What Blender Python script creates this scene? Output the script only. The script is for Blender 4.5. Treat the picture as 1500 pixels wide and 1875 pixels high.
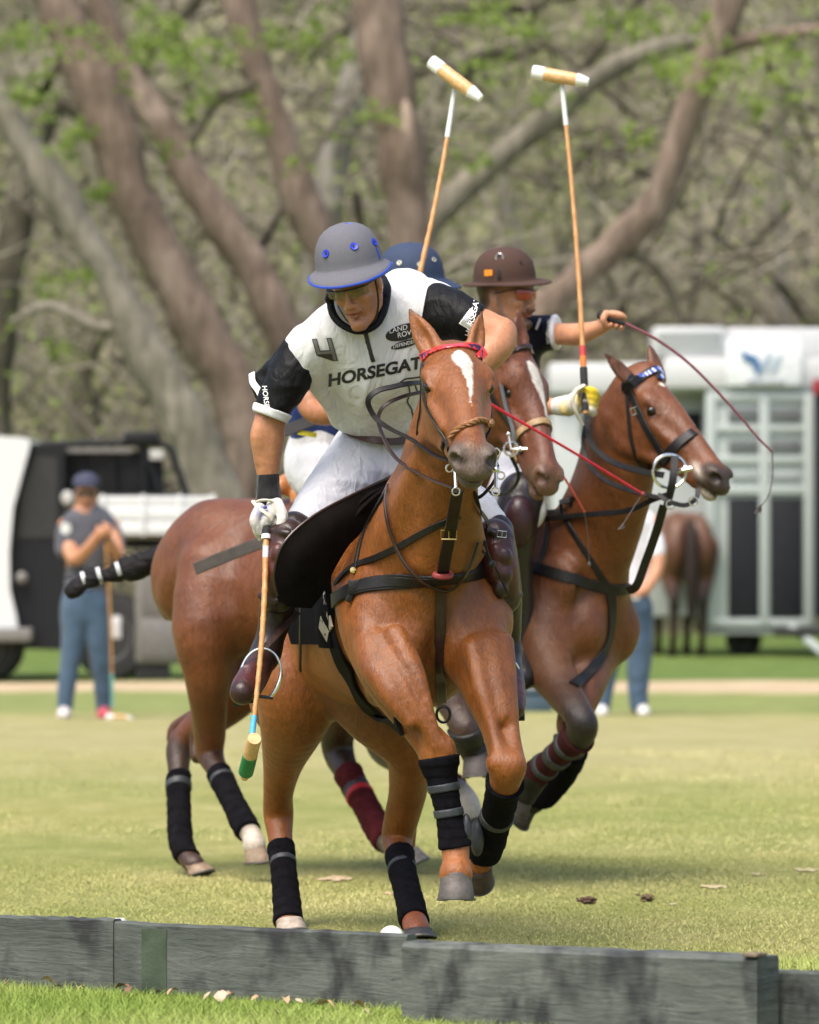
import bpy, bmesh, math, random, os
import numpy as np
from mathutils import Vector, Matrix
rng = np.random.default_rng(7); random.seed(7)
for _o in list(bpy.data.objects): bpy.data.objects.remove(_o)
SC = bpy.context.scene; COL = SC.collection

# ------------------------------------------------------------------ camera, world, sun, exposure
FPX, CAMH, HOR = 9720.0, 1.37, 980.0        # focal length in photo pixels, eye height, horizon row
cam = bpy.data.cameras.new('camera'); camo = bpy.data.objects.new('camera', cam); COL.objects.link(camo)
camo.location = (0, 0, CAMH); camo.rotation_euler = (math.radians(90), 0, 0)
cam.sensor_fit = 'VERTICAL'; cam.sensor_height = 30.0; cam.lens = FPX / 1875 * 30.0
cam.shift_y = (HOR - 937.5) / 1875.0
cam.clip_start = 0.5; cam.clip_end = 2000
cam.dof.use_dof = True; cam.dof.focus_distance = 17.1
cam.dof.aperture_fstop = (cam.lens / 1000) / 0.045
SC.camera = camo
world = bpy.data.worlds.new('World'); SC.world = world; world.use_nodes = True
nt = world.node_tree
sky = nt.nodes.new('ShaderNodeTexSky'); sky.sky_type = 'NISHITA'; sky.sun_disc = False
SUN_EL, SUN_AZ = 60.0, 212.0          # azimuth measured from +Y towards +X
sky.sun_elevation = math.radians(SUN_EL); sky.sun_rotation = math.radians(SUN_AZ)
sky.air_density = 1.0; sky.dust_density = 4.0; sky.ozone_density = 0.6
nt.links.new(sky.outputs[0], nt.nodes['Background'].inputs[0])
nt.nodes['Background'].inputs[1].default_value = 0.13
sun = bpy.data.lights.new('sun', 'SUN'); sun.energy = 2.0; sun.angle = math.radians(42); sun.color = (1.0, .93, .84)
suno = bpy.data.objects.new('sun', sun); COL.objects.link(suno)
_e, _a = math.radians(SUN_EL), math.radians(SUN_AZ)
_d = Vector((math.sin(_a) * math.cos(_e), math.cos(_a) * math.cos(_e), math.sin(_e)))
suno.rotation_euler = (-_d).to_track_quat('-Z', 'Y').to_euler(); suno.location = _d * 30
SC.view_settings.view_transform = 'Standard'; SC.view_settings.look = 'None'
SC.view_settings.exposure = 1.08; SC.view_settings.gamma = 1.0; SC.view_settings.use_curve_mapping = False
SC.cycles.max_bounces = 6; SC.cycles.diffuse_bounces = 3; SC.cycles.glossy_bounces = 3; SC.cycles.transparent_max_bounces = 12
VOX = 1.0
def want(k): return True

# ------------------------------------------------------------------ small helpers
def A(*v): return np.array(v, dtype=float)
def V(x, y, Y): return np.array(((x - 750.0) / FPX * Y, Y, CAMH - (y - HOR) / FPX * Y))
def nrm(v):
    v = np.asarray(v, float); return v / (np.linalg.norm(v) + 1e-12)
def ortho(a, b):
    """frame: a kept, b made orthogonal, c = a x b"""
    a = nrm(a); b = nrm(np.asarray(b, float) - np.dot(b, a) * a); return a, b, np.cross(a, b)
def catmull(pts, n):
    pts = np.asarray(pts, float); m = len(pts)
    if m == 2:
        t = np.linspace(0, 1, n + 1)[:, None]; return pts[0] * (1 - t) + pts[1] * t
    P = np.vstack([2 * pts[0] - pts[1], pts, 2 * pts[-1] - pts[-2]]); out = []
    for i in range(1, m):
        p0, p1, p2, p3 = P[i - 1], P[i], P[i + 1], P[i + 2]
        for t in np.linspace(0, 1, n, endpoint=False):
            out.append(0.5 * ((2 * p1) + (-p0 + p2) * t + (2 * p0 - 5 * p1 + 4 * p2 - p3) * t * t + (-p0 + 3 * p1 - 3 * p2 + p3) * t ** 3))
    out.append(pts[-1]); return np.array(out)
class Noise:
    def __init__(s, seed, n=18):
        r = np.random.default_rng(seed); d = r.normal(size=(n, 3)); d /= np.linalg.norm(d, axis=1)[:, None]
        s.k = d * r.uniform(.6, 1.6, (n, 1)); s.p = r.uniform(0, 6.28, n); s.n = n
    def __call__(s, P, freq):
        return np.sin((P * freq) @ s.k.T + s.p).sum(-1) / math.sqrt(s.n)
NZ = [Noise(i) for i in range(8)]

# ------------------------------------------------------------------ signed-distance sculpting
class SD:
    def __init__(s): s.pr = []; s.mods = []
    # each prim: dict(kind, k, op, col ...)
    def chain(s, pts, k=.03, col=None, cols=None, sq=None, n=3, op=1):
        """pts (x,y,z,r) in metres; sq=(axis, scale) squashes across axis"""
        pts = np.asarray(pts, float)
        q = catmull(pts, n); q[:, 3] = np.maximum(q[:, 3], .001)
        cc = None
        if cols is not None: cc = np.clip(catmull(np.asarray(cols, float), n), 0, 1)
        s.pr.append(dict(t='c', q=q, k=k, col=None if col is None else np.asarray(col, float), cols=cc,
                         w=None if sq is None else nrm(sq[0]), s=1 if sq is None else sq[1], op=op)); return s
    def ell(s, c, r, ax=None, k=.03, col=None, op=1):
        R = np.eye(3) if ax is None else np.array(ortho(*ax))
        s.pr.append(dict(t='e', c=np.asarray(c, float), r=np.asarray(r, float), R=R, k=k, col=None if col is None else np.asarray(col, float), cols=None, op=op)); return s
    def pd(s, p, P, wantc=False):
        if p['t'] == 'e':
            q = (P - p['c']) @ p['R'].T / p['r']; k0 = np.sqrt((q * q).sum(-1)) + 1e-9; g = q / p['r']
            d = k0 * (k0 - 1) / (np.sqrt((g * g).sum(-1)) + 1e-9)
            return (d, None) if wantc else d
        q = p['q']; best = None; bc = None
        for i in range(len(q) - 1):
            a, b, ra, rb = q[i, :3], q[i + 1, :3], q[i, 3], q[i + 1, 3]
            pa = P - a; ba = b - a; w = p['w']
            if w is not None:
                f = 1 / p['s'] - 1
                pa = pa + (pa @ w)[..., None] * w * f; ba = ba + (ba @ w) * w * f
            t = np.clip((pa @ ba) / (ba @ ba + 1e-12), 0, 1)
            e = pa - t[..., None] * ba; l = np.sqrt((e * e).sum(-1)) + 1e-9
            d = l - (ra + (rb - ra) * t)
            if w is not None:
                nw = (e @ w) / l; d = d / np.sqrt(1 + nw * nw * (1 / p['s'] ** 2 - 1))
            if best is None:
                best = d
                if wantc and p['cols'] is not None: bc = p['cols'][i] + (p['cols'][i + 1] - p['cols'][i]) * t[..., None]
            else:
                m = d < best
                if wantc and p['cols'] is not None:
                    c2 = p['cols'][i] + (p['cols'][i + 1] - p['cols'][i]) * t[..., None]; bc = np.where(m[..., None], c2, bc)
                best = np.where(m, d, best)
        return (best, bc) if wantc else best
    def comb(s, P, prims):
        f = None
        for p in prims:
            d = s.pd(p, P); k = p['k']
            if p['op'] > 0:
                if f is None: f = d; continue
                h = np.maximum(k - np.abs(f - d), 0) / k; f = np.minimum(f, d) - h * h * k * .25
            else:
                if f is None: continue
                h = np.maximum(k - np.abs(f + d), 0) / k; f = np.maximum(f, -d) + h * h * k * .25
        return f
    def f(s, P):
        P = np.asarray(P, float); pr = s.pr
        if 1 < len(P) and len(pr) > 6:
            if len(P) > 40:
                return np.concatenate([s.f(P[i:i + 24]) for i in range(0, len(P), 24)]) if len(P) < 3000 else s.f_all(P)
            c = (P.min(0) + P.max(0)) / 2; R = np.linalg.norm(P - c, axis=1).max()
            dc = np.array([s.pd(p, c[None])[0] for p in pr]); lim = max(dc.min() + 2 * R, 0) + R + .06
            near = dc < lim + np.array([p['k'] for p in pr])
            near[np.where([p['op'] > 0 for p in pr], dc, 9e9).argmin()] = True
            pr = trim(pr, near, c, max(R, .02) + max(dc.min(), 0), .03)
        d = s.comb(P, pr)
        for m in s.mods: d = m(P, d)
        return d
    def f_all(s, P):
        d = s.comb(P, s.pr)
        for m in s.mods: d = m(P, d)
        return d
    bvh = None
    def near(s, P):
        L_ = np.empty((len(P), 3)); N_ = np.empty((len(P), 3))
        for i, p in enumerate(P):
            l, n, _, _ = s.bvh.find_nearest(Vector(p)); L_[i] = l; N_[i] = n
        return L_, N_
    def grad(s, P, e=.003):
        if s.bvh is not None:
            P = np.atleast_2d(P); L_, N_ = s.near(P); d = P - L_; l = np.linalg.norm(d, axis=1, keepdims=True); sg = np.sign((d * N_).sum(1, keepdims=True))
            w = np.clip(l / .004, 0, 1); g = N_ * (1 - w) + d / (l + 1e-9) * sg * w; return g / (np.linalg.norm(g, axis=1, keepdims=True) + 1e-9)
        g = np.stack([s.f(P + np.eye(3)[i] * e) - s.f(P - np.eye(3)[i] * e) for i in range(3)], -1)
        return g / (np.linalg.norm(g, axis=-1, keepdims=True) + 1e-9)
    def project(s, P, off=0., it=6):
        P = np.array(P, float)
        if s.bvh is not None:
            P = np.atleast_2d(P); L_, N_ = s.near(P); Q = L_ + N_ * (.02 + abs(off)); L_, N2 = s.near(Q); g = Q - L_; g /= np.linalg.norm(g, axis=1, keepdims=True) + 1e-9
            return L_ + g * off
        for _ in range(it):
            d = s.f(P) - off; P = P - s.grad(P) * d[..., None] * .9
        return P
    def march(s, P, D, off=0., it=40, maxd=3.):
        """sphere-trace from P along D"""
        if s.bvh is not None:
            R_ = np.array(P, float); ok = np.zeros(len(R_), bool)
            for i in range(len(R_)):
                l, n, _, dist = s.bvh.ray_cast(Vector(R_[i]), Vector(D[i]), maxd)
                if l is not None: R_[i] = np.array(l) + np.array(n) * off; ok[i] = True
            return R_, ok
        P = np.array(P, float); D = np.asarray(D, float); tt = np.zeros(len(P))
        for _ in range(it):
            d = s.f(P) - off; st = np.clip(d * .8, -.05, .2); tt += st; P = P + D * st[:, None]
        return P, (np.abs(d) < .01) & (tt < maxd)
    def color(s, P, base, B=.12):
        P = np.asarray(P, float); key = np.floor(P / B).astype(int); key = (key[:, 0] * 73856093) ^ (key[:, 1] * 19349663) ^ (key[:, 2] * 83492791)
        o = np.argsort(key, kind='stable'); ks = key[o]; br = np.nonzero(np.diff(ks))[0] + 1; out = np.empty((len(P), 3))
        pos = [p for p in s.pr if not (p['op'] < 0 and p['col'] is None)]
        for g in np.split(o, br):
            q = P[g]; c = (q.min(0) + q.max(0)) / 2; R = np.linalg.norm(q - c, axis=1).max()
            dc = np.array([abs(s.pd(p, c[None])[0]) if p['op'] < 0 else s.pd(p, c[None])[0] for p in pos])
            out[g] = s.color_(q, base, trim(pos, dc < R + .035, c, R, .02) or pos)
        return out
    def color_(s, P, base, prs):
        W = np.zeros(len(P)); C = np.zeros((len(P), 3)); dm = None
        res = []
        for p in prs:
            d, c = s.pd(p, P, True)
            if p['op'] < 0: d = np.abs(d)
            if c is None: c = np.broadcast_to(p['col'] if p['col'] is not None else np.asarray(base, float), (len(P), 3))
            w = np.exp(-np.clip(d, -.05, .5) / .006); W += w; C += w[:, None] * c
        return C / np.maximum(W, 1e-30)[:, None]
    def bounds(s):
        lo = A(9e9, 9e9, 9e9); hi = -lo
        for p in s.pr:
            if p['op'] < 0: continue
            if p['t'] == 'e': r = p['r'].max(); lo = np.minimum(lo, p['c'] - r); hi = np.maximum(hi, p['c'] + r)
            else:
                lo = np.minimum(lo, (p['q'][:, :3] - p['q'][:, 3:4]).min(0)); hi = np.maximum(hi, (p['q'][:, :3] + p['q'][:, 3:4]).max(0))
        return lo, hi
    def grid(s, h, pad=.02, box=None, B=16):
        lo, hi = s.bounds()
        if box is not None: lo = np.maximum(lo, box[0]); hi = np.minimum(hi, box[1])
        lo = lo - pad; hi = hi + pad
        nb = np.ceil((hi - lo) / (h * B)).astype(int)
        arr = np.full(tuple(nb * B), 1.0, np.float32)
        # split chains to segments for culling
        units = []
        for p in s.pr:
            units.append(p)
        ii = np.stack(np.meshgrid(*[np.arange(n) for n in nb], indexing='ij'), -1).reshape(-1, 3)
        cen = lo + (ii + .5) * B * h; R = B * h * .5 * 1.7321
        D = np.stack([s.pd(p, cen) for p in units], 0)
        ax = np.arange(B) * h
        off = np.stack(np.meshgrid(ax, ax, ax, indexing='ij'), -1).reshape(-1, 3)
        pos = np.array([p['op'] > 0 for p in units]); kk = np.array([p['k'] for p in units])
        hb = B // 2; so = np.stack(np.meshgrid([0, 1], [0, 1], [0, 1], indexing='ij'), -1).reshape(-1, 3) * hb; R2 = R / 2
        ax2 = np.arange(hb); off2 = np.stack(np.meshgrid(ax2, ax2, ax2, indexing='ij'), -1).reshape(-1, 3)
        for j in range(len(ii)):
            near = D[:, j] < R * 1.25 + kk + .01 + s.extra
            if not (near & pos).any(): continue
            i0 = ii[j] * B
            if D[pos, j].min() < -(R * 1.3 + .06 + s.extra) and not (near & ~pos).any():
                arr[i0[0]:i0[0] + B, i0[1]:i0[1] + B, i0[2]:i0[2] + B] = -1; continue
            pl = trim(units, near, cen[j], R, s.extra)
            sc = lo + (i0 + so + hb * .5) * h
            fc = s.comb(sc, pl)
            if not s.mods or s.extra < .02:
                live = np.abs(fc) < R2 * 1.35 + .012 + s.extra
            else: live = (fc < R2 * 1.35 + .012 + s.extra) & (fc > -R2 * 1.35 - .012 - s.extra)
            for b in np.nonzero(~live & (fc < 0))[0]:
                u = i0 + so[b]; arr[u[0]:u[0] + hb, u[1]:u[1] + hb, u[2]:u[2] + hb] = -1
            lv = np.nonzero(live)[0]
            if not len(lv): continue
            P = np.concatenate([lo + (i0 + so[b] + off2) * h for b in lv])
            f = s.comb(P, pl)
            for m in s.mods: f = m(P, f)
            f = f.reshape(len(lv), hb, hb, hb)
            for q, b in enumerate(lv):
                u = i0 + so[b]; arr[u[0]:u[0] + hb, u[1]:u[1] + hb, u[2]:u[2] + hb] = f[q]
        return arr, lo
    extra = 0.
def trim(units, near, c, R, extra):
    pl = []
    for u, nn in zip(units, near):
        if not nn: continue
        if u['t'] == 'c' and len(u['q']) > 3:
            q = u['q']; mid = (q[:-1, :3] + q[1:, :3]) * .5; rad = np.linalg.norm(q[1:, :3] - q[:-1, :3], axis=1) * .5 + np.maximum(q[:-1, 3], q[1:, 3])
            dd = np.linalg.norm(mid - c, axis=1) - rad
            keep = np.nonzero(dd < min(dd.min() + 2 * R + .02, R * 1.3 + u['k'] + .02 + extra) + 1e-9)[0]
            if not len(keep): keep = np.array([dd.argmin()])
            a, b = keep.min(), keep.max(); u = dict(u); u['q'] = q[a:b + 2]
            if u['cols'] is not None: u['cols'] = u['cols'][a:b + 2]
        pl.append(u)
    return pl
def surfnet(arr, lo, h):
    """naive surface nets -> verts, quads"""
    a = arr; s = a < 0
    nx, ny, nz = a.shape
    c = np.zeros((nx - 1, ny - 1, nz - 1), np.uint8)
    for dx in (0, 1):
        for dy in (0, 1):
            for dz in (0, 1): c += s[dx:nx - 1 + dx, dy:ny - 1 + dy, dz:nz - 1 + dz]
    cell = (c > 0) & (c < 8); idx = np.argwhere(cell)
    ID = np.full(cell.shape, -1, np.int64); ID[cell] = np.arange(len(idx))
    S = np.zeros((len(idx), 3)); N = np.zeros(len(idx))
    corners = [(x, y, z) for x in (0, 1) for y in (0, 1) for z in (0, 1)]
    val = {q: a[idx[:, 0] + q[0], idx[:, 1] + q[1], idx[:, 2] + q[2]].astype(float) for q in corners}
    for q in corners:
        for axn in range(3):
            if q[axn] == 0:
                r = list(q); r[axn] = 1; r = tuple(r); v0, v1 = val[q], val[r]; m = (v0 < 0) != (v1 < 0)
                t = np.where(m, v0 / (v0 - v1 + 1e-12), 0); pt = np.array(q, float)[None].repeat(len(idx), 0); pt[:, axn] = t
                S[m] += pt[m]; N[m] += 1
    verts = lo + (idx + S / N[:, None]) * h
    quads = []
    for axn in range(3):
        u, w = [(1, 2), (2, 0), (0, 1)][axn]
        sl0 = [slice(None)] * 3; sl1 = [slice(None)] * 3; sl0[axn] = slice(0, -1); sl1[axn] = slice(1, None)
        s0, s1 = s[tuple(sl0)], s[tuple(sl1)]
        e = np.argwhere(s0 != s1); e = e[(e[:, u] > 0) & (e[:, w] > 0) & (e[:, u] < a.shape[u] - 1) & (e[:, w] < a.shape[w] - 1)]
        if not len(e): continue
        ins = s0[tuple(e.T)]
        def g(du, dw):
            t = e.copy(); t[:, u] -= du; t[:, w] -= dw; return ID[tuple(t.T)]
        q = np.stack([g(1, 1), g(0, 1), g(0, 0), g(1, 0)], 1); q[~ins] = q[~ins][:, ::-1]; quads.append(q)
    quads = np.vstack(quads); quads = quads[(quads >= 0).all(1)]
    return verts, quads

# ------------------------------------------------------------------ meshes, objects, metadata
def mesh_np(name, verts, faces, mat=None, parent=None, smooth=True, col=None, mats=None, mi=None, link=True):
    me = bpy.data.meshes.new(name); verts = np.asarray(verts, float)
    if isinstance(faces, np.ndarray) and faces.ndim == 2:
        n, k = faces.shape; me.vertices.add(len(verts)); me.vertices.foreach_set('co', verts.astype(np.float32).ravel())
        me.loops.add(n * k); me.loops.foreach_set('vertex_index', faces.astype(np.int32).ravel())
        me.polygons.add(n); me.polygons.foreach_set('loop_start', np.arange(0, n * k, k, dtype=np.int32)); me.update(calc_edges=True)
    else:
        me.from_pydata([tuple(v) for v in verts], [], [tuple(int(i) for i in f) for f in faces]); me.update()
    if col is not None:
        at = me.color_attributes.new('Col', 'FLOAT_COLOR', 'POINT'); c4 = np.ones((len(verts), 4), np.float32); c4[:, :3] = col
        at.data.foreach_set('color', c4.ravel())
    me.polygons.foreach_set('use_smooth', np.full(len(me.polygons), smooth))
    for m in (mats or ([mat] if mat else [])): me.materials.append(m)
    if mi is not None: me.polygons.foreach_set('material_index', np.asarray(mi, np.int32))
    me.validate(); me.update()
    o = bpy.data.objects.new(name, me)
    if link: COL.objects.link(o)
    if parent is not None: put(o, parent)
    return o
def put(o, parent):
    o.parent = parent; p = parent; T = Vector((0, 0, 0))
    M = Matrix.Identity(4)
    chain_ = []
    while p is not None: chain_.append(p); p = p.parent
    for q in reversed(chain_): M = M @ q.matrix_parent_inverse @ q.matrix_basis
    o.matrix_parent_inverse = M.inverted()
def tag(o, label=None, cat=None, group=None, kind=None):
    for k_, v_ in (('label', label), ('category', cat), ('group', group), ('kind', kind)):
        if v_: o[k_] = v_
    return o
def empty(name, loc, label=None, cat=None, group=None):
    o = bpy.data.objects.new(name, None); COL.objects.link(o); o.location = tuple(loc); o.empty_display_size = .1
    return tag(o, label, cat, group)
def lab(o, t): o['label'] = t; return o
def sculpt(sd, h, name, mat, parent=None, base=(.5, .5, .5), colfn=None, box=None, cut=None, mats=None, smooth_it=2, keep_bvh=True):
    h = h * VOX; arr, lo = sd.grid(h, box=box); v, q = surfnet(arr, lo, h)
    if smooth_it:
        e = np.vstack([q[:, [0, 1]], q[:, [1, 2]], q[:, [2, 3]], q[:, [3, 0]]]); n_ = len(v); cnt = np.bincount(e[:, 0], minlength=n_) + np.bincount(e[:, 1], minlength=n_)
        for _ in range(smooth_it):
            a_ = np.stack([np.bincount(e[:, 0], v[e[:, 1], i], n_) + np.bincount(e[:, 1], v[e[:, 0], i], n_) for i in range(3)], 1)
            v = v * .4 + .6 * a_ / np.maximum(cnt, 1)[:, None]
    from mathutils.bvhtree import BVHTree
    if keep_bvh: sd.bvh = BVHTree.FromPolygons(v.tolist(), q.tolist())
    if cut is not None:
        keep = cut(v); q = q[keep[q].all(1)]
        used = np.zeros(len(v), bool); used[q.ravel()] = True; mp = np.cumsum(used) - 1; v = v[used]; q = mp[q]
    col = np.empty((len(v), 3))
    for i in range(0, len(v), 60000): col[i:i + 60000] = sd.color(v[i:i + 60000], base)
    if colfn is not None: col = colfn(v, col)
    return mesh_np(name, v, q, mat, parent, True, col, mats=mats)
class MB:
    """collects simple shapes into one mesh"""
    def __init__(s): s.v = []; s.f = []; s.n = 0
    def add(s, v, f):
        v = np.asarray(v, float); s.v.append(v); s.f += [tuple(int(i) + s.n for i in g) for g in f]; s.n += len(v); return s
    def box(s, c, size, ax=None, bev=0.):
        c = np.asarray(c, float); hx, hy, hz = np.asarray(size, float) / 2
        R = np.eye(3) if ax is None else np.array(ortho(*ax))
        b = min(bev, hx * .9, hy * .9, hz * .9)
        if b <= 0:
            v = [(x, y, z) for x in (-hx, hx) for y in (-hy, hy) for z in (-hz, hz)]
            f = [(0, 1, 3, 2), (4, 6, 7, 5), (0, 4, 5, 1), (2, 3, 7, 6), (0, 2, 6, 4), (1, 5, 7, 3)]
            return s.add(np.array(v) @ R + c, f)
        bm = bmesh.new(); bmesh.ops.create_cube(bm, size=1)
        for w in bm.verts: w.co = (w.co.x * 2 * hx, w.co.y * 2 * hy, w.co.z * 2 * hz)
        bmesh.ops.bevel(bm, geom=bm.edges[:], offset=b, segments=2, affect='EDGES', profile=.5)
        bm.verts.index_update(); v = np.array([w.co[:] for w in bm.verts]); f = [[w.index for w in g.verts] for g in bm.faces]; bm.free()
        return s.add(v @ R + c, f)
    def tube(s, pts, r, seg=8, n=4, closed=False, cap=True, sq=1., up=(0, 0, 1)):
        pts = np.asarray(pts, float)
        r = np.full(len(pts), r) if np.isscalar(r) else np.asarray(r, float)
        q = catmull(np.hstack([pts, r[:, None]]), n) if n > 1 else np.hstack([pts, r[:, None]])
        if closed: q = catmull(np.vstack([np.hstack([pts, r[:, None]]), [np.append(pts[0], r[0])]]), n)[:-1]
        P = q[:, :3]; T = np.gradient(P, axis=0) if not closed else np.roll(P, -1, 0) - np.roll(P, 1, 0)
        T /= np.linalg.norm(T, axis=1)[:, None] + 1e-12
        u = np.asarray(up, float)
        if abs(np.dot(nrm(u), T[0])) > .95: u = A(1, 0, 0)
        V_ = []; N_ = nrm(u - T[0] * np.dot(u, T[0])); ang = np.linspace(0, 2 * np.pi, seg, endpoint=False)
        for i in range(len(P)):
            N_ = nrm(N_ - T[i] * np.dot(N_, T[i])); Bn = np.cross(T[i], N_)
            V_.append(P[i] + q[i, 3] * (np.cos(ang)[:, None] * N_ * sq + np.sin(ang)[:, None] * Bn))
        m = len(P); F_ = []
        for i in range(m if closed else m - 1):
            a = i * seg; b = ((i + 1) % m) * seg
            for j in range(seg): F_.append((a + j, a + (j + 1) % seg, b + (j + 1) % seg, b + j))
        if cap and not closed: F_ += [tuple(range(seg))[::-1], tuple(range((m - 1) * seg, m * seg))]
        return s.add(np.vstack(V_), F_)
    def lathe(s, prof, c, axis=(0, 0, 1), seg=24, sx=1., sy=1., front=(0, -1, 0)):
        ax, fr, sd_ = ortho(axis, front); V_ = []; c = np.asarray(c, float); ang = np.linspace(0, 2 * np.pi, seg, endpoint=False)
        for (r, z) in prof: V_.append(c + ax * z + r * (np.cos(ang)[:, None] * fr * sx + np.sin(ang)[:, None] * sd_ * sy))
        F_ = []
        for i in range(len(prof) - 1):
            for j in range(seg): F_.append((i * seg + j, i * seg + (j + 1) % seg, (i + 1) * seg + (j + 1) % seg, (i + 1) * seg + j))
        F_ += [tuple(range(seg))[::-1], tuple(range((len(prof) - 1) * seg, len(prof) * seg))]
        return s.add(np.vstack(V_), F_)
    def sphere(s, c, r, seg=16, rings=10):
        r = np.broadcast_to(np.asarray(r, float), (3,)); v = [(0, 0, 1)]; F_ = []
        for i in range(1, rings):
            th = math.pi * i / rings
            v += [(math.sin(th) * math.cos(2 * math.pi * j / seg), math.sin(th) * math.sin(2 * math.pi * j / seg), math.cos(th)) for j in range(seg)]
        v.append((0, 0, -1)); n = len(v)
        for j in range(seg): F_.append((0, 1 + j, 1 + (j + 1) % seg)); F_.append((n - 1, n - 1 - seg + (j + 1) % seg, n - 1 - seg + j))
        for i in range(rings - 2):
            for j in range(seg): a = 1 + i * seg; F_.append((a + j, a + seg + j, a + seg + (j + 1) % seg, a + (j + 1) % seg))
        return s.add(np.array(v) * r + np.asarray(c, float), F_)
    def ribbon(s, pts, width, thick, sd=None, off=.003, normal=None, n=6, proj=True, taper=None):
        """strap: lies flat on the sd surface (or on a given normal)"""
        q = catmull(np.asarray(pts, float), n)
        if sd is not None and proj: q = sd.project(q, off + thick * .5)
        T = np.gradient(q, axis=0); T /= np.linalg.norm(T, axis=1)[:, None] + 1e-12
        N_ = sd.grad(q, .01) if sd is not None and normal is None else np.broadcast_to(np.asarray(normal, float), q.shape)
        N_ = N_ - (N_ * T).sum(1)[:, None] * T; N_ /= np.linalg.norm(N_, axis=1)[:, None] + 1e-9
        for _ in range(2): N_[1:-1] = N_[:-2] + N_[1:-1] * 2 + N_[2:]; N_ /= np.linalg.norm(N_, axis=1)[:, None] + 1e-9
        B_ = np.cross(T, N_); w = width / 2; t = thick / 2; e = t * .6
        prof = [(-w, -t), (-w, t - e), (-w + e, t), (w - e, t), (w, t - e), (w, -t)]
        V_ = np.stack([q + B_ * a + N_ * b for a, b in prof], 1).reshape(-1, 3); m = len(q); F_ = []; K = len(prof)
        for i in range(m - 1):
            for j in range(K): F_.append((i * K + j, i * K + (j + 1) % K, (i + 1) * K + (j + 1) % K, (i + 1) * K + j))
        F_ += [tuple(range(K))[::-1], tuple(range((m - 1) * K, m * K))]
        return s.add(V_, F_)
    def build(s, name, mat, parent=None, smooth=True, col=None):
        o = mesh_np(name, np.vstack(s.v), s.f, mat, parent, smooth)
        if smooth:
            try:
                o.data.set_sharp_from_angle(angle=math.radians(40))
            except Exception: pass
        return o
# ------------------------------------------------------------------ materials
class M_:
    def __init__(s, name):
        s.m = bpy.data.materials.new(name); s.m.use_nodes = True; s.t = s.m.node_tree; s.b = s.t.nodes['Principled BSDF']
    def n(s, ty, **k):
        x = s.t.nodes.new(ty)
        for a, v in k.items(): setattr(x, a, v)
        return x
    def l(s, a, b): s.t.links.new(a, b)
    def noise(s, scale, detail=4, rough=.55, vec=None, dist=0.):
        x = s.n('ShaderNodeTexNoise'); x.inputs['Scale'].default_value = scale; x.inputs['Detail'].default_value = detail
        x.inputs['Roughness'].default_value = rough; x.inputs['Distortion'].default_value = dist
        if vec is not None: s.l(vec, x.inputs['Vector'])
        return x
    def ramp(s, fac, stops):
        r = s.n('ShaderNodeValToRGB'); e = r.color_ramp.elements
        while len(e) < len(stops): e.new(.5)
        for q, (p, c) in zip(e, stops): q.position = p; q.color = (*c, 1) if len(c) == 3 else c
        s.l(fac, r.inputs[0]); return r
    def mix(s, fac, a, b, mode='MIX'):
        x = s.n('ShaderNodeMix', data_type='RGBA', blend_type=mode)
        for i, v in ((0, fac), (6, a), (7, b)):
            if hasattr(v, 'is_output') or isinstance(v, bpy.types.NodeSocket): s.l(v, x.inputs[i])
            elif i == 0: x.inputs[0].default_value = v
            else: x.inputs[i].default_value = (*v, 1)
        return x.outputs[2]
    def coord(s, which='Object'): return s.n('ShaderNodeTexCoord').outputs[which]
    def mapping(s, vec, scale=(1, 1, 1), rot=(0, 0, 0)):
        x = s.n('ShaderNodeMapping'); x.inputs['Scale'].default_value = scale; x.inputs['Rotation'].default_value = rot; s.l(vec, x.inputs[0]); return x.outputs[0]
    def bump(s, h, strength=.3, dist=.01, nrm_=None):
        x = s.n('ShaderNodeBump'); x.inputs['Strength'].default_value = strength; x.inputs['Distance'].default_value = dist; s.l(h, x.inputs['Height'])
        if nrm_ is not None: s.l(nrm_, x.inputs['Normal'])
        return x.outputs[0]
    def set(s, **k):
        for a, v in k.items():
            i = s.b.inputs[a.replace('_', ' ')]
            i.default_value = (*v, 1) if isinstance(v, tuple) and len(v) == 3 and len(i.default_value) == 4 else v
        return s
_MC = {}
def mat(name, col, rough=.6, metal=0., var=.25, nscale=25, bump=0., bscale=120, spec=.5, coat=0., sheen=0., emit=None, alpha=None, trans=0.):
    key = (name, col)
    if key in _MC: return _MC[key]
    x = M_(name); x.set(Roughness=rough, Metallic=metal, Specular_IOR_Level=spec, Coat_Weight=coat, Sheen_Weight=sheen)
    if coat: x.set(Coat_Roughness=.15)
    co = x.coord(); nz = x.noise(nscale, 5, .6, co)
    d = tuple(max(0, c * (1 - var)) for c in col); h_ = tuple(min(1, c * (1 + var * .6)) for c in col)
    r = x.ramp(nz.outputs[0], [(.3, d), (.7, h_)]); x.l(r.outputs[0], x.b.inputs['Base Color'])
    if bump:
        b = x.noise(bscale, 4, .6, co); x.l(x.bump(b.outputs[0], bump, .004), x.b.inputs['Normal'])
    if trans: x.set(Transmission_Weight=trans, IOR=1.3)
    if alpha is not None: x.set(Alpha=alpha)
    _MC[key] = x.m; return x.m
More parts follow.
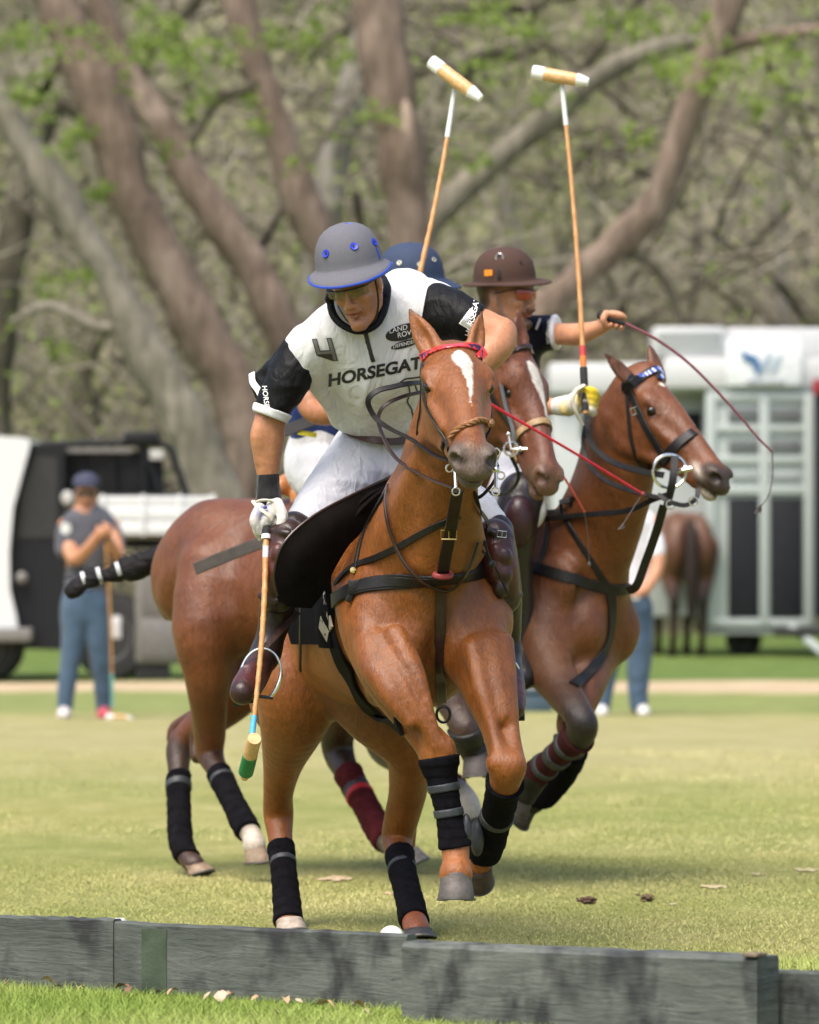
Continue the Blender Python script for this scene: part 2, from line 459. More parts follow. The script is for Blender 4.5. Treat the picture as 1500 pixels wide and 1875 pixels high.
def mat_attr(name, rough=.5, bscale=300, bump=.25, bdist=.002, spec=.35, sheen=0., var=.15, nscale=30, sss=0., stretch=(1, 1, 1), coarse=None):
    """colour from the mesh's own colour attribute, broken up by noise"""
    x = M_(name); x.set(Roughness=rough, Specular_IOR_Level=spec, Sheen_Weight=sheen)
    a = x.n('ShaderNodeVertexColor', layer_name='Col'); co = x.coord(); nz = x.noise(nscale, 6, .65, co)
    r = x.ramp(nz.outputs[0], [(.28, (1 - var,) * 3), (.72, (1 + var * .5,) * 3)])
    c = x.mix(1., a.outputs[0], r.outputs[0], 'MULTIPLY'); x.l(c, x.b.inputs['Base Color'])
    b = x.noise(bscale, 3, .6, x.mapping(co, stretch)); nn = x.bump(b.outputs[0], bump, bdist)
    if coarse: b2 = x.noise(coarse[0], 3, .5, x.mapping(co, (1.3, 1, .5)), 1.2); nn = x.bump(b2.outputs[0], coarse[1], coarse[2], nn)
    x.l(nn, x.b.inputs['Normal'])
    if sss: x.set(Subsurface_Weight=sss, Subsurface_Scale=.01, Subsurface_Radius=(1., .35, .2))
    return x.m
def coat_mat(name):
    x = M_(name); x.set(Specular_IOR_Level=.45, Sheen_Weight=.06, Sheen_Roughness=.4)
    x.set(Sheen_Tint=(1., .75, .5))
    a = x.n('ShaderNodeVertexColor', layer_name='Col'); co = x.coord()
    n1 = x.noise(7, 5, .6, co); n2 = x.noise(160, 3, .7, x.mapping(co, (1, 1, .25)))
    n3 = x.noise(55, 5, .75, x.mapping(co, (1, 1, .4)), .4); r1 = x.ramp(n1.outputs[0], [(.3, (.70, .66, .60)), (.7, (1.12, 1.1, 1.05))]); r2 = x.ramp(n2.outputs[0], [(.3, (.74,) * 3), (.7, (1.16,) * 3)]); r3 = x.ramp(n3.outputs[0], [(.32, (.80, .78, .75)), (.62, (1.06, 1.06, 1.06)), (.80, (1.18, 1.24, 1.35))])
    c = x.mix(1., x.mix(1., x.mix(1., a.outputs[0], r1.outputs[0], 'MULTIPLY'), r2.outputs[0], 'MULTIPLY'), r3.outputs[0], 'MULTIPLY'); x.l(c, x.b.inputs['Base Color'])
    rr = x.ramp(n3.outputs[0], [(.3, (.32,) * 3), (.7, (.56,) * 3)]); x.l(rr.outputs[0], x.b.inputs['Roughness'])
    b1 = x.noise(22, 3, .55, x.mapping(co, (1, 1, .5)), .6); nn = x.bump(b1.outputs[0], .5, .014)
    b2 = x.noise(420, 2, .6, x.mapping(co, (1, 1, .2))); nn = x.bump(n3.outputs[0], .35, .004, nn); x.l(x.bump(b2.outputs[0], .6, .0022, nn), x.b.inputs['Normal'])
    return x.m
MT = {}
MT['coat'] = coat_mat('horse_coat')
MT['skin'] = mat_attr('skin', .46, 260, .4, .0015, .42, sss=.10, var=.26, nscale=38, coarse=(30, .35, .006))
MT['cloth'] = mat_attr('cloth', .75, 700, .15, .001, .25, sheen=.15, var=.07, nscale=14, coarse=(13, .75, .022))
MT['satin'] = mat_attr('satin_cloth', .55, 600, .1, .001, .16, sheen=.0, var=.1, nscale=14, coarse=(17, .7, .016))
MT['leather_black'] = mat('black_leather', (.011, .010, .010), .40, var=.5, bump=.4, bscale=220, spec=.32)
MT['leather_brown'] = mat('brown_leather', (.030, .013, .010), .36, var=.4, bump=.3, bscale=200, coat=.2)
MT['leather_oxblood'] = mat_attr('oxblood_leather', .36, 200, .25, .001, .42, var=.4, nscale=14, coarse=(30, .3, .01))
MT['suede'] = mat('dark_suede', (.006, .0045, .004), .95, var=.4, bump=.4, bscale=300, spec=.1)
MT['webbing'] = mat('black_webbing', (.009, .009, .010), .8, var=.4, bump=.6, bscale=400, spec=.12)
MT['bandage'] = mat('black_bandage', (.0065, .006, .008), .95, var=.5, bump=.8, bscale=300, spec=.08)
MT['bandage_red'] = mat('burgundy_bandage', (.11, .018, .020), .95, var=.4, bump=.6, bscale=400, spec=.1)
MT['boot_grey'] = mat('grey_leg_boot', (.032, .037, .042), .55, var=.35, bump=.3, bscale=120)
MT['steel'] = mat('polished_steel', (.75, .75, .73), .18, 1., var=.15)
MT['brass'] = mat('brass', (.75, .55, .22), .25, 1., var=.15)
MT['cane'] = None
MT['white'] = mat('white_paint', (.78, .78, .76), .5, var=.06, bump=.1)
MT['black'] = mat('black_plastic', (.012, .012, .013), .4, var=.3)
MT['eye'] = mat('horse_eye', (.010, .006, .004), .10, var=.2, spec=.5)
MT['rubber'] = mat('tyre_rubber', (.018, .018, .018), .85, var=.3, bump=.4, bscale=60)
def cane_mat():
    x = M_('malacca_cane'); x.set(Roughness=.35, Coat_Weight=.3); co = x.coord()
    n = x.noise(30, 5, .6, x.mapping(co, (2, 2, .5))); r = x.ramp(n.outputs[0], [(.3, (.40, .19, .055)), (.55, (.50, .25, .08)), (.75, (.56, .31, .11))])
    x.l(r.outputs[0], x.b.inputs['Base Color']); return x.m
MT['cane'] = cane_mat()
MT['cigar'] = mat('varnished_wood', (.62, .38, .16), .4, var=.25, nscale=60, coat=.3)
MT['tail'] = mat_attr('black_horsehair', .6, 120, 1., .008, .2, var=.5, nscale=60, stretch=(.25, 1, 1))
MT['worn_iron'] = mat('worn_iron', (.16, .15, .14), .45, .8, var=.4)
# ------------------------------------------------------------------ horse anatomy
def PX(pts):
    return np.array([(*V(p[0], p[1], p[2]), p[3] * p[2] / FPX) for p in pts])
class Frame:
    def __init__(s, O, X, Y, sc=1.):
        s.O = np.asarray(O, float); s.X, s.Y, s.Z = ortho(X, Y); s.s = sc; s.M = np.stack([s.X, s.Y, s.Z])
    def __call__(s, x, y, z): return s.O + s.s * (x * s.X + y * s.Y + z * s.Z)
    def p(s, pts): return np.array([(*s(*p[:3]), p[3] * s.s) for p in pts])
    def inv(s, P): return (P - s.O) @ s.M.T / s.s
    def ax(s): return (s.X, s.Y)
def head_sd(sd, H, col, muz, dark, ears, earcol=None, mouth=0., eyecol=None, wy=1., chin=None):
    H.wy = wy
    s = H.s; ax = H.ax(); earcol = earcol or col
    def E(c, r, k=.02, col_=None, op=1, ax_=None): sd.ell(H(c[0], c[1] * wy, c[2]), A(r[0], r[1] * wy, r[2]) * s, ax_ or ax, k * s, col_ or col, op)
    def C(p, k=.02, c=None, **q): sd.chain(H.p([(a[0], a[1] * wy, a[2], a[3] * (1 + (wy - 1) * .6)) for a in p]), k * s, c or col, **q)
    E((.07, 0, -.09), (.12, .080, .09), .05)
    E((.17, 0, -.07), (.13, .082, .068), .04)
    for sg in (1, -1):
        E((.150, sg * .070, -.046), (.046, .028, .030), .025)                    # brow ridge over the eye
        E((.15, sg * .045, -.165), (.125, .036, .105), .03)                      # cheek
        C([(.06, sg * .05, -.22, .030), (.14, sg * .05, -.258, .026), (.26, sg * .036, -.222, .024), (.40, sg * .026, -.165, .022), (.50, sg * .016, -.150, .022)], .03)
        C([(.235, sg * .072, -.095, .014), (.30, sg * .066, -.092, .012), (.37, sg * .054, -.090, .008)], .025)
    C([(.12, 0, -.06, .066), (.24, 0, -.052, .058), (.36, 0, -.050, .044), (.46, 0, -.056, .038), (.53, 0, -.064, .036)], .03)
    C([(.18, 0, -.13, .068), (.30, 0, -.118, .060), (.42, 0, -.105, .050), (.52, 0, -.100, .046)], .04)
    E((.545, 0, -.088), (.060, .056, .052), .03, muz)
    for sg in (1, -1):
        E((.560, sg * .040, -.066), (.046, .024, .036), .018, muz)
        E((.590, sg * .050, -.066), (.032, .017, .025), .008, tuple(c * .12 for c in muz), -1, (nrm(H.X * .75 + sg * H.Y * .35 - H.Z * .35), H.Z))
        E((.196, sg * .090, -.060), (.028, .016, .018), .012, dark, -1)
        C([(.166, sg * .080, -.056, .006), (.192, sg * .085, -.041, .0070), (.222, sg * .076, -.050, .005)], .006, eyecol or col, n=3)
        C([(.168, sg * .082, -.064, .005), (.194, sg * .084, -.079, .006), (.222, sg * .076, -.066, .005)], .006, eyecol or col, n=3)
    E((.598, 0, -.098), (.030, .044, .030), .02, muz)
    E((.566, 0, -.148 - mouth), (.042, .033, .024), .02, chin or tuple(c * 1.1 for c in muz))
    E((.600, 0, -.127 - mouth * .5), (.055, .07, .0035 + mouth * .4), .006, (.03, .02, .018), -1)
    for (b, t, face, wid) in ears:       # base, tip in world; face = direction the ear opening looks
        b = np.asarray(b, float); t = np.asarray(t, float); L = t - b; ln = np.linalg.norm(L); dn = nrm(L)
        f = nrm(np.asarray(face, float) - dn * np.dot(face, dn)); lat = np.cross(dn, f)
        w = wid * s
        pts = [(*(b - dn * .02), w * .95), (*(b + L * .18), w * 1.12), (*(b + L * .42 - f * w * .05), w * 1.08), (*(b + L * .70), w * .68), (*(b + L * .9 + f * w * .1), w * .30), (*t, w * .06)]
        cc = [col, earcol, earcol, earcol, dark, dark] if earcol is not col else [earcol] * 6
        sd.chain(pts, .018 * s, cols=cc, sq=(f, .5), n=4)
        ip = [(*(b + L * .12 + f * w * .62), w * .40), (*(b + L * .36 + f * w * .66), w * .68), (*(b + L * .62 + f * w * .55), w * .46), (*(b + L * .86 + f * w * .30), w * .12)]
        sd.chain(ip, .008 * s, tuple(c * .62 for c in earcol), sq=(lat, .80), n=4, op=-1)
def eyes(H, parent, tag_=''):
    for sg in (1, -1):
        m = MB(); m.sphere(H(.195, sg * .0765 * H.wy, -.060), .0205 * H.s, 20, 14); m.build('eye', MT['eye'], parent)
def blaze_fn(H, prof, seed=3, white=(.68, .66, .62), extra=None):
    pr = np.array(prof, float); nz = Noise(seed)
    def fn(v, col):
        q = H.inv(v); w = np.interp(q[:, 0], pr[:, 0], pr[:, 2], left=-.02, right=-.02); c = np.interp(q[:, 0], pr[:, 0], pr[:, 1])
        d = w - np.abs(q[:, 1] - c) + nz(v, 160) * .0016 + nz(v, 420) * .001
        m = np.clip(d / .004 + .5, 0, 1) * (q[:, 2] > -.055)
        col = col * (1 - m[:, None]) + np.array(white) * m[:, None]
        return extra(v, col) if extra else col
    return fn
def trunk_sd(sd, T, col, dark=None, belly=None, haunch=(1.10, .28)):
    ax = T.ax(); bc = belly or col
    def E(c, r, k=.06, c2=None, op=1, ax_=None): sd.ell(T(*c), A(*r) * T.s, ax_ or ax, k, c2 or col, op)
    def C(p, k=.05, **q): sd.chain(T.p(p), k, col, **q)
    E((.16, 0, 1.13), (.47, .245, .36), .08)
    E((-.24, 0, 1.11), (.46, .265, .315), .10, bc)
    C([(.22, 0, 1.33, .11), (-.05, 0, 1.33, .13), (-.40, 0, 1.35, .13), (-.62, 0, 1.36, .10)], .08)
    C([(.36, 0, 1.36, .06), (.20, 0, 1.435, .05), (.0, 0, 1.42, .06)], .08, sq=(T.Y, .7))
    for sg in (1, -1):
        E((-.55, sg * .10, 1.27), (.27, .155, .20), .07)
        E((-.68, sg * .14, haunch[0]), (.20, .125, haunch[1]), .06)
        C([(.08, sg * .15, 1.40, .05), (.26, sg * .195, 1.25, .08), (.44, sg * .20, 1.08, .085), (.50, sg * .17, 1.02, .08)], .045)
        E((.22, sg * .215, 1.06), (.17, .065, .13), .04)
def brawn(H, T, seed=0, amp=1.):
    n1, n2 = Noise(seed + 80, 8), Noise(seed + 90, 8)
    def m(P, d):
        w = np.clip((P[..., 2] - .55) / .3, 0, 1) * np.clip((np.linalg.norm(P - H(.25, 0, -.1), axis=-1) - .40) / .2, 0, 1)
        q = T.inv(P) * A(.7, 1, .8); a = n1(q, 8.); b = n2(q, 19.)
        return d - amp * w * (.0075 * (1 - np.abs(a)) + .0034 * (1 - np.abs(b)) - .006)
    return m
def muscle(sd, T, pts, k=.02, col=None, **q): sd.chain(T.p(pts), k, col, **q)
def leg(sd, pts, col=None, cols=None, k=.02, n=3, sq=None): sd.chain(PX(pts), k, col, cols=cols, n=n, sq=sq)
def hoof_obj(name, parent, top, direction, fwd, r=.062, ht=.075, shoe=True, col=(.10, .085, .075), pxl=None):
    """a real hoof: truncated cone, heels cut, with coronet and a steel shoe"""
    d, f, l = ortho(direction, fwd)      # direction: down the hoof, fwd: toe
    m = MB(); ang = np.linspace(0, 2 * math.pi, 28, endpoint=False); V_ = []
    for t, rr in ((-.12, .80), (0., .86), (.06, .84), (.5, .93), (.94, 1.02), (1., 1.0), (1.0, .80), (.93, .5)):
        c = np.asarray(top, float) + d * ht * t + f * (r * .28 * t)
        for a in ang:
            x = math.cos(a); y = math.sin(a); rad = rr * r * (1.0 if x > -.5 else 1.0 - .25 * (-.5 - x) * 2)
            V_.append(c + f * x * rad * 1.05 + l * y * rad * .94 + d * (-.012 if x < -.3 and t < .3 else 0))
    n = len(ang); F_ = []
    for i in range(7):
        for j in range(n): F_.append((i * n + j, i * n + (j + 1) % n, (i + 1) * n + (j + 1) % n, (i + 1) * n + j))
    F_ += [tuple(range(n))[::-1], tuple(range(7 * n, 8 * n))]
    m.add(V_, F_)
    x = mat(name + '_horn%0.3f' % col[0], col, .6, var=.35, nscale=40, bump=.4, bscale=90)
    o = m.build('hoof', x, parent)
    if shoe:
        s = MB(); c = np.asarray(top, float) + d * (ht * 1.04) + f * r * .28
        pts = [c + f * math.cos(a) * r * .93 + l * math.sin(a) * r * .86 for a in np.linspace(-2.5, 2.5, 15)]
        s.ribbon(pts, .020, .008, normal=d, n=2, proj=False); s.build('horseshoe', MT['worn_iron'], o, False)
    return o
def wrap_obj(name, sd, a, b, mat_, parent, th=.011, ridges=11, h=.005, r=.075, tilt=.25, seed=0, flare=0.):
    """a bandage or boot grown over the leg between world points a and b"""
    a = np.asarray(a, float); b = np.asarray(b, float); L = np.linalg.norm(b - a); d = (b - a) / L; e, f, g = ortho(d, (0.3, -1, .2)); nz = Noise(seed + 11)
    class W(SD):
        def bounds(s): c = np.stack([a, b]); return c.min(0) - r, c.max(0) + r
    w = W(); w.mods = list(sd.mods); w.extra = .03; cc_ = (a + b) / 2; RR = L / 2 + .1
    nr = np.array([sd.pd(p, cc_[None])[0] < RR * 1.3 for p in sd.pr]); w.pr = trim(sd.pr, nr, cc_, RR * .8, .03)
    def mod(P, D):
        q = P - a; t = q @ d; rad = q - t[..., None] * d; rr = np.sqrt((rad * rad).sum(-1))
        ph = (t / L) * ridges + tilt * np.arctan2(q @ g, q @ f) / 3.14159 * 2
        saw = (ph - np.floor(ph))
        D = D - th - .0035 * (saw - .5) - .0012 * nz(P, 60) - flare * np.clip(.12 - t / L, 0, 1) * .1
        return np.maximum(np.maximum(D, rr - r), np.maximum(-t, t - L))
    w.mods.append(mod)
    return sculpt(w, h, name, mat_, parent, (.02, .02, .02), keep_bvh=False, smooth_it=1)
def band_obj(name, sd, c, d, width, off, mat_, parent, r=.09, th=.005, h=.0035, arc=None):
    """strap round a leg at point c, axis d"""
    return wrap_obj(name, sd, np.asarray(c, float) - nrm(d) * width / 2, np.asarray(c, float) + nrm(d) * width / 2, mat_, parent, th=off, ridges=0, h=h, r=r, tilt=0)

def surf(sd, pts, off=0., cam_from=None, Y=17.5):
    """points on a sculpted surface seen along the line from the camera spot through photo pixels"""
    q = np.array([V(p[0], p[1], (p[2] if len(p) > 2 else Y) - 1.2) for p in pts]); O = A(0, 0, CAMH)
    D = q - O; D /= np.linalg.norm(D, axis=1)[:, None]; R, hit = sd.march(q, D, off)
    out = []
    for i, p in enumerate(pts):
        if hit[i]: out.append(R[i])
        else: out.append(sd.project(V(p[0], p[1], p[2] if len(p) > 2 else Y)[None], off, 10)[0])
    return np.array(out)
def surfpath(sd, pts, off=0., Y=17.5, n=5):
    p = np.array([(a[0], a[1], a[2] if len(a) > 2 else Y) for a in pts], float); q = catmull(p, n)
    R_ = surf(sd, [tuple(a) for a in q], off); d = R_ - A(0, 0, CAMH)
    dist = np.linalg.norm(d, axis=1); u = d / dist[:, None]; raw = dist.copy()
    for _ in range(4): dist[1:-1] = (dist[:-2] + 2 * dist[1:-1] + dist[2:]) / 4
    dist = np.minimum(dist, raw); 
    for _ in range(2): dist[1:-1] = (dist[:-2] + 2 * dist[1:-1] + dist[2:]) / 4
    return A(0, 0, CAMH) + u * dist[:, None]
def plate(outline_fn, nu, nv, thick, name, mat_, parent, sd=None, normal=None, smooth=True):
    """curved plate from a grid of points (nu x nv), given thickness along its normals"""
    P = outline_fn; P = np.asarray(P, float).reshape(nu, nv, 3)
    du = np.gradient(P, axis=0); dv = np.gradient(P, axis=1); N_ = np.cross(du, dv); N_ /= np.linalg.norm(N_, axis=-1, keepdims=True) + 1e-9
    a = (P + N_ * thick / 2).reshape(-1, 3); b = (P - N_ * thick / 2).reshape(-1, 3); n = nu * nv; F_ = []
    for i in range(nu - 1):
        for j in range(nv - 1):
            q = (i * nv + j, (i + 1) * nv + j, (i + 1) * nv + j + 1, i * nv + j + 1); F_.append(q); F_.append(tuple(n + t for t in q[::-1]))
    rim = [(i, 0) for i in range(nu)] + [(nu - 1, j) for j in range(1, nv)] + [(i, nv - 1) for i in range(nu - 2, -1, -1)] + [(0, j) for j in range(nv - 2, 0, -1)]
    rim = [i * nv + j for i, j in rim]
    for i in range(len(rim)):
        p, q = rim[i], rim[(i + 1) % len(rim)]; F_.append((q, p, n + p, n + q))
    return MB().add(np.vstack([a, b]), F_).build(name, mat_, parent, smooth)
def loft(rows, n=6, m=6):
    """rows of control points (same length) -> dense grid, smooth both ways"""
    R_ = np.array([catmull(r, n) for r in rows]); G = np.stack([catmull(R_[:, j], m) for j in range(R_.shape[1])], 1)
    return G, G.shape[0], G.shape[1]
def braid(pts, r, n, sd=None, off=.004, turns=.9, proj=True):
    """plaited cord: two counter-wound strands"""
    q = catmull(np.asarray(pts, float), 10)
    if sd is not None and proj: q = sd.project(q, off + r * .6)
    L = np.concatenate([[0], np.cumsum(np.linalg.norm(np.diff(q, axis=0), axis=1))]); k = max(60, int(L[-1] / (r * .35)))
    t = np.linspace(0, L[-1], k); Q = np.stack([np.interp(t, L, q[:, i]) for i in range(3)], 1)
    T_ = np.gradient(Q, axis=0); T_ /= np.linalg.norm(T_, axis=1)[:, None]; up = np.cross(T_, A(.3, .5, .8)); up /= np.linalg.norm(up, axis=1)[:, None]; bn = np.cross(T_, up)
    m = MB()
    for s_ in range(3):
        a = t / (r * 2.4) * turns * 2 + s_ * 2.094
        m.tube(Q + up * np.cos(a)[:, None] * r * .55 + bn * np.sin(a)[:, None] * r * .55, r * .62, 6, 1)
    return m
def buckle(m, c, ax_w, ax_l, w, l, r=.0022):
    c = np.asarray(c, float); a, b, n_ = ortho(ax_w, ax_l)
    m.tube([c + a * sx * w / 2 + b * sy * l / 2 for sx, sy in ((1, 1), (-1, 1), (-1, -1), (1, -1))], r, 6, 1, closed=True)
    m.tube([c - b * l / 2, c + b * l / 2 + n_ * .002], r * .8, 5, 1); return m
# ================================================================== chestnut horse in front
def horse_front():
    col = (.215, .068, .0105); bel = (.25, .09, .017); dk = (.13, .042, .010); muz = (.12, .085, .066); dark = (.02, .012, .01)
    root = empty('polo_pony', (-.13, 17.9, 0), 'bright chestnut polo pony in front with a red browband, galloping head on', 'horse', 'polo ponies galloping')
    sd = SD(); W = V(722, 880, 17.75); X = nrm((.27, -.963, 0)); Y = A(-X[1], X[0], 0)
    T = Frame((-.070, 17.98, 0.0), X, Y)
    trunk_sd(sd, T, col, belly=bel)
    # chest and shoulders
    sd.ell(T(.42, 0, 1.10), (.20, .21, .29), T.ax(), .07, col)
    for sg in (1, -1):
        sd.ell(T(.545, sg * .105, 1.03), (.10, .100, .135), T.ax(), .028, col)
        sd.ell(T(.50, sg * .205, 1.08), (.12, .070, .12), T.ax(), .035, col)
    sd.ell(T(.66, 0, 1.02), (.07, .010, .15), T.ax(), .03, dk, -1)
    # pectoral bellies, forearm strands, neck cords
    for sg in (1, -1):
        sd.chain(T.p([(.60, sg * .055, 1.13, .035), (.625, sg * .085, 1.03, .045), (.58, sg * .13, .93, .045), (.48, sg * .17, .86, .04)]), .018, col, n=4)
        sd.chain(T.p([(.50, sg * .20, 1.20, .04), (.58, sg * .17, 1.10, .045), (.60, sg * .16, 1.00, .04)]), .02, col, n=4)
    for pts in ([(700, 1175, 17.30, 20), (735, 1250, 17.19, 17), (772, 1315, 17.15, 12), (798, 1368, 17.15, 8)], [(725, 1165, 17.28, 22), (760, 1235, 17.20, 20), (786, 1300, 17.16, 14), (806, 1360, 17.15, 9)],
                [(868, 1190, 17.28, 20), (882, 1260, 17.20, 17), (900, 1325, 17.15, 12), (914, 1385, 17.10, 8)], [(920, 1180, 17.34, 20), (930, 1250, 17.25, 16), (938, 1320, 17.18, 11), (944, 1385, 17.12, 8)],
                [(812, 1330, 17.18, 12), (818, 1368, 17.165, 15), (822, 1392, 17.17, 9)], [(908, 1395, 17.10, 14), (944, 1398, 17.10, 14)]):
        sd.chain(PX(pts), .012, col, n=4)
    sd.chain(PX([(740, 985, 17.36, 30), (756, 905, 17.22, 24), (782, 820, 17.10, 20), (796, 770, 17.03, 16)]), .025, col, n=4)
    sd.chain(PX([(862, 1000, 17.32, 26), (856, 930, 17.18, 20), (850, 870, 17.10, 16)]), .02, col, n=4)
    # neck
    P = lambda *a: V(*a)
    sd.chain(PX([(770, 1040, 17.52, 128), (782, 960, 17.45, 112), (797, 880, 17.34, 84), (810, 800, 17.26, 72), (822, 730, 17.18, 58), (828, 680, 17.12, 48)]), .10, col, sq=((1, .1, 0), .86), n=4)
    sd.chain(PX([(806, 1010, 17.30, 62), (812, 930, 17.20, 52), (822, 860, 17.12, 46), (834, 800, 17.04, 36)]), .05, col, n=4)
    H = Frame(V(830, 617, 17.05), V(874, 822, 16.55) - V(830, 617, 17.05), (1, .20, .03), 1.02)
    rf, lf = V(748, 562, 17.10), V(882, 566, 17.12)
    head_sd(sd, H, col, muz, (.10, .05, .03), [(V(797, 652, 17.05), rf, (-.25, -1, 0), .036), (V(868, 652, 17.07), lf, (.55, -.8, 0), .030)], earcol=(.28, .10, .025), wy=1.2)
    # right fore (left in picture)
    leg(sd, [(694, 1110, 17.50, 66), (700, 1190, 17.42, 60), (724, 1252, 17.34, 49), (758, 1312, 17.27, 38), (790, 1362, 17.22, 33), (803, 1392, 17.2, 30)], col, k=.05, n=7)
    sd.chain(PX([(672, 1150, 17.38, 30), (688, 1215, 17.28, 34), (718, 1270, 17.20, 26), (752, 1322, 17.16, 16)]), .022, col, n=4)
    leg(sd, [(800, 1385, 17.2, 30), (812, 1440, 17.2, 23), (824, 1500, 17.2, 21), (833, 1545, 17.2, 26), (835, 1580, 17.18, 25), (835, 1600, 17.16, 31)], (.32, .11, .025), k=.02, n=6)
    # left fore
    leg(sd, [(858, 1120, 17.48, 68), (868, 1200, 17.40, 58), (892, 1270, 17.33, 44), (912, 1330, 17.26, 34), (924, 1378, 17.18, 31), (929, 1410, 17.12, 31), (926, 1432, 17.14, 27)], col, k=.05, n=7)
    sd.chain(PX([(892, 1190, 17.32, 30), (908, 1250, 17.24, 28), (922, 1310, 17.18, 18)]), .022, col, n=4)
    leg(sd, [(925, 1425, 17.14, 27), (914, 1480, 17.3, 23), (898, 1530, 17.42, 24), (886, 1562, 17.50, 25), (876, 1583, 17.52, 24)], (.28, .095, .022), k=.015, n=4)
    sd.ell(V(824, 1262, 17.22), (.034, .13, .150), None, .035, (.05, .02, .008), -1)  # hollow between the forelegs; its dark coat colour is partly painted shadow
    # right hind
    leg(sd, [(575, 1120, 18.6, 90), (548, 1215, 18.45, 86), (542, 1300, 18.42, 68), (520, 1390, 18.60, 39), (510, 1450, 18.72, 28), (510, 1490, 18.78, 28), (513, 1530, 18.74, 23), (519, 1590, 18.66, 20), (526, 1655, 18.56, 22), (528, 1688, 18.50, 24)], cols=[col] * 7 + [(.25, .08, .03)] * 3, k=.06, n=7)
    sd.ell(V(500, 1255, 18.62), (.09, .085, .17), None, .06, col)
    # left hind
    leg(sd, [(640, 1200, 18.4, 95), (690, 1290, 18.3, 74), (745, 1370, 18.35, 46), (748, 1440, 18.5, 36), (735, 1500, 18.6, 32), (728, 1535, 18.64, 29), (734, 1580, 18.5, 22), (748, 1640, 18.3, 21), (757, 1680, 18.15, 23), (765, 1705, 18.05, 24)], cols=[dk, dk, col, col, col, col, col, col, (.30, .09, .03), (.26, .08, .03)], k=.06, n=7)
    sd.chain(PX([(752, 1445, 18.62, 12), (752, 1500, 18.72, 13), (746, 1545, 18.72, 15)]), .02, col)
    T2 = T; sd.mods.append(brawn(H, T, 1))
    def mottle(v, c):  # coat tone varied at random
        q = T2.inv(v); n = NZ[2](v, 9) * .5 + NZ[3](v, 23) * .3
        return c * (1 + .07 * n)[:, None]
    bz = blaze_fn(H, [(.085, .006, -.004), (.105, .008, .016), (.135, .006, .031), (.165, .012, .028), (.20, .018, .019), (.25, .020, .011), (.30, .018, .006), (.36, .012, .001), (.40, .01, -.004)], extra=mottle)
    body = sculpt(sd, .0068, 'body', MT['coat'], root, col, colfn=bz)
    eyes(H, root)
    return root, sd, T, H

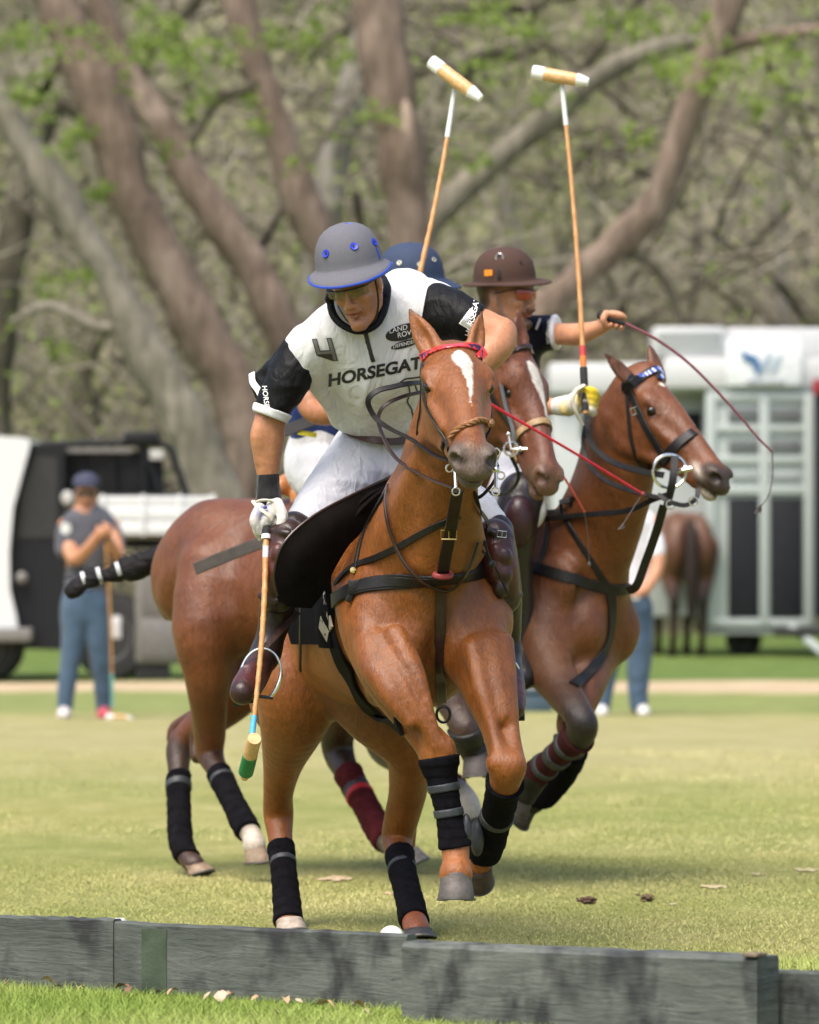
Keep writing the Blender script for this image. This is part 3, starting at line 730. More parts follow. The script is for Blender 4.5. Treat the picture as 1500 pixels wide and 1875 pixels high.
def tack_front(root, sd, T, H):
    S = lambda pts, off=.0, Y=17.4: surf(sd, pts, off, Y=Y)
    LB, LBr = MT['leather_black'], MT['leather_brown']
    def strap(name, pts, w, th=.006, off=.002, mt=LB, par=root, **k):
        return MB().ribbon(surfpath(sd, pts, off + th * .5 + .001, 17.4), w, th, sd, proj=False, n=1, **k).build(name, mt, par)
    # breast collar
    bp = strap('breastplate', [(612, 1100, 17.7), (640, 1082), (680, 1070), (740, 1064), (800, 1061), (850, 1055), (885, 1044), (903, 1034)], .050, .008)
    MB().ribbon(surfpath(sd, [(652, 1078), (700, 1068), (760, 1062), (820, 1058), (870, 1048)], .012, 17.4), .030, .004, sd, proj=False, n=1).build('padding', LB, bp)
    bk = MB(); c = S([(655, 1078)], .016)[0]; bk.box(c, (.038, .012, .048), None, .004); c = S([(648, 1092)], .014)[0]; bk.box(c, (.02, .012, .05), ((1, 0, -.5), (0, 1, 0)), .004); bk.build('keeper', LB, bp)
    strap('neck_strap', [(600, 1090, 17.7), (640, 1043), (690, 1021), (740, 996), (800, 962), (842, 944)], .022)
    strap('shoulder_strap', [(651, 1050), (657, 1015), (668, 975), (688, 935), (712, 895)], .018)
    rg = MB(); c = S([(652, 1047)], .012)[0]; rg.lathe([(.010, -.003), (.012, 0), (.010, .004), (.004, .005)], c, (.1, -1, .1), 14); rg.build('brass_stud', MT['brass'], bp)
    strap('martingale_yoke', [(716, 890), (712, 925), (720, 975), (740, 1020), (770, 1055), (800, 1073), (818, 1076), (838, 1062), (858, 1030), (872, 990)], .013, .007, .009, LBr)
    sm = MB(); pts = [V(838, 900, 16.78), V(832, 935, 16.9), V(824, 980, 17.02), V(816, 1020, 17.12), V(811, 1050, 17.19)]
    sm.ribbon(pts, .040, .007, normal=(.1, -1, -.15), proj=False); st = sm.build('standing_martingale', LB, root)
    b = MB(); buckle(b, V(822, 979, 17.0), (1, 0, 0), (0, .3, -1), .050, .03, .0028); b.build('buckle', MT['brass'], st)
    r_ = MB(); c = V(811, 1053, 17.19); r_.tube([c + A(math.cos(a) * .026, math.sin(a) * .012, math.sin(a) * .006) for a in np.linspace(0, 6.283, 13)[:-1]], .010, 8, 2, closed=True)
    r_.build('martingale_stop', mat('red_rubber', (.24, .03, .03), .5), st)
    strap('martingale_strap', [(808, 1078), (806, 1120), (806, 1180), (807, 1240), (808, 1285)], .034, .006, mt=MT['leather_brown'])
    # girth
    strap('girth', [(584, 1040, 17.9), (592, 1090, 17.9), (606, 1150), (628, 1210), (655, 1262), (690, 1310), (735, 1328)], .066, .012, .003, MT['webbing'])
    strap('girth_elastic', [(605, 1075, 17.9), (608, 1110), (617, 1150)], .024, .007, .016, mat('cream_elastic', (.55, .48, .36), .8))
    strap('girth_tip', [(598, 1140, 17.8), (612, 1165)], .045, .006, .017, mat('cream_elastic', (.55, .48, .36), .8))
    strap('billet', [(563, 1095, 18.), (562, 1150, 18.), (560, 1222, 18.)], .013, .006, .02)
    bb = MB(); buckle(bb, S([(603, 1064, 17.9)], .02)[0], (1, 0, 0), (0, 0, 1), .034, .03, .003); bb.build('girth_buckle', MT['steel'], root)
    lo = MB(); c = V(812, 1308, 17.3); lo.tube([c + A(math.cos(a) * .022, 0, math.sin(a) * .026) for a in np.linspace(0, 6.283, 11)[:-1]], .005, 7, 2, closed=True); lo.build('martingale_loop', LB, root)
    # bridle: headstall
    HL = lambda *a: H(*a)
    def hstrap(name, pts, w, th=.005, off=.003, mt=LB, par=root, n=6):
        return MB().ribbon(np.array([H(p[0], p[1] * H.wy, p[2]) for p in pts]), w, th, sd, off, n=n).build(name, mt, par)
    for sg in (1, -1):
        hstrap('cheekpiece', [(.045, sg * .085, -.07), (.12, sg * .10, -.10), (.22, sg * .10, -.125), (.32, sg * .085, -.118), (.42, sg * .07, -.115), (.455, sg * .066, -.116)], .019)
        hstrap('throat_latch', [(.04, sg * .085, -.09), (.10, sg * .10, -.17), (.13, sg * .07, -.27), (.135, sg * .02, -.31)], .012)
        red = M_('browband_red'); red.set(Roughness=.3, Coat_Weight=.5); red.set(Base_Color=(.55, .02, .02))
    bbp = surfpath(sd, [(773, 655, 17.), (788, 646, 17.), (812, 638, 17.), (842, 635, 17.), (868, 636, 17.), (882, 642, 17.), (889, 648, 17.)], .005, n=6)
    bb_ = MB().ribbon(bbp, .028, .006, sd, n=1, proj=False).build('browband', red.m, root)
    q = bbp + (A(0, 0, CAMH) - bbp) / np.linalg.norm(bbp - A(0, 0, CAMH), axis=1)[:, None] * .0085; tri = MB(); T_ = np.gradient(q, axis=0); T_ /= np.linalg.norm(T_, axis=1)[:, None]; N_ = sd.grad(q, .01); B_ = np.cross(T_, N_); B_ /= np.linalg.norm(B_, axis=1)[:, None]
    if B_[3][2] < 0: B_ = -B_
    K = 15
    for _ in range(3): N_[1:-1] = N_[:-2] + N_[1:-1] * 2 + N_[2:]; N_ /= np.linalg.norm(N_, axis=1)[:, None]; B_[1:-1] = B_[:-2] + 2 * B_[1:-1] + B_[2:]; B_ /= np.linalg.norm(B_, axis=1)[:, None]
    for i in range(K):
        a, b2 = [int(x * (len(q) - 1)) for x in (i / K, (i + 1) / K)]; c = (a + b2) // 2
        V_ = [q[a] + B_[a] * .011, q[b2] + B_[b2] * .011, q[c] - B_[c] * .011]; n_ = N_[c]
        tri.add([*(v for v in V_), *(v - n_ * .003 for v in V_)], [(0, 1, 2), (0, 3, 4, 1), (1, 4, 5, 2), (2, 5, 3, 0)])
    tri.build('triangle_pattern', mat('navy_enamel', (.01, .012, .05), .3), bb_, False)
    # plaited noseband
    nb = S([(828, 803, 16.8), (836, 792, 16.8), (850, 781, 16.8), (868, 774, 16.8), (888, 772, 16.8), (903, 775, 16.8), (912, 782, 16.9)], .0)
    braid(nb, .0085, 8, sd, .001).build('plaited_noseband', mat('tan_rawhide', (.30, .13, .045), .45, var=.4, nscale=80), root)
    cav = MB(); cav.tube(sd.project(catmull([V(828, 803, 16.8), V(826, 825, 16.85), V(828, 850, 16.9), V(834, 885, 16.9)], 4), .006), .006, 7, 1); cav.build('noseband_side', LBr, root)
    # bit: gag cheeks with knobs
    for cx, dx in ((833, 0), (912, 1)):
        b = MB(); t_, bt = V(cx - (2 if not dx else 4), 812 + 24 * dx, 16.83 if not dx else 16.78), V(cx + (2 if not dx else -4), 893, 16.78 if not dx else 16.74)
        b.tube([t_, t_ * .5 + bt * .5, bt], .0055, 8, 2); mid = t_ * .57 + bt * .43; b.sphere(mid, .012, 12, 8)
        b.tube([t_ + A(math.cos(a) * .013, 0, .013 + math.sin(a) * .013) for a in np.linspace(0, 6.283, 11)[:-1]], .0032, 6, 1, closed=True)
        b.tube([bt + A(math.cos(a) * .012, 0, -.012 + math.sin(a) * .012) for a in np.linspace(0, 6.283, 11)[:-1]], .003, 6, 1, closed=True)
        b.tube([mid + A(-.016 * (1 - 2 * dx) + math.cos(a) * .012, 0, -.018 + math.sin(a) * .012) for a in np.linspace(0, 6.283, 11)[:-1]], .003, 6, 1, closed=True)
        b.build('bit_shank', MT['steel'], root)
    # reins: two pairs, loop on the picture's left
    r = MB(); r.ribbon([V(828, 845, 16.84), V(795, 832, 16.95), (V(755, 805, 17.1)), V(715, 785, 17.25), V(688, 765, 17.3), V(674, 735, 17.3), V(690, 716, 17.3), V(720, 708, 17.32), V(748, 702, 17.36), V(772, 700, 17.45)], .019, .005, normal=(.25, -.8, .6), proj=False, n=8); r.build('rein', LB, root)
    r = MB(); r.ribbon([V(830, 893, 16.82), V(795, 880, 16.95), V(760, 862, 17.1), V(725, 838, 17.22), V(702, 800, 17.3), V(693, 765, 17.33), V(705, 742, 17.33), V(735, 727, 17.36), V(770, 718, 17.45)], .013, .006, normal=(.25, -.8, .6), proj=False, n=8); r.build('rein', LBr, root)
    r = MB(); r.ribbon([V(912, 850, 16.92), V(905, 880, 17.0), V(885, 905, 17.1), V(868, 915, 17.2)], .012, .005, normal=(-.5, -.8, .3), proj=False); r.build('rein', LB, root)
    r = MB(); r.ribbon([V(868, 900, 17.1), V(880, 935, 17.15), V(892, 955, 17.3), V(888, 972, 17.4), V(872, 985, 17.4)], .014, .005, normal=(-.5, -.8, .3), proj=False); r.build('rein_end', LB, root)
    kn = MB()
    for pts in ([(866, 980), (878, 1000), (893, 1020), (905, 1035), (918, 1060), (930, 1088)], [(872, 985), (868, 1005), (862, 1025)], [(888, 990), (893, 1010), (900, 1030)], [(880, 985), (890, 1002), (897, 1035)]):
        kn.tube([V(x, y, 17.28 + (y - 1000) * .0006) for x, y in pts], .004, 6, 3)
    kn.sphere(V(900, 1033, 17.22), .014, 10, 8); kn.build('rein_keeper_laces', LB, root)
    # legs: wraps, boots, straps, hooves
    W_ = lambda x, y, Y: V(x, y, Y)
    w1 = wrap_obj('leg_bandage', sd, V(806, 1385, 17.2), V(834, 1553, 17.19), MT['bandage'], root, th=.008, ridges=9, r=.075, tilt=.2)
    for (y0, x0) in ((1442, 813), (1488, 821)):
        band_obj('boot_strap', sd, V(x0, y0, 17.2), V(834, 1553, 17.2) - V(806, 1385, 17.2), .026, .015, MT['boot_grey'], w1)
    for sx in (-1, 1):
        g_ = MB(); g_.sphere((0, 0, 0), (.018, .030, .055), 12, 8); o = None
        vv = np.vstack(g_.v); cc = V(833 + sx * 21, 1520, 17.2); sp = MB().add(vv + cc, g_.f); sp.build('fetlock_shell', MT['boot_grey'], w1)
    w2 = wrap_obj('leg_bandage', sd, V(927, 1432, 17.15), V(888, 1560, 17.50), MT['bandage'], root, th=.013, ridges=6, r=.085, seed=2)
    vv = MB(); vv.sphere((0, 0, 0), (.024, .04, .062), 12, 8); MB().add(np.vstack(vv.v) + V(874, 1534, 17.36), vv.f).build('fetlock_shell', MT['boot_grey'], w2)
    band_obj('boot_strap', sd, V(908, 1500, 17.33), V(888, 1560, 17.50) - V(927, 1432, 17.15), .026, .017, MT['boot_grey'], w2)
    w3 = wrap_obj('leg_bandage', sd, V(512, 1548, 18.72), V(529, 1690, 18.50), MT['bandage'], root, th=.008, ridges=8, seed=3)
    band_obj('bandage_tape', sd, V(515, 1582, 18.68), V(526, 1690, 18.5) - V(512, 1548, 18.72), .02, .012, MT['boot_grey'], w3)
    w4 = wrap_obj('leg_bandage', sd, V(730, 1560, 18.55), V(760, 1690, 18.12), MT['bandage'], root, th=.009, ridges=8, seed=4)
    band_obj('bandage_tape', sd, V(737, 1592, 18.46), V(760, 1690, 18.12) - V(730, 1560, 18.55), .02, .013, MT['boot_grey'], w4)
    F_ = lambda o, p, **k: hoof_obj(o, root, p, **k)
    F_('front', V(835, 1600, 17.16), direction=(.0, -.10, -1), fwd=(.03, -1, -.1), r=.062, ht=.080)
    F_('front', V(876, 1585, 17.52), direction=(-.1, .75, -.62), fwd=(.1, -.62, -.75), r=.058, ht=.06, col=(.05, .032, .025))
    F_('hind', V(531, 1686, 18.48), direction=(.1, -.3, -1), fwd=(.3, -1, -.1), r=.058, ht=.045, col=(.42, .35, .28))
    F_('hind', V(766, 1704, 18.03), direction=(.05, -.3, -1), fwd=(.25, -1, -.2), r=.058, ht=.03, col=(.05, .045, .045))
# ================================================================== dark bay horse behind, its rump on the picture's left
def rough_tack(root, sd, T, H, LB, bit='ring', nosecol=None, wy=1.):
    """headstall shared by the two horses behind"""
    out = []
    for sg in (1, -1):
        for nm, pts, w in (('cheekpiece', [(.03, sg * .07, -.05), (.10, sg * .09, -.10), (.22, sg * .085, -.125), (.34, sg * .07, -.118), (.43, sg * .062, -.118)], .022), ('throat_latch', [(.02, sg * .08, -.08), (.09, sg * .09, -.18), (.12, sg * .06, -.28)], .013)):
            MB().ribbon(np.array([H(*p) for p in pts]), w, .005, sd, .004, n=6).build(nm, LB, root)
def horse_second():
    col = (.135, .041, .0105); dk = (.045, .022, .013); blk = (.016, .011, .009); muz = (.14, .07, .042)
    root = empty('polo_pony', (-.45, 21.1, 0), 'dark bay polo pony between the others, with black taped tail and wide white blaze', 'horse', 'polo ponies galloping')
    sd = SD(); X = nrm((.66, -.75, 0)); Y = A(-X[1], X[0], 0); o = V(602, 900, 21.1)
    T = Frame((o[0], o[1], 0), X, Y, 1.03)
    trunk_sd(sd, T, col, haunch=(1.17, .20))
    sd.ell(T(.42, 0, 1.10), (.20, .21, .27), T.ax(), .07, col)
    sd.ell(T(-.42, -.20, .98), (.16, .07, .16), T.ax(), .06, col)
    sd.chain(np.vstack([T.p([(.30, 0, 1.12, .20), (.50, 0, 1.26, .19)]), PX([(865, 800, 20.15, 72), (930, 700, 19.95, 52)])]), .1, col, sq=(T.Y, .6), n=4)
    H = Frame(V(958, 632, 20.0), V(1018, 838, 19.72) - V(958, 632, 20.0), (.80, .60, 0), 1.0)
    head_sd(sd, H, (.125, .037, .012), muz, (.03, .018, .012), [(V(957, 650, 20.0), V(946, 560, 20.02), (.5, -.8, 0), .034), (V(925, 655, 19.9), V(912, 580, 19.9), (-.2, -1, 0), .03)], mouth=.012)
    # near hind
    leg(sd, [(398, 1050, 21.3, 74), (378, 1140, 21.22, 62), (379, 1220, 21.2, 48), (383, 1290, 21.25, 36), (384, 1345, 21.35, 30), (384, 1378, 21.38, 26), (398, 1410, 21.3, 20), (425, 1465, 21.15, 18), (448, 1510, 21.05, 20), (462, 1532, 21.0, 19), (466, 1548, 20.98, 22)], cols=[col] * 4 + [(.14, .045, .018), (.09, .03, .014), dk, dk, dk, (.5, .45, .4), (.5, .45, .4)], k=.06, n=7)
    sd.chain(PX([(366, 1290, 21.42, 9), (358, 1350, 21.5, 11), (362, 1385, 21.48, 14)]), .02, (.06, .025, .014))
    # far hind
    leg(sd, [(470, 1180, 21.7, 80), (430, 1265, 21.65, 50), (385, 1315, 21.7, 34), (345, 1345, 21.75, 26), (329, 1372, 21.75, 25), (327, 1410, 21.7, 20), (328, 1480, 21.6, 18), (331, 1540, 21.45, 19), (343, 1570, 21.38, 18), (356, 1583, 21.34, 20)], cols=[col] * 3 + [(.12, .04, .018)] + [dk] * 6, k=.06, n=7)
    sd.chain(PX([(352, 1310, 21.82, 10), (322, 1332, 21.86, 12), (318, 1352, 21.86, 14)]), .02, (.09, .03, .014))
    # fores
    leg(sd, [(745, 1110, 20.95, 60), (775, 1200, 20.75, 50), (825, 1280, 20.35, 32), (852, 1335, 20.2, 26), (860, 1370, 20.25, 22), (872, 1385, 20.25, 24)], cols=[col, col, dk, dk, blk, blk], k=.06, n=7)
    leg(sd, [(660, 1110, 20.72, 60), (690, 1200, 20.6, 46), (730, 1270, 20.4, 30), (745, 1320, 20.5, 20), (740, 1365, 20.7, 20), (735, 1390, 20.8, 20)], cols=[col, col, dk, dk, blk, blk], k=.06, n=7)
    # gluteal and thigh modelling
    sd.chain(T.p([(-.30, -.12, 1.30, .04), (-.52, -.20, 1.25, .06), (-.70, -.20, 1.12, .06), (-.70, -.17, 1.02, .03)]), .03, col, n=4)
    sd.chain(T.p([(-.78, -.12, 1.28, .05), (-.86, -.13, 1.14, .05), (-.80, -.15, 1.02, .03)]), .03, col, n=4)
    sd.mods.append(brawn(H, T, 2, 1.2))
    base = blaze_fn(H, [(.075, 0, -.004), (.095, .0, .022), (.14, .004, .030), (.18, .008, .028), (.225, .016, .016), (.27, .020, .010), (.33, .024, .005), (.38, .024, -.003)], seed=5)
    body = sculpt(sd, .0095, 'body', MT['coat'], root, col, colfn=base)
    eyes(H, root)
    # tail, clubbed and taped
    tl = SD(); bl = (.010, .008, .009)
    tl.chain(PX([(330, 1000, 21.85, 22), (300, 1014, 21.9, 21), (262, 1033, 21.9, 22), (236, 1040, 21.9, 22)]), .02, bl)
    for x, y, r in ((212, 1051, 22), (203, 1055, 19), (188, 1057, 17), (170, 1062, 18), (158, 1064, 17), (142, 1072, 18), (135, 1078, 16)): tl.ell(V(x, y, 21.9), A(1.25, 1, 1) * r * 21.9 / FPX * .80, ((1, .05, .3), (0, 1, 0)), .008, bl)
    nz = NZ[4]; tl.mods.append(lambda P, d: d + .0018 * nz(P * A(.4, 1, 1.6), 130) + .006 * NZ[5](P, 45))
    to = sculpt(tl, .005, 'tail', MT['tail'], root, bl)
    for x, y in ((218, 1044), (183, 1054), (155, 1062)):
        m = MB(); c = V(x, y, 21.9); d = nrm(A(1, 0, .32)); a1, a2, a3 = ortho(d, (0, -1, 0)); r = .037
        rg = [c + (a2 * math.cos(t) + a3 * math.sin(t)) * r for t in np.linspace(0, 6.283, 17)[:-1]]
        V_ = [p + d * s * .009 for p in rg for s in (-1, 1)]; F_ = [(2 * i, 2 * i + 1, (2 * i + 3) % 32, (2 * i + 2) % 32) for i in range(16)]
        m.add(V_, F_).build('tail_tape', mat('silver_tape', (.45, .47, .47), .5), to)
    hr = MB(); r_ = random.Random(4)
    for i in range(90):
        t = r_.random(); x = 330 - 200 * t; y = 1002 + 74 * t; a = r_.uniform(0, 6.28); R = .05
        p = V(x, y, 21.9) + A(0, math.cos(a) * R, math.sin(a) * R); hr.tube([p, p + A(-.02, r_.uniform(-.01, .01), r_.uniform(-.012, .012)), p + A(-.045, r_.uniform(-.02, .02), r_.uniform(-.025, .02))], [.0016, .0012, .0004], 3, 2)
    hr.build('loose_hair', MT['tail'], to)['kind'] = 'stuff'
    # wraps and hooves
    wrap_obj('leg_bandage', sd, V(403, 1418, 21.3), V(458, 1524, 21.02), MT['bandage'], root, th=.010, ridges=8, h=.006, seed=1)
    wrap_obj('leg_bandage', sd, V(327, 1428, 21.7), V(345, 1572, 21.38), MT['bandage'], root, th=.010, ridges=9, h=.006, seed=2)
    band_obj('bandage_tape', sd, V(412, 1440, 21.27), V(458, 1524, 21.0) - V(403, 1418, 21.3), .022, .014, MT['boot_grey'], root, h=.005)
    band_obj('bandage_tape', sd, V(327, 1450, 21.68), V(331, 1572, 21.4) - V(327, 1428, 21.7), .03, .014, MT['boot_grey'], root, h=.005)
    wrap_obj('bell_boot', sd, V(853, 1333, 20.2), V(862, 1374, 20.24), MT['leather_black'], root, th=.012, ridges=3, h=.006, seed=3)
    hoof_obj('h2', root, V(466, 1550, 20.98), (.05, -.1, -1), (.75, -.6, -.2), r=.053, ht=.065, col=(.26, .19, .13))
    hoof_obj('h2', root, V(360, 1586, 21.33), (.25, -.2, -1), (.75, -.6, -.3), r=.055, ht=.035, col=(.24, .17, .11))
    hoof_obj('h2b', root, V(872, 1380, 20.25), (.05, -.1, -1), (.2, -1, -.1), r=.062, ht=.085, col=(.07, .055, .05))
    # tack
    LB = MT['leather_black']; rough_tack(root, sd, T, H, LB)
    nb = [H(.37, -.075, -.13), H(.355, -.05, -.06), H(.35, 0, -.02), H(.355, .05, -.06), H(.36, .075, -.10)]
    MB().ribbon(sd.project(np.array(nb), .004), .026, .007, sd, .003, n=8).build('noseband', mat('pale_rawhide', (.30, .19, .085), .5, var=.4, nscale=120), root)
    MB().ribbon(np.array([H(.37, -.075, -.12), H(.40, -.07, -.16), H(.44, -.06, -.17)]), .02, .006, sd, .003).build('noseband_side', mat('pale_rawhide', (.30, .19, .085), .5, var=.4, nscale=120), root)
    MB().ribbon(surf(sd, [(925, 655), (945, 641), (970, 636), (990, 643)], Y=20), .020, .006, sd, .004, n=6).build('browband', MT['leather_brown'], root)
    b = MB(); c = V(936, 822, 19.72)
    b.tube([c + A(math.cos(a), 0, math.sin(a)) * .026 for a in np.linspace(0, 6.283, 13)[:-1]], .0045, 6, 2, closed=True); b.tube([c + A(-.01, 0, .06), c, c + A(.06, -.02, 0)], .005, 6, 1); b.sphere(c + A(.035, -.01, .0), .010); b.sphere(c + A(-.01, 0, .055), .009); b.build('bit', MT['steel'], root)
    r = MB(); r.ribbon([V(936, 835, 19.75), V(950, 870, 19.8), V(938, 895, 19.9), V(915, 905, 20.0), V(890, 900, 20.2)], .014, .005, normal=(0, -1, .2), proj=False); r.build('rein', LB, root)
    r = MB(); r.ribbon([V(915, 690, 19.9), V(925, 740, 19.86), V(940, 790, 19.8), V(936, 820, 19.72)], .016, .005, normal=(-.3, -1, 0), proj=False); r.build('rein_guide', MT['boot_grey'], root)
    # saddle with tan cantle, pad and a loose flying strap
    tan = mat('tan_saddle_leather', (.42, .17, .055), .4, var=.2, bump=.2, coat=.15)
    ss = SD(); ss.chain(T.p([(-.17, -.10, 1.52, .035), (-.19, 0, 1.55, .035), (-.17, .10, 1.52, .035)]), .03, (.42, .17, .055)); ss.chain(T.p([(-.15, 0, 1.50, .06), (.08, 0, 1.50, .06), (.26, 0, 1.56, .05)]), .05, (.42, .17, .055), sq=(T.Z, .5)); ss.ell(T(.05, 0, 1.46), (.22, .16, .06), T.ax(), .04, (.42, .17, .055))
    so = sculpt(ss, .009, 'saddle', tan, root, (.4, .17, .05))
    sp = SD(); sp.pr = sd.pr
    rows = [[T(x, -.19 - .05 * (i > 0), z) for x in (.04, .16, .28, .40)] for i, z in enumerate((1.44, 1.30, 1.10, .92))]
    G, nu, nv = loft(rows, 5, 5); G = sd.project(G.reshape(-1, 3), .035); plate(G, nu, nv, .02, 'saddle_flap', MT['leather_black'], so)
    rows = [[T(x, -.19 - .05 * (i > 0), z) for x in (-.02, .12, .28, .42)] for i, z in enumerate((1.46, 1.36, 1.22, 1.08))]
    G, nu, nv = loft(rows, 5, 5); G = sd.project(G.reshape(-1, 3), .012); plate(G, nu, nv, .018, 'saddle_pad', MT['bandage'], root)
    mb = MB(); mb.ribbon([V(357, 1042, 20.85), V(400, 1024, 20.82), V(440, 1008, 20.8), V(490, 990, 20.8), V(560, 968, 20.85)], .048, .008, normal=(0, -1, .15), proj=False, n=6); mb.build('loose_strap', mat('worn_strap', (.045, .038, .032), .7, var=.4), root)
    return root, sd, T, H
# ================================================================== bay horse on the picture's right
def horse_third():
    col = (.150, .048, .012); dk = (.05, .027, .018); blk = (.016, .012, .010); muz = (.045, .028, .020)
    root = empty('polo_pony', (.4, 21.3, 0), 'bay polo pony on the right with checked blue browband and tucked up foreleg', 'horse', 'polo ponies galloping')
    sd = SD(); X = nrm((.76, -.65, 0)); Y = A(-X[1], X[0], 0); o = V(900, 900, 21.35)
    T = Frame((o[0], o[1], 0), X, Y, .98)
    trunk_sd(sd, T, col)
    sd.ell(T(.44, 0, 1.06), (.20, .20, .29), T.ax(), .07, col)
    for sg in (1, -1): sd.ell(T(.56, sg * .10, 1.02), (.10, .10, .14), T.ax(), .03, col)
    sd.ell(T(.40, -.20, 1.14), (.15, .06, .22), (nrm(T.X * .5 - T.Z * .8), T.Y), .04, col)
    nk = [(*T(.28, 0, 1.16), .23), (*T(.44, 0, 1.24), .21), (*V(1118, 900, 20.85), .185), (*V(1135, 800, 20.76), .155), (*V(1158, 730, 20.72), .110), (*V(1178, 700, 20.70), .080)]
    sd.chain(np.array(nk), .10, col, sq=(T.Y, .62), n=4)
    H = Frame(V(1178, 674, 20.68), V(1340, 853, 20.37) - V(1178, 674, 20.68), (.50, .86, .1), 1.02)
    head_sd(sd, H, (.150, .048, .013), muz, blk, [(V(1158, 700, 20.60), V(1101, 641, 20.57), (.3, -1, .6), .030), (V(1207, 682, 20.72), V(1188, 628, 20.76), (.8, -.5, 0), .036)], earcol=(.12, .045, .02), mouth=.0, chin=(.45, .40, .36))
    sd.ell(V(1285, 865, 20.42), (.05, .03, .012), (H.X, H.Y), .01, (.55, .5, .46))
    # near (right) fore, folded
    leg(sd, [(1015, 1070, 21.02, 50), (992, 1145, 20.94, 62), (1000, 1210, 20.82, 48), (1030, 1265, 20.68, 36), (1054, 1300, 20.54, 30), (1068, 1328, 20.5, 29), (1062, 1350, 20.54, 25)], cols=[col, col, (.17, .068, .026), (.11, .048, .024), dk, blk, blk], k=.06, n=7)
    leg(sd, [(1064, 1338, 20.52, 27), (1034, 1372, 20.64, 19), (1000, 1402, 20.78, 19), (974, 1424, 20.86, 23), (958, 1452, 20.88, 20)], col=blk, k=.015, n=4)
    # far (left) fore
    leg(sd, [(1090, 1090, 21.22, 50), (1084, 1190, 21.05, 48), (1068, 1265, 20.85, 36), (1047, 1325, 20.75, 29), (1052, 1360, 20.8, 24), (1042, 1402, 20.95, 18), (1015, 1440, 21.1, 18), (985, 1465, 21.15, 20), (965, 1478, 21.15, 19)], cols=[col, col, col, (.13, .05, .02), dk, blk, blk, blk, blk], k=.045, n=6)
    # hinds, seen under the chestnut's belly
    leg(sd, [(700, 1130, 21.85, 84), (660, 1210, 21.9, 66), (632, 1290, 22.0, 42), (618, 1345, 22.1, 32), (622, 1385, 22.1, 28), (645, 1430, 21.95, 21), (675, 1485, 21.8, 20), (705, 1535, 21.6, 22), (730, 1552, 21.5, 19), (746, 1560, 21.45, 21)], cols=[(.12, .045, .018)] * 2 + [(.09, .035, .018), dk, dk, dk, dk, dk, (.5, .46, .42), (.5, .46, .42)], k=.06, n=7)
    leg(sd, [(740, 1150, 22.1, 80), (712, 1250, 22.2, 56), (700, 1330, 22.3, 36), (703, 1372, 22.3, 28), (740, 1400, 22.1, 21), (790, 1425, 21.9, 19), (832, 1442, 21.75, 21), (853, 1468, 21.7, 24), (860, 1490, 21.68, 24)], cols=[(.12, .045, .018)] * 2 + [dk] * 4 + [dk, (.62, .56, .50), (.5, .45, .4)], k=.05, n=6)
    sd.mods.append(brawn(H, T, 3, 1.2))
    def star(v, c):
        q = H.inv(v); d = .011 - np.hypot(q[:, 0] - .115, (q[:, 1] - .0) * .8) + NZ[2](v, 180) * .0025; m = np.clip(d / .004 + .5, 0, 1) * (q[:, 2] > -.06)
        c = c * (1 - m[:, None]) + A(.7, .66, .6) * m[:, None]
        return c * (1 + .07 * NZ[1](v, 12) * .5 + .03 * NZ[3](v, 30))[:, None]
    sculpt(sd, .0095, 'body', MT['coat'], root, col, colfn=star)
    eyes(H, root)
    # legs
    wr = MT['bandage_red']
    wrap_obj('leg_bandage', sd, V(640, 1418, 22.), V(712, 1542, 21.58), wr, root, th=.012, ridges=8, h=.006, seed=5)
    o = band_obj('reflective_tape', sd, V(660, 1460, 21.88), V(712, 1542, 21.58) - V(640, 1418, 22.), .028, .017, mat('red_tape', (.55, .02, .03), .5), root, h=.005)
    band_obj('bandage_tape', sd, V(655, 1449, 21.9), V(712, 1542, 21.58) - V(640, 1418, 22.), .05, .014, MT['boot_grey'], root, h=.005)
    wrap_obj('leg_bandage', sd, V(752, 1407, 22.05), V(838, 1448, 21.75), wr, root, th=.012, ridges=6, h=.006, seed=6)
    w = wrap_obj('leg_bandage', sd, V(1058, 1348, 20.54), V(982, 1418, 20.84), mat('dark_burgundy_wrap', (.045, .012, .014), .9, bump=.6, bscale=300, spec=.1), root, th=.012, ridges=5, h=.006, seed=7, r=.08)
    dd = V(982, 1418, 20.84) - V(1058, 1348, 20.54)
    for f_, w_ in ((.24, .030), (.52, .045), (.80, .030)): band_obj('boot_strap', sd, V(1058, 1348, 20.54) + dd * f_, dd, w_, .019, MT['boot_grey'], w, h=.005)
    wrap_obj('bell_boot', sd, V(980, 1418, 20.85), V(953, 1462, 20.88), MT['leather_black'], root, th=.014, ridges=2, h=.006, seed=8, r=.08)
    wrap_obj('leg_bandage', sd, V(1050, 1372, 20.85), V(990, 1462, 21.14), MT['bandage'], root, th=.014, ridges=4, h=.007, seed=9, r=.08)
    hoof_obj('h3', root, V(958, 1452, 20.88), (-.45, .2, -.7), (.1, -.3, -1), r=.055, ht=.07, col=(.05, .04, .035))
    hoof_obj('h3', root, V(965, 1478, 21.15), (-.5, .35, -.5), (.1, -.3, -1), r=.052, ht=.06, col=(.05, .04, .035))
    hoof_obj('h3', root, V(748, 1560, 21.44), (.4, -.1, -.9), (.9, -.3, -.1), r=.052, ht=.055, col=(.24, .21, .19))
    hoof_obj('h3', root, V(860, 1488, 21.68), (.2, .2, -1), (.4, -.6, -.6), r=.054, ht=.06, col=(.05, .045, .04))
    # tack
    LB = MT['leather_black']; S = lambda p, off=0., Y=20.8: surf(sd, p, off, Y=Y)
    def strap(name, pts, w, th=.006, off=.002, mt=LB, n=5): return MB().ribbon(surfpath(sd, pts, off + th * .5 + .001, 20.8), w, th, sd, proj=False, n=1).build(name, mt, root)
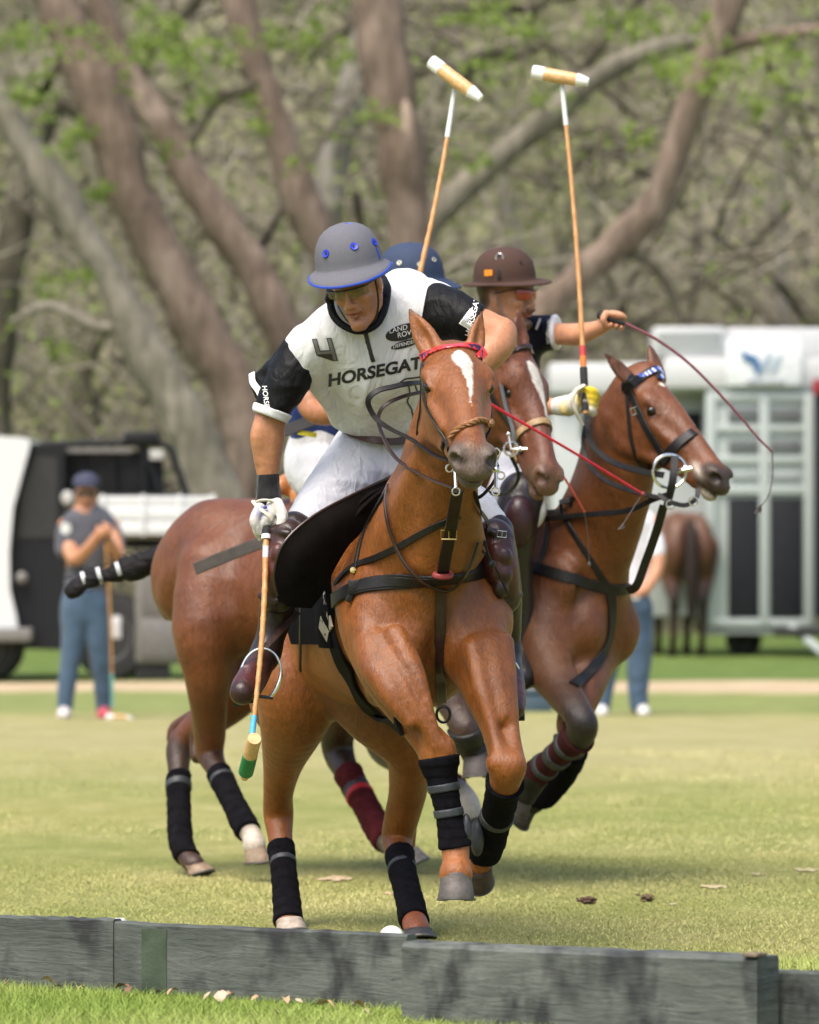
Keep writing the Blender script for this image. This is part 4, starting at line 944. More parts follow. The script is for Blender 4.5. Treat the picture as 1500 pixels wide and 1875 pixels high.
    cp = strap('cheekpiece', [(1150, 705), (1165, 742), (1185, 785), (1208, 822), (1222, 848)], .030, .007)
    b = MB(); buckle(b, S([(1167, 752)], .012)[0], (1, 0, .4), (-.4, 0, 1), .036, .026, .003); b.build('buckle', MT['steel'], cp)
    strap('throat_latch', [(1150, 712), (1152, 760), (1158, 810), (1172, 850), (1195, 872)], .015)
    strap('crownpiece', [(1145, 716), (1150, 700), (1160, 690)], .03)
    bb = MB().ribbon(S([(1144, 716), (1160, 700), (1182, 687), (1205, 679), (1222, 679)], .0, 20.6), .034, .006, sd, .004, n=8).build('browband', LB, root)
    q = sd.project(catmull(S([(1172, 692), (1190, 684), (1208, 679), (1223, 679)], 0, 20.6), 10), .0105); ch = MB(); wt = MB(); g = sd.grad(q, .01)
    for i in range(len(q) - 1):
        t = nrm(q[i + 1] - q[i]); (wt if i % 3 == 0 else ch).box((q[i] + q[i + 1]) / 2, (np.linalg.norm(q[i + 1] - q[i]) * .98, .002, .020), (t, g[i]))
    ch.build('blue_beads', mat('blue_bead', (.04, .08, .35), .3), bb, False); wt.build('white_beads', mat('white_bead', (.75, .75, .78), .3), bb, False)
    strap('noseband', [(1205, 862), (1218, 840), (1240, 815), (1270, 793), (1300, 785)], .040, .009, n=8)
    b = MB(); c = V(1226, 863, 20.28); b.tube([c + A(math.cos(a), math.cos(a) * .25, math.sin(a)) * .064 for a in np.linspace(0, 6.283, 21)[:-1]], .0065, 8, 2, closed=True); b.tube([c + A(.03, 0, 0), c + A(.085, -.01, .012)], .010, 8, 1); b.sphere(c + A(.062, 0, .01), .016); b.build('bit_ring', MT['steel'], root)
    def rib(name, pts, w, nrm_=(0, -1, .1), mt=LB, th=.006, n=6): return MB().ribbon([V(*p) for p in pts], w, th, normal=nrm_, proj=False, n=n).build(name, mt, root)
    rib('rein', [(1215, 870, 20.25), (1170, 862, 20.35), (1120, 845, 20.5), (1085, 815, 20.62), (1075, 775, 20.7), (1092, 742, 20.75)], .024)
    rib('rein', [(1210, 912, 20.25), (1160, 900, 20.35), (1110, 880, 20.5), (1075, 845, 20.65), (1068, 800, 20.7), (1078, 760, 20.75)], .018)
    rib('rein', [(1225, 905, 20.25), (1195, 915, 20.3), (1150, 935, 20.5), (1080, 942, 20.75), (1000, 950, 20.95), (960, 960, 21.)], .022)
    rib('curb_strap', [(1205, 905, 20.22), (1225, 918, 20.2), (1255, 925, 20.2), (1275, 912, 20.2), (1278, 895, 20.22)], .018)
    for c in (V(1228, 924, 20.2), V(1270, 918, 20.18)): b = MB(); b.tube([c + A(math.cos(a), 0, math.sin(a)) * .017 for a in np.linspace(0, 6.283, 11)[:-1]], .0035, 6, 1, closed=True); b.build('curb_ring', MT['steel'], root)
    rib('gag_strap', [(1236, 835, 20.25), (1232, 880, 20.22), (1222, 925, 20.25)], .030)
    rib('standing_martingale', [(1216, 925, 20.28), (1200, 980, 20.36), (1182, 1030, 20.42), (1166, 1072, 20.45), (1150, 1082, 20.5)], .034, (.2, -1, 0))
    strap('breastplate', [(950, 1032), (1000, 1045), (1050, 1060), (1100, 1075), (1130, 1080), (1150, 1078)], .044, .008)
    strap('martingale_yoke', [(1025, 905), (1035, 945), (1060, 990), (1085, 1030), (1110, 1068), (1125, 1080)], .024)
    strap('neck_strap', [(1000, 905), (1005, 950), (1000, 1000), (985, 1040)], .022)
    strap('chest_strap', [(1118, 1085), (1120, 1130), (1112, 1180), (1092, 1215), (1070, 1240), (1050, 1255)], .042, .007)
    # saddle flap and pad
    rows = [[T(x, -.2 - .05 * (i > 0), z) for x in (-.30, -.08, .12, .26)] for i, z in enumerate((1.44, 1.30, 1.12, .96))]
    G, nu, nv = loft(rows, 5, 5); G = sd.project(G.reshape(-1, 3), .05); fl = plate(G, nu, nv, .02, 'saddle_flap', LB, root)
    ss = SD(); ss.chain(T.p([(-.32, 0, 1.55, .08), (-.05, 0, 1.50, .08), (.16, 0, 1.55, .07), (.24, 0, 1.60, .04)]), .05, (.03, .02, .02), sq=(T.Z, .6)); sculpt(ss, .010, 'saddle', LB, root, (.02, .02, .02))
    return root, sd, T, H
# ------------------------------------------------------------------ people
SKIN = (.42, .19, .095); SKIN2 = (.34, .145, .07); LIP = (.36, .12, .085)
def human_head(sd, F, skin=SKIN, beard=None, hair=None, neck_to=None, neck_r=.055, mouth_open=.0):
    s = F.s; ax = F.ax()
    def E(c, r, k=.015, c2=None, op=1): sd.ell(F(*c), A(*r) * s, ax, k * s, c2 or skin, op)
    def C(p, k=.012, c2=None, **q): sd.chain(F.p(p), k * s, c2 or skin, **q)
    bd = beard or skin
    E((-.012, 0, .045), (.095, .075, .092), .02); E((.03, 0, -.03), (.064, .054, .085), .03)
    E((.045, 0, .035), (.05, .060, .055), .02)
    for g in (1, -1):
        C([(-.01, g * .055, -.03, .015), (.005, g * .050, -.07, .015), (.05, g * .030, -.098, .014), (.082, g * .012, -.110, .015)], .02, bd)
        E((.066, g * .040, -.018), (.024, .020, .018), .015)
        C([(.094, g * .010, .034, .010), (.088, g * .034, .040, .0095), (.068, g * .054, .032, .008)], .012, tuple(c * .62 for c in skin))
        E((.100, g * .031, .014), (.016, .017, .0105), .010, tuple(c * .6 for c in skin), -1)
        E((.079, g * .031, .014), (.0125, .0125, .0125), .002, (.10, .07, .06))
        E((.104, g * .0125, -.030), (.010, .0095, .008), .006)
        E((-.008, g * .074, -.005), (.020, .008, .031), .006)
        C([(.098, g * .020, -.030, .003), (.096, g * .032, -.058, .003)], .01, bd)
    C([(.090, 0, .030, .0085), (.103, 0, .008, .0085), (.115, 0, -.016, .0095), (.117, 0, -.026, .011)], .010)
    E((.094, 0, -.052), (.014, .026, .016), .012, bd)
    E((.103, 0, -.0545), (.0085, .023, .0052), .005, LIP); E((.1005, 0, -.0675), (.009, .019, .0065), .005, LIP)
    E((.112, 0, -.0608), (.016, .021, .0020 + mouth_open), .003, (.10, .03, .025), -1)
    E((.088, 0, -.100), (.018, .021, .017), .015, bd)
    if hair:
        E((-.040, 0, .042), (.084, .081, .088), .008, hair); E((-.062, 0, -.015), (.045, .062, .05), .008, hair)
    if neck_to is not None:
        a = F(-.015, 0, -.05); b = np.asarray(neck_to, float); sd.chain([(*a, neck_r * s), (*(a * .5 + b * .5), neck_r * .98 * s), (*b, neck_r * 1.2)], .03, skin)
def folds(seed, amp, freq, st=(1, 1, 1)):
    n1, n2 = Noise(seed + 20, 10), Noise(seed + 40, 10); st = A(*st)
    def m(P, d):
        if len(P) < 1: return d
        a = n1(P * st, freq); b = n2(P * st, freq * 2.1); return d - amp * ((1 - np.abs(np.sin(a * 1.6))) - .5) - amp * .35 * (1 - np.abs(b))
    return m
def fist(sd, c, axis, out, r, col, size=1., thumb=None):
    """four fingers curled round a shaft: c centre, axis along the shaft (index finger side first), out: from shaft to the back of the hand"""
    a, o, l = ortho(axis, out); s = size
    sd.ell(c + o * .026 * s, A(.043, .019, .036) * s, (a, o), .015, col)
    for i in range(4):
        p0 = c + a * (.030 - .0205 * i) * s; R = (r + .010 * s); fr = (.0098, .0102, .0098, .0086)[i] * s
        pts = []
        for t in np.linspace(-.2, 3.9, 7): pts.append((*(p0 + (o * math.cos(t) + l * math.sin(t)) * R * (1.15 if t < .6 else 1.)), fr * (1 if t < 2.5 else .9)))
        sd.chain(pts, .004, col, n=3)
    t0 = c + a * .040 * s + o * .02 * s - l * .018 * s
    sd.chain([(*t0, .015 * s), (*(c + a * .044 * s - l * .026 * s - o * .006 * s), .0125 * s), (*(c + a * .032 * s - l * .008 * s - o * .024 * s), .011 * s), (*(c + a * .018 * s + l * .012 * s - o * .026 * s), .009 * s)], .006, col, n=4)
def helmet_obj(name, c, up, front, r, hgt, mat_, trim, parent, rim=.03, frontlen=.05, drop=.035, seg=56):
    u, f, l = ortho(up, front); m = MB(); V_ = []; c = np.asarray(c, float); ang = np.linspace(0, 2 * math.pi, seg, endpoint=False)
    prof = [(0, 1.0), (.22, .985), (.42, .94), (.60, .86), (.76, .73), (.88, .56), (.96, .36), (1.0, .14), (1.01, .0)]
    for (pr, ph) in prof[1:]:
        for a in ang:
            V_.append(c + u * hgt * ph + (f * math.cos(a) * 1.12 + l * math.sin(a) * .98) * r * pr)
    def brim(a, t, th=0.):
        ca = math.cos(a); ext = rim * .75 + frontlen * max(0, ca) ** 1.3 + frontlen * .55 * max(0, -ca) ** 1.3
        dz = -(.35 * drop + .65 * drop * max(0, ca) ** 1.2 + .4 * drop * max(0, -ca)) * t ** 1.1
        base = (f * ca * 1.12 + l * math.sin(a) * .98) * r * 1.01
        return c + base + nrm(base) * ext * t + u * (dz - .004 + th)
    for t in (.06, .35, .7, 1.):
        for a in ang: V_.append(brim(a, t))
    for t in (1., .5, .0):
        for a in ang: V_.append(brim(a, t, -.006))
    n = seg; rows = len(V_) // n; F_ = []
    for i in range(rows - 1):
        for j in range(n): F_.append((i * n + j, (i + 1) * n + j, (i + 1) * n + (j + 1) % n, i * n + (j + 1) % n))
    V_.append(c + u * hgt); k = len(V_) - 1
    for j in range(n): F_.append((j, (j + 1) % n, k))
    m.add(V_, F_); o = m.build(name, mat_, parent)
    o.data.set_sharp_from_angle(angle=math.radians(60))
    e = MB(); e.tube([brim(a, 1., -.003) for a in np.linspace(0, 2 * math.pi, 40, endpoint=False)], .0042, 6, 2, closed=True); e.build('edge_trim', trim, o)
    hs = SD(); hs.ell(c + u * .0, (r * 1.12, r * .98, hgt), (f, l), .01)
    def place(az, el):      # azimuth from the front towards the left, elevation
        d = nrm(f * math.cos(az) * math.cos(el) * 1.12 * r + l * math.sin(az) * math.cos(el) * .98 * r + u * math.sin(el) * hgt)
        p, _ = hs.march((c + d * .3)[None], -d, .001); return p[0], d
    return o, place
def vents(o, place, spots, mt, r=.0085):
    for az, el in spots:
        p, d = place(az, el); m = MB(); m.lathe([(.003, -.002), (.004, .004), (r, .0055), (r * 1.08, .002), (r, -.006)], p, d, 16); e = m.build('vent_eyelet', mt, o)
        h_ = MB(); h_.lathe([(.0001, .0045), (.0042, .0062), (.0042, -.001)], p, d, 12); h_.build('vent_hole', MT['black'], e)
def glasses(F, parent, lens_mat, frame_mat, wide=.034):
    g = None
    for s in (1, -1):
        pts = []; nu, nv = 9, 6; rows = []
        for i in range(nv):
            v = i / (nv - 1) - .5; row = []
            for j in range(nu):
                a = .06 + (.62) * j / (nu - 1); rr = .113; row.append(F(math.cos(a) * rr - .001 - abs(v) * .004, s * math.sin(a) * rr * .98, .012 + v * wide * (1 - .35 * (j / (nu - 1)) ** 2 - .3 * (1 - j / (nu - 1)) ** 4)))
            rows.append(row)
        G = np.array(rows); l = plate(G, nv, nu, .002, 'lens', lens_mat, parent)
        m = MB(); m.tube([F(math.cos(a) * .114, s * math.sin(a) * .112, .012 + wide * .46) for a in np.linspace(0, .68, 6)] + [F(.05, s * .076, .012 + wide * .3), F(-.01, s * .080, .01)], .0026, 6, 2); m.build('glasses_frame', frame_mat, parent)
def decal_text(sd, text, org, dx, size_px, mt, name, parent, Y=17.5, shear=0., bold=.0, off=.0025, vert=None, extrude_outline=None, spacing=1., sx=1.):
    """printed lettering laid on a sculpted surface: org = photo pixel of the lower left corner, dx = reading direction in the photo"""
    cu = bpy.data.curves.new('t', 'FONT'); cu.body = text; cu.size = 1.; cu.offset = bold; cu.space_character = spacing; ob = bpy.data.objects.new('t', cu); COL.objects.link(ob)
    dg = bpy.context.evaluated_depsgraph_get(); dg.update(); me = bpy.data.meshes.new_from_object(ob.evaluated_get(dg)); bpy.data.objects.remove(ob)
    bm = bmesh.new(); bm.from_mesh(me); bmesh.ops.triangulate(bm, faces=bm.faces[:])
    for _ in range(2):
        es = [e for e in bm.edges if e.calc_length() > .18]
        if es: bmesh.ops.subdivide_edges(bm, edges=es, cuts=1); bmesh.ops.triangulate(bm, faces=bm.faces[:])
    bm.verts.index_update(); v = np.array([w.co[:] for w in bm.verts]); f = [[w.index for w in g.verts] for g in bm.faces]; bm.free()
    dx = nrm(A(*dx)); up = A(dx[1], -dx[0]) if vert is None else nrm(A(*vert))
    v[:, 0] *= sx; px = A(*org) + (v[:, 0:1] + shear * v[:, 1:2]) * size_px * dx + v[:, 1:2] * size_px * up
    return decal_mesh(sd, px, f, mt, name, parent, Y, off)
def decal_mesh(sd, px, f, mt, name, parent, Y=17.5, off=.0025):
    q = np.array([V(a, b, Y - .9) for a, b in px]); D = q - A(0, 0, CAMH); D /= np.linalg.norm(D, axis=1)[:, None]; R_, hit = sd.march(q, D, 0)
    R_ = R_ - D * off
    f = [g for g in f if all(hit[i] for i in g) and np.ptp([R_[i][1] for i in g]) < .05]
    used = sorted({i for g in f for i in g}); mp = {u: k for k, u in enumerate(used)}
    if not f: return None
    return mesh_np(name, R_[used], [[mp[i] for i in g] for g in f], mt, parent, False)
def decal_poly(sd, poly, mt, name, parent, Y=17.5, off=.0025, res=5):
    bm = bmesh.new(); vs = [bm.verts.new((x, y, 0)) for x, y in poly]; bm.faces.new(vs); bmesh.ops.triangulate(bm, faces=bm.faces[:])
    for _ in range(4):
        es = [e for e in bm.edges if e.calc_length() > res]
        if not es: break
        bmesh.ops.subdivide_edges(bm, edges=es, cuts=1); bmesh.ops.triangulate(bm, faces=bm.faces[:])
    bm.verts.index_update(); v = np.array([w.co[:2] for w in bm.verts]); f = [[w.index for w in g.verts] for g in bm.faces]; bm.free()
    return decal_mesh(sd, v, f, mt, name, parent, Y, off)
def mallet(label, grip, top, h0, h1, hr, wraps, parentgroup='polo mallets', tape=None, tapecol=None, endwrap=True, r0=.0105, r1=.0075, shaft_white=.0, seg=None):
    """grip -> top along the cane; head from h0 to h1"""
    g = np.asarray(grip, float); t = np.asarray(top, float); root = empty('polo_mallet', g, label, 'polo mallet', parentgroup); L = np.linalg.norm(t - g); d = (t - g) / L
    m = MB(); n = 15; pts = []; rr = []
    for i in range(n + 1):
        f = i / n; bow = math.sin(f * 3.14) * .012; p = g + (t - g) * f + A(bow, 0, 0); r = r0 + (r1 - r0) * f
        pts += [p - d * .012, p, p + d * .012]; rr += [r, r * 1.14, r]
    m.tube(pts, rr, 10, 1); m.build('cane_shaft', MT['cane'], root)
    for (a, b, ex, mt, nm) in wraps:
        w = MB(); k = max(3, int((b - a) * L / .03)); q = [g + (t - g) * (a + (b - a) * i / k) + A(math.sin((a + (b - a) * i / k) * 3.14) * .012, 0, 0) for i in range(k + 1)]
        w.tube(q, [(r0 + (r1 - r0) * (a + (b - a) * i / k)) + ex for i in range(k + 1)], 10, 1); w.build(nm, mt, root)
    h0 = np.asarray(h0, float); h1 = np.asarray(h1, float); hd = h1 - h0; HL = np.linalg.norm(hd); u = hd / HL
    hm = MB(); hm.tube([h0, h0 + u * .006, h0 + hd * .5, h1 - u * .06, h1 - u * .02, h1], [hr * .93, hr, hr * 1.02, hr * .98, hr * .72, hr * .55], 20, 1); ho = hm.build('mallet_head', MT['cigar'], root)
    if endwrap:
        for a, b, ra, rb in ((.0, .20, 1.03, 1.04), (.80, 1.0, 1.03, .60)):
            w = MB(); w.tube([h0 + hd * a - u * .001, h0 + hd * (a + b) / 2, h0 + hd * b + u * .0015], [hr * ra, hr * (ra + rb) / 2 * 1.04, hr * rb], 20, 1); w.build('white_end', MT['white'], ho)
    if tape: w = MB(); w.tube([h0 + hd * tape[0], h0 + hd * tape[1]], [hr * 1.05, hr * 1.06], 20, 1); w.build('tape', tapecol, ho)
    return root
def stirrup(parent, c, axis_side, w=.062, h=.075, tilt=(0, 0, 1), leather_to=None):
    c = np.asarray(c, float); a, u, n_ = ortho(axis_side, tilt); m = MB(); pts = [c + a * math.sin(t) * w * (1 if abs(t) < 1.7 else .95) + u * math.cos(t) * h for t in np.linspace(-2.45, 2.45, 17)]
    m.tube(pts, [.0045 + .002 * (abs(t) > 1.5) for t in np.linspace(-2.45, 2.45, 17)], 8, 2); o = m.build('stirrup_iron', MT['steel'], parent)
    p = MB(); p.box(c - u * h * .80, (w * 1.45, .055, .010), (a, n_), .003); p.build('tread', MT['black'], o)
    if leather_to is not None: l = MB(); l.ribbon([c + u * h, (c + u * h) * .5 + np.asarray(leather_to) * .5, leather_to], .024, .005, normal=(-.3, -1, 0), proj=False); l.build('stirrup_leather', MT['leather_brown'], parent)
    return o
def lash(m, pts, r0, r1, seg=6): m.tube(pts, np.linspace(r0, r1, len(pts)), seg, 4)
# ================================================================== rider in front, white shirt number 4
def rider_front():
    root = empty('person', V(672, 860, 18.0), 'rider in white shirt numbered 4 and grey helmet, leaning down with mallet low', 'person', 'polo riders')
    W = (.64, .64, .65); K = (.006, .006, .007)
    F = Frame(V(654, 522, 17.38), (-.27, -.85, -.42), (.95, -.24, .20), 1.02)
    sd = SD(); human_head(sd, F, (.46, .205, .105), hair=None, neck_to=V(690, 600, 17.62), neck_r=.056, mouth_open=.0015)
    arm = [(560, 640, 17.62, 38), (512, 715, 17.6, 31), (497, 760, 17.6, 29), (492, 800, 17.6, 29.5), (490, 845, 17.6, 24), (491, 880, 17.6, 18.5), (491, 912, 17.6, 17)]
    sd.chain(PX(arm), .02, SKIN, n=5); sd.chain(PX([(482, 770, 17.57, 14), (474, 800, 17.57, 16), (478, 840, 17.58, 10)]), .02, SKIN)
    sd.chain(PX([(780, 585, 17.58, 40), (850, 590, 17.5, 33), (892, 600, 17.44, 31), (915, 622, 17.38, 31), (890, 655, 17.33, 29), (850, 700, 17.33, 22), (815, 725, 17.36, 17)]), .02, SKIN, n=5)
    sd.ell(V(922, 608, 17.40), (.042, .05, .045), None, .02, SKIN)
    sd.chain(PX([(690, 590, 17.68, 60), (690, 680, 17.74, 84), (692, 790, 17.92, 58), (678, 850, 18.0, 66)]), .04, SKIN, sq=((.1, 1, 0), .75), n=4)
    fist(sd, V(800, 735, 17.38), (0.3, -.3, .9), (.6, -.6, .3), .016, SKIN)
    def face(v, c):
        q = F.inv(v); n = NZ[0](v, 60) * .05 + NZ[1](v, 25) * .05; c = c * (1 + n)[:, None]
        st = (q[:, 0] > .03) & (q[:, 2] < -.045) & (q[:, 2] > -.13) & (np.abs(q[:, 1]) < .07); c[st] *= .93
        return c
    sculpt(sd, .0042, 'body', MT['skin'], root, SKIN, colfn=face)
    # shirt
    sh = SD()
    sh.chain(PX([(684, 845, 17.98, 56), (700, 782, 17.90, 58), (702, 720, 17.76, 76), (694, 655, 17.64, 98), (696, 600, 17.62, 88)]), .05, W, sq=((.1, 1, .1), .80), n=4)
    sh.chain(PX([(690, 600, 17.62, 66), (628, 606, 17.58, 56), (578, 632, 17.58, 50), (566, 655, 17.6, 46)]), .06, W, n=3)
    sh.chain(PX([(700, 590, 17.62, 66), (760, 566, 17.60, 60), (806, 572, 17.57, 52), (825, 580, 17.55, 42)]), .06, W, n=3)
    sh.ell(V(742, 562, 17.78), (.115, .12, .125), None, .07, W)
    sh.ell(V(648, 742, 17.80), (.045, .06, .09), None, .05, W)
    sh.chain(PX([(566, 685, 17.62, 18), (596, 725, 17.7, 18), (622, 765, 17.8, 18)]), .05, W)
    sh.ell(V(650, 560, 17.30), (.098, .15, .112), None, .02, None, -1)       # neck opening
    sh.mods += [folds(1, .0075, 17, (1.3, .5, .45)), folds(2, .003, 36, (1.3, .5, .5)), lambda P, d: np.maximum(d, (V(700, 800, 17.9) - P) @ nrm(V(690, 700, 17.75) - V(697, 800, 17.92)))]
    tr = nrm(V(640, 700, 17.6) - V(560, 655, 17.6))
    so = sculpt(sh, .0055, 'shirt', MT['cloth'], root, W)
    # black collar and zip placket
    cl = SD(); cl.chain(PX([(604, 548, 17.47, 7), (612, 580, 17.44, 7.5), (636, 600, 17.41, 7), (664, 606, 17.40, 7), (690, 592, 17.42, 7.5), (704, 562, 17.46, 8), (708, 525, 17.53, 8), (690, 505, 17.66, 9), (640, 505, 17.7, 9), (612, 525, 17.6, 9), (604, 548, 17.46, 9)]), .01, K, n=4)
    cl.mods.append(folds(3, .0015, 40)); sculpt(cl, .004, 'collar', MT['satin'], root, K, keep_bvh=False)
    K_ = mat('black_print', (.016, .016, .018), .5); G_ = mat('grey_print', (.16, .15, .15), .5); G2 = mat('charcoal_print', (.04, .037, .036), .5)
    MB().ribbon(surf(sh, [(668, 600, 17.4), (672, 620), (678, 640), (684, 662)], Y=17.45), .014, .003, sh, .001).build('zip_placket', K_, so)
    # sleeves
    sl = SD(); sl.chain(PX([(548, 655, 17.60, 43), (531, 692, 17.58, 40), (513, 722, 17.58, 38), (499, 750, 17.58, 34)]), .02, K, n=4)
    sl.chain(PX([(520, 672, 17.64, 30), (492, 690, 17.66, 20), (470, 702, 17.67, 14)]), .03, K); sl.ell(V(484, 716, 17.65), (.032, .03, .040), None, .03, K)
    cut_c = V(497, 753, 17.6); cut_n = nrm(V(490, 800, 17.6) - V(530, 690, 17.6))
    sl.mods += [folds(5, .0055, 26, (1, 1, 1.8)), lambda P, d: np.maximum(d, (P - cut_c) @ cut_n)]
    s1 = sculpt(sl, .005, 'sleeve', MT['satin'], root, K)
    cf = SD(); cf.chain(PX([(508, 733, 17.58, 40), (498, 752, 17.58, 36.5), (495, 763, 17.58, 34)]), .01, W, n=2); cf.chain(PX([(484, 722, 17.66, 16), (466, 702, 17.69, 9), (457, 690, 17.69, 7)]), .02, W); cf.ell(V(482, 722, 17.66), (.034, .03, .036), None, .03, W)
    cf.mods.append(lambda P, d: np.maximum(np.maximum(d, -((P - cut_c) @ cut_n) - .010), (P - cut_c) @ cut_n - .020))
    cfo = sculpt(cf, .004, 'cuff', MT['cloth'], s1, W, keep_bvh=False)
    MB().ribbon([V(461, 683, 17.66), V(463, 700, 17.62), V(474, 716, 17.58), V(481, 733, 17.56)], .022, .004, normal=(-.4, -1, .2), proj=False).build('cuff_edge', MT['white'], s1)
    s2 = SD(); s2.chain(PX([(798, 572, 17.55, 54), (835, 580, 17.50, 45), (872, 592, 17.46, 37)]), .02, K, n=4)
    c2 = V(878, 594, 17.46); n2 = nrm(A(.93, -.1, -.30)); c3 = V(776, 562, 17.55); n3 = nrm(A(1, 0, -.18))
    s2.mods += [folds(6, .0055, 26), lambda P, d: np.maximum(np.maximum(d, (P - c2) @ n2), -((P - c3) @ n3))]
    s2o = sculpt(s2, .005, 'sleeve', MT['satin'], root, K)
    # printed number, lettering, emblem
    # large 4: outline of the figure as polygons
    def poly4(o, s, slant, mt1, mt2, sdx, par, Y=17.5, rot=0.):
        """angular figure 4 with a dark outline, lower left corner at o, height s"""
        P4 = [[(0, 1), (.22, 1), (.22, .48), (.62, .48), (.62, 1), (.84, 1), (.84, 0), (.62, 0), (.62, .28), (0, .28)]]
        cr, sr = math.cos(rot), math.sin(rot)
        def mp(x, y): x = x + slant * y; X_, Y_ = x * s, -y * s; return (o[0] + X_ * cr - Y_ * sr, o[1] + X_ * sr + Y_ * cr)
        for pl in P4:
            decal_poly(sdx, [mp(*p) for p in pl], mt2, 'number_outline', par, Y, .0022); cx, cy = .42, .45
            sub = [[(.04, .96), (.18, .96), (.18, .44), (.04, .44)], [(.04, .44), (.66, .44), (.66, .32), (.04, .32)], [(.66, .96), (.80, .96), (.80, .04), (.66, .04)]]
            for q in sub: decal_poly(sdx, [mp(*p) for p in q], mt1, 'number', par, Y, .0040)
    poly4((583, 663), 43, -.22, G_, G2, sh, so, 17.45, rot=-.06)
    poly4((832, 603), 48, .1, mat('silver_print', (.55, .55, .58), .3, .6), MT['white'], s2, s2o, 17.5, rot=.55)
    decal_text(sh, 'HORSEGATE', (600, 708), (1, -.20), 30, K_, 'lettering', so, Y=17.45, shear=.25, bold=.035, spacing=1.0, sx=1.14)
    decal_text(s2, 'HORSEGATE', (861, 618), (.25, -1), 15, MT['white'], 'lettering', s2o, Y=17.5, shear=.1, bold=.01, spacing=.95)
    decal_text(sl, 'HORSEGATE', (480, 706), (.12, 1), 13, MT['white'], 'lettering', s1, Y=17.6, shear=.1, bold=.01)
    el = [(740 + 34 * math.cos(t) , 608 + 15 * math.sin(t) - 8 * math.cos(t)) for t in np.linspace(0, 6.283, 22)[:-1]]
    decal_poly(sh, el, K_, 'oval_badge', so, 17.45, .002); el2 = [(742 + 26 * math.cos(t), 630 + 7 * math.sin(t) - 7 * math.cos(t)) for t in np.linspace(0, 6.283, 18)[:-1]]
    decal_poly(sh, el2, K_, 'oval_badge', so, 17.45, .0022)
    decal_text(sh, 'LAND', (713, 611), (1, -.25), 13, MT['white'], 'badge_lettering', so, 17.45, .15, off=.0045); decal_text(sh, 'ROVER', (728, 619), (1, -.25), 13, MT['white'], 'badge_lettering', so, 17.45, .15, off=.0045)
    decal_text(sh, 'DEFENDER', (720, 638), (1, -.25), 9, MT['white'], 'badge_lettering', so, 17.45, .1, off=.0045)
    ln = [[(732, 700), (742, 694), (756, 692), (768, 690)], [(734, 702), (745, 706), (760, 703)], [(748, 706), (750, 722), (746, 735), (754, 750), (756, 765)], [(760, 704), (764, 716), (772, 722)]]
    for l_ in ln: MB().ribbon(surf(sh, l_, .0, Y=17.45), .005, .002, sh, .001, n=4).build('horse_line_print', K_, so)
    # belt
    bl = [(628, 782, 17.86), (640, 790, 17.82), (665, 799, 17.78), (695, 805, 17.76), (730, 806, 17.78), (762, 798, 17.82)]
    MB().ribbon([V(*p) for p in bl], .030, .005, normal=(0, -1, .1), proj=False).build('belt', mat('patterned_belt', (.07, .03, .02), .4, var=.5, nscale=90), root)
    # breeches
    br = SD(); BW = (.56, .565, .61)
    br.chain(PX([(697, 792, 17.92, 60), (680, 845, 18.0, 68)]), .04, BW, n=3)
    br.chain(PX([(668, 840, 17.92, 66), (640, 872, 17.84, 62), (600, 920, 17.72, 53), (566, 955, 17.66, 43), (540, 985, 17.62, 38)]), .05, BW, n=5)
    br.chain(PX([(710, 845, 17.95, 64), (780, 880, 17.84, 58), (850, 925, 17.70, 48), (888, 955, 17.62, 38), (900, 985, 17.6, 34)]), .05, BW, n=5)
    br.mods += [folds(8, .0045, 22, (.6, .5, 1.8)), folds(9, .0018, 44, (.6, .5, 1.8))]; sculpt(br, .0055, 'breeches', MT['cloth'], root, BW, keep_bvh=False)
    # boots with knee guards
    OX = (.035, .014, .012); OXL = (.075, .018, .014); BK = (.018, .010, .009)
    for nm, leg_, foot, kg, seam in (('L', [(540, 975, 17.60, 39), (524, 1020, 17.58, 37), (512, 1085, 17.60, 35), (500, 1150, 17.60, 28), (486, 1200, 17.58, 24)], [(488, 1192, 17.6, 25), (472, 1222, 17.52, 27), (452, 1256, 17.40, 27), (444, 1268, 17.36, 24)], [(528, 985, 17.50, 36), (516, 1040, 17.48, 33), (508, 1095, 17.52, 30)], 0),
                                 ('R', [(903, 975, 17.60, 38), (912, 1030, 17.57, 38), (922, 1090, 17.6, 34), (930, 1150, 17.65, 25), (932, 1205, 17.66, 20)], [(932, 1200, 17.66, 21), (936, 1240, 17.56, 24), (940, 1285, 17.44, 24), (940, 1298, 17.40, 21)], [(905, 985, 17.50, 36), (914, 1040, 17.47, 35), (924, 1095, 17.52, 30)], 1)):
        bt = SD(); bt.chain(PX(leg_), .03, BK, n=4); bt.chain(PX(foot), .03, cols=[BK, OX, OXL, OX], n=4)
        bt.mods.append(folds(10 + seam, .0016, 30, (1, 1, 1.5))); bo = sculpt(bt, .005, 'riding_boot', MT['leather_oxblood'], root, BK)
        gd = SD(); gd.chain(PX(kg), .03, cols=[OX, OXL, BK], n=4); c = kg[1]
        for i, (dx, dy, r) in enumerate(((-6, -26, 15), (10, -20, 14), (-4, 6, 17), (10, 12, 14), (2, 38, 15))): gd.ell(V(c[0] + dx, c[1] + dy, c[2] - .045), (r * .0018, .022, r * .0023), None, .006, OXL if i in (0, 2) else OX)
        gd.chain(PX([(kg[0][0] - 30, kg[0][1] - 14, kg[0][2] - .02, 7), (kg[0][0], kg[0][1] - 8, kg[0][2] - .065, 7), (kg[0][0] + 30, kg[0][1] - 2, kg[0][2] - .02, 7)]), .006, BK)
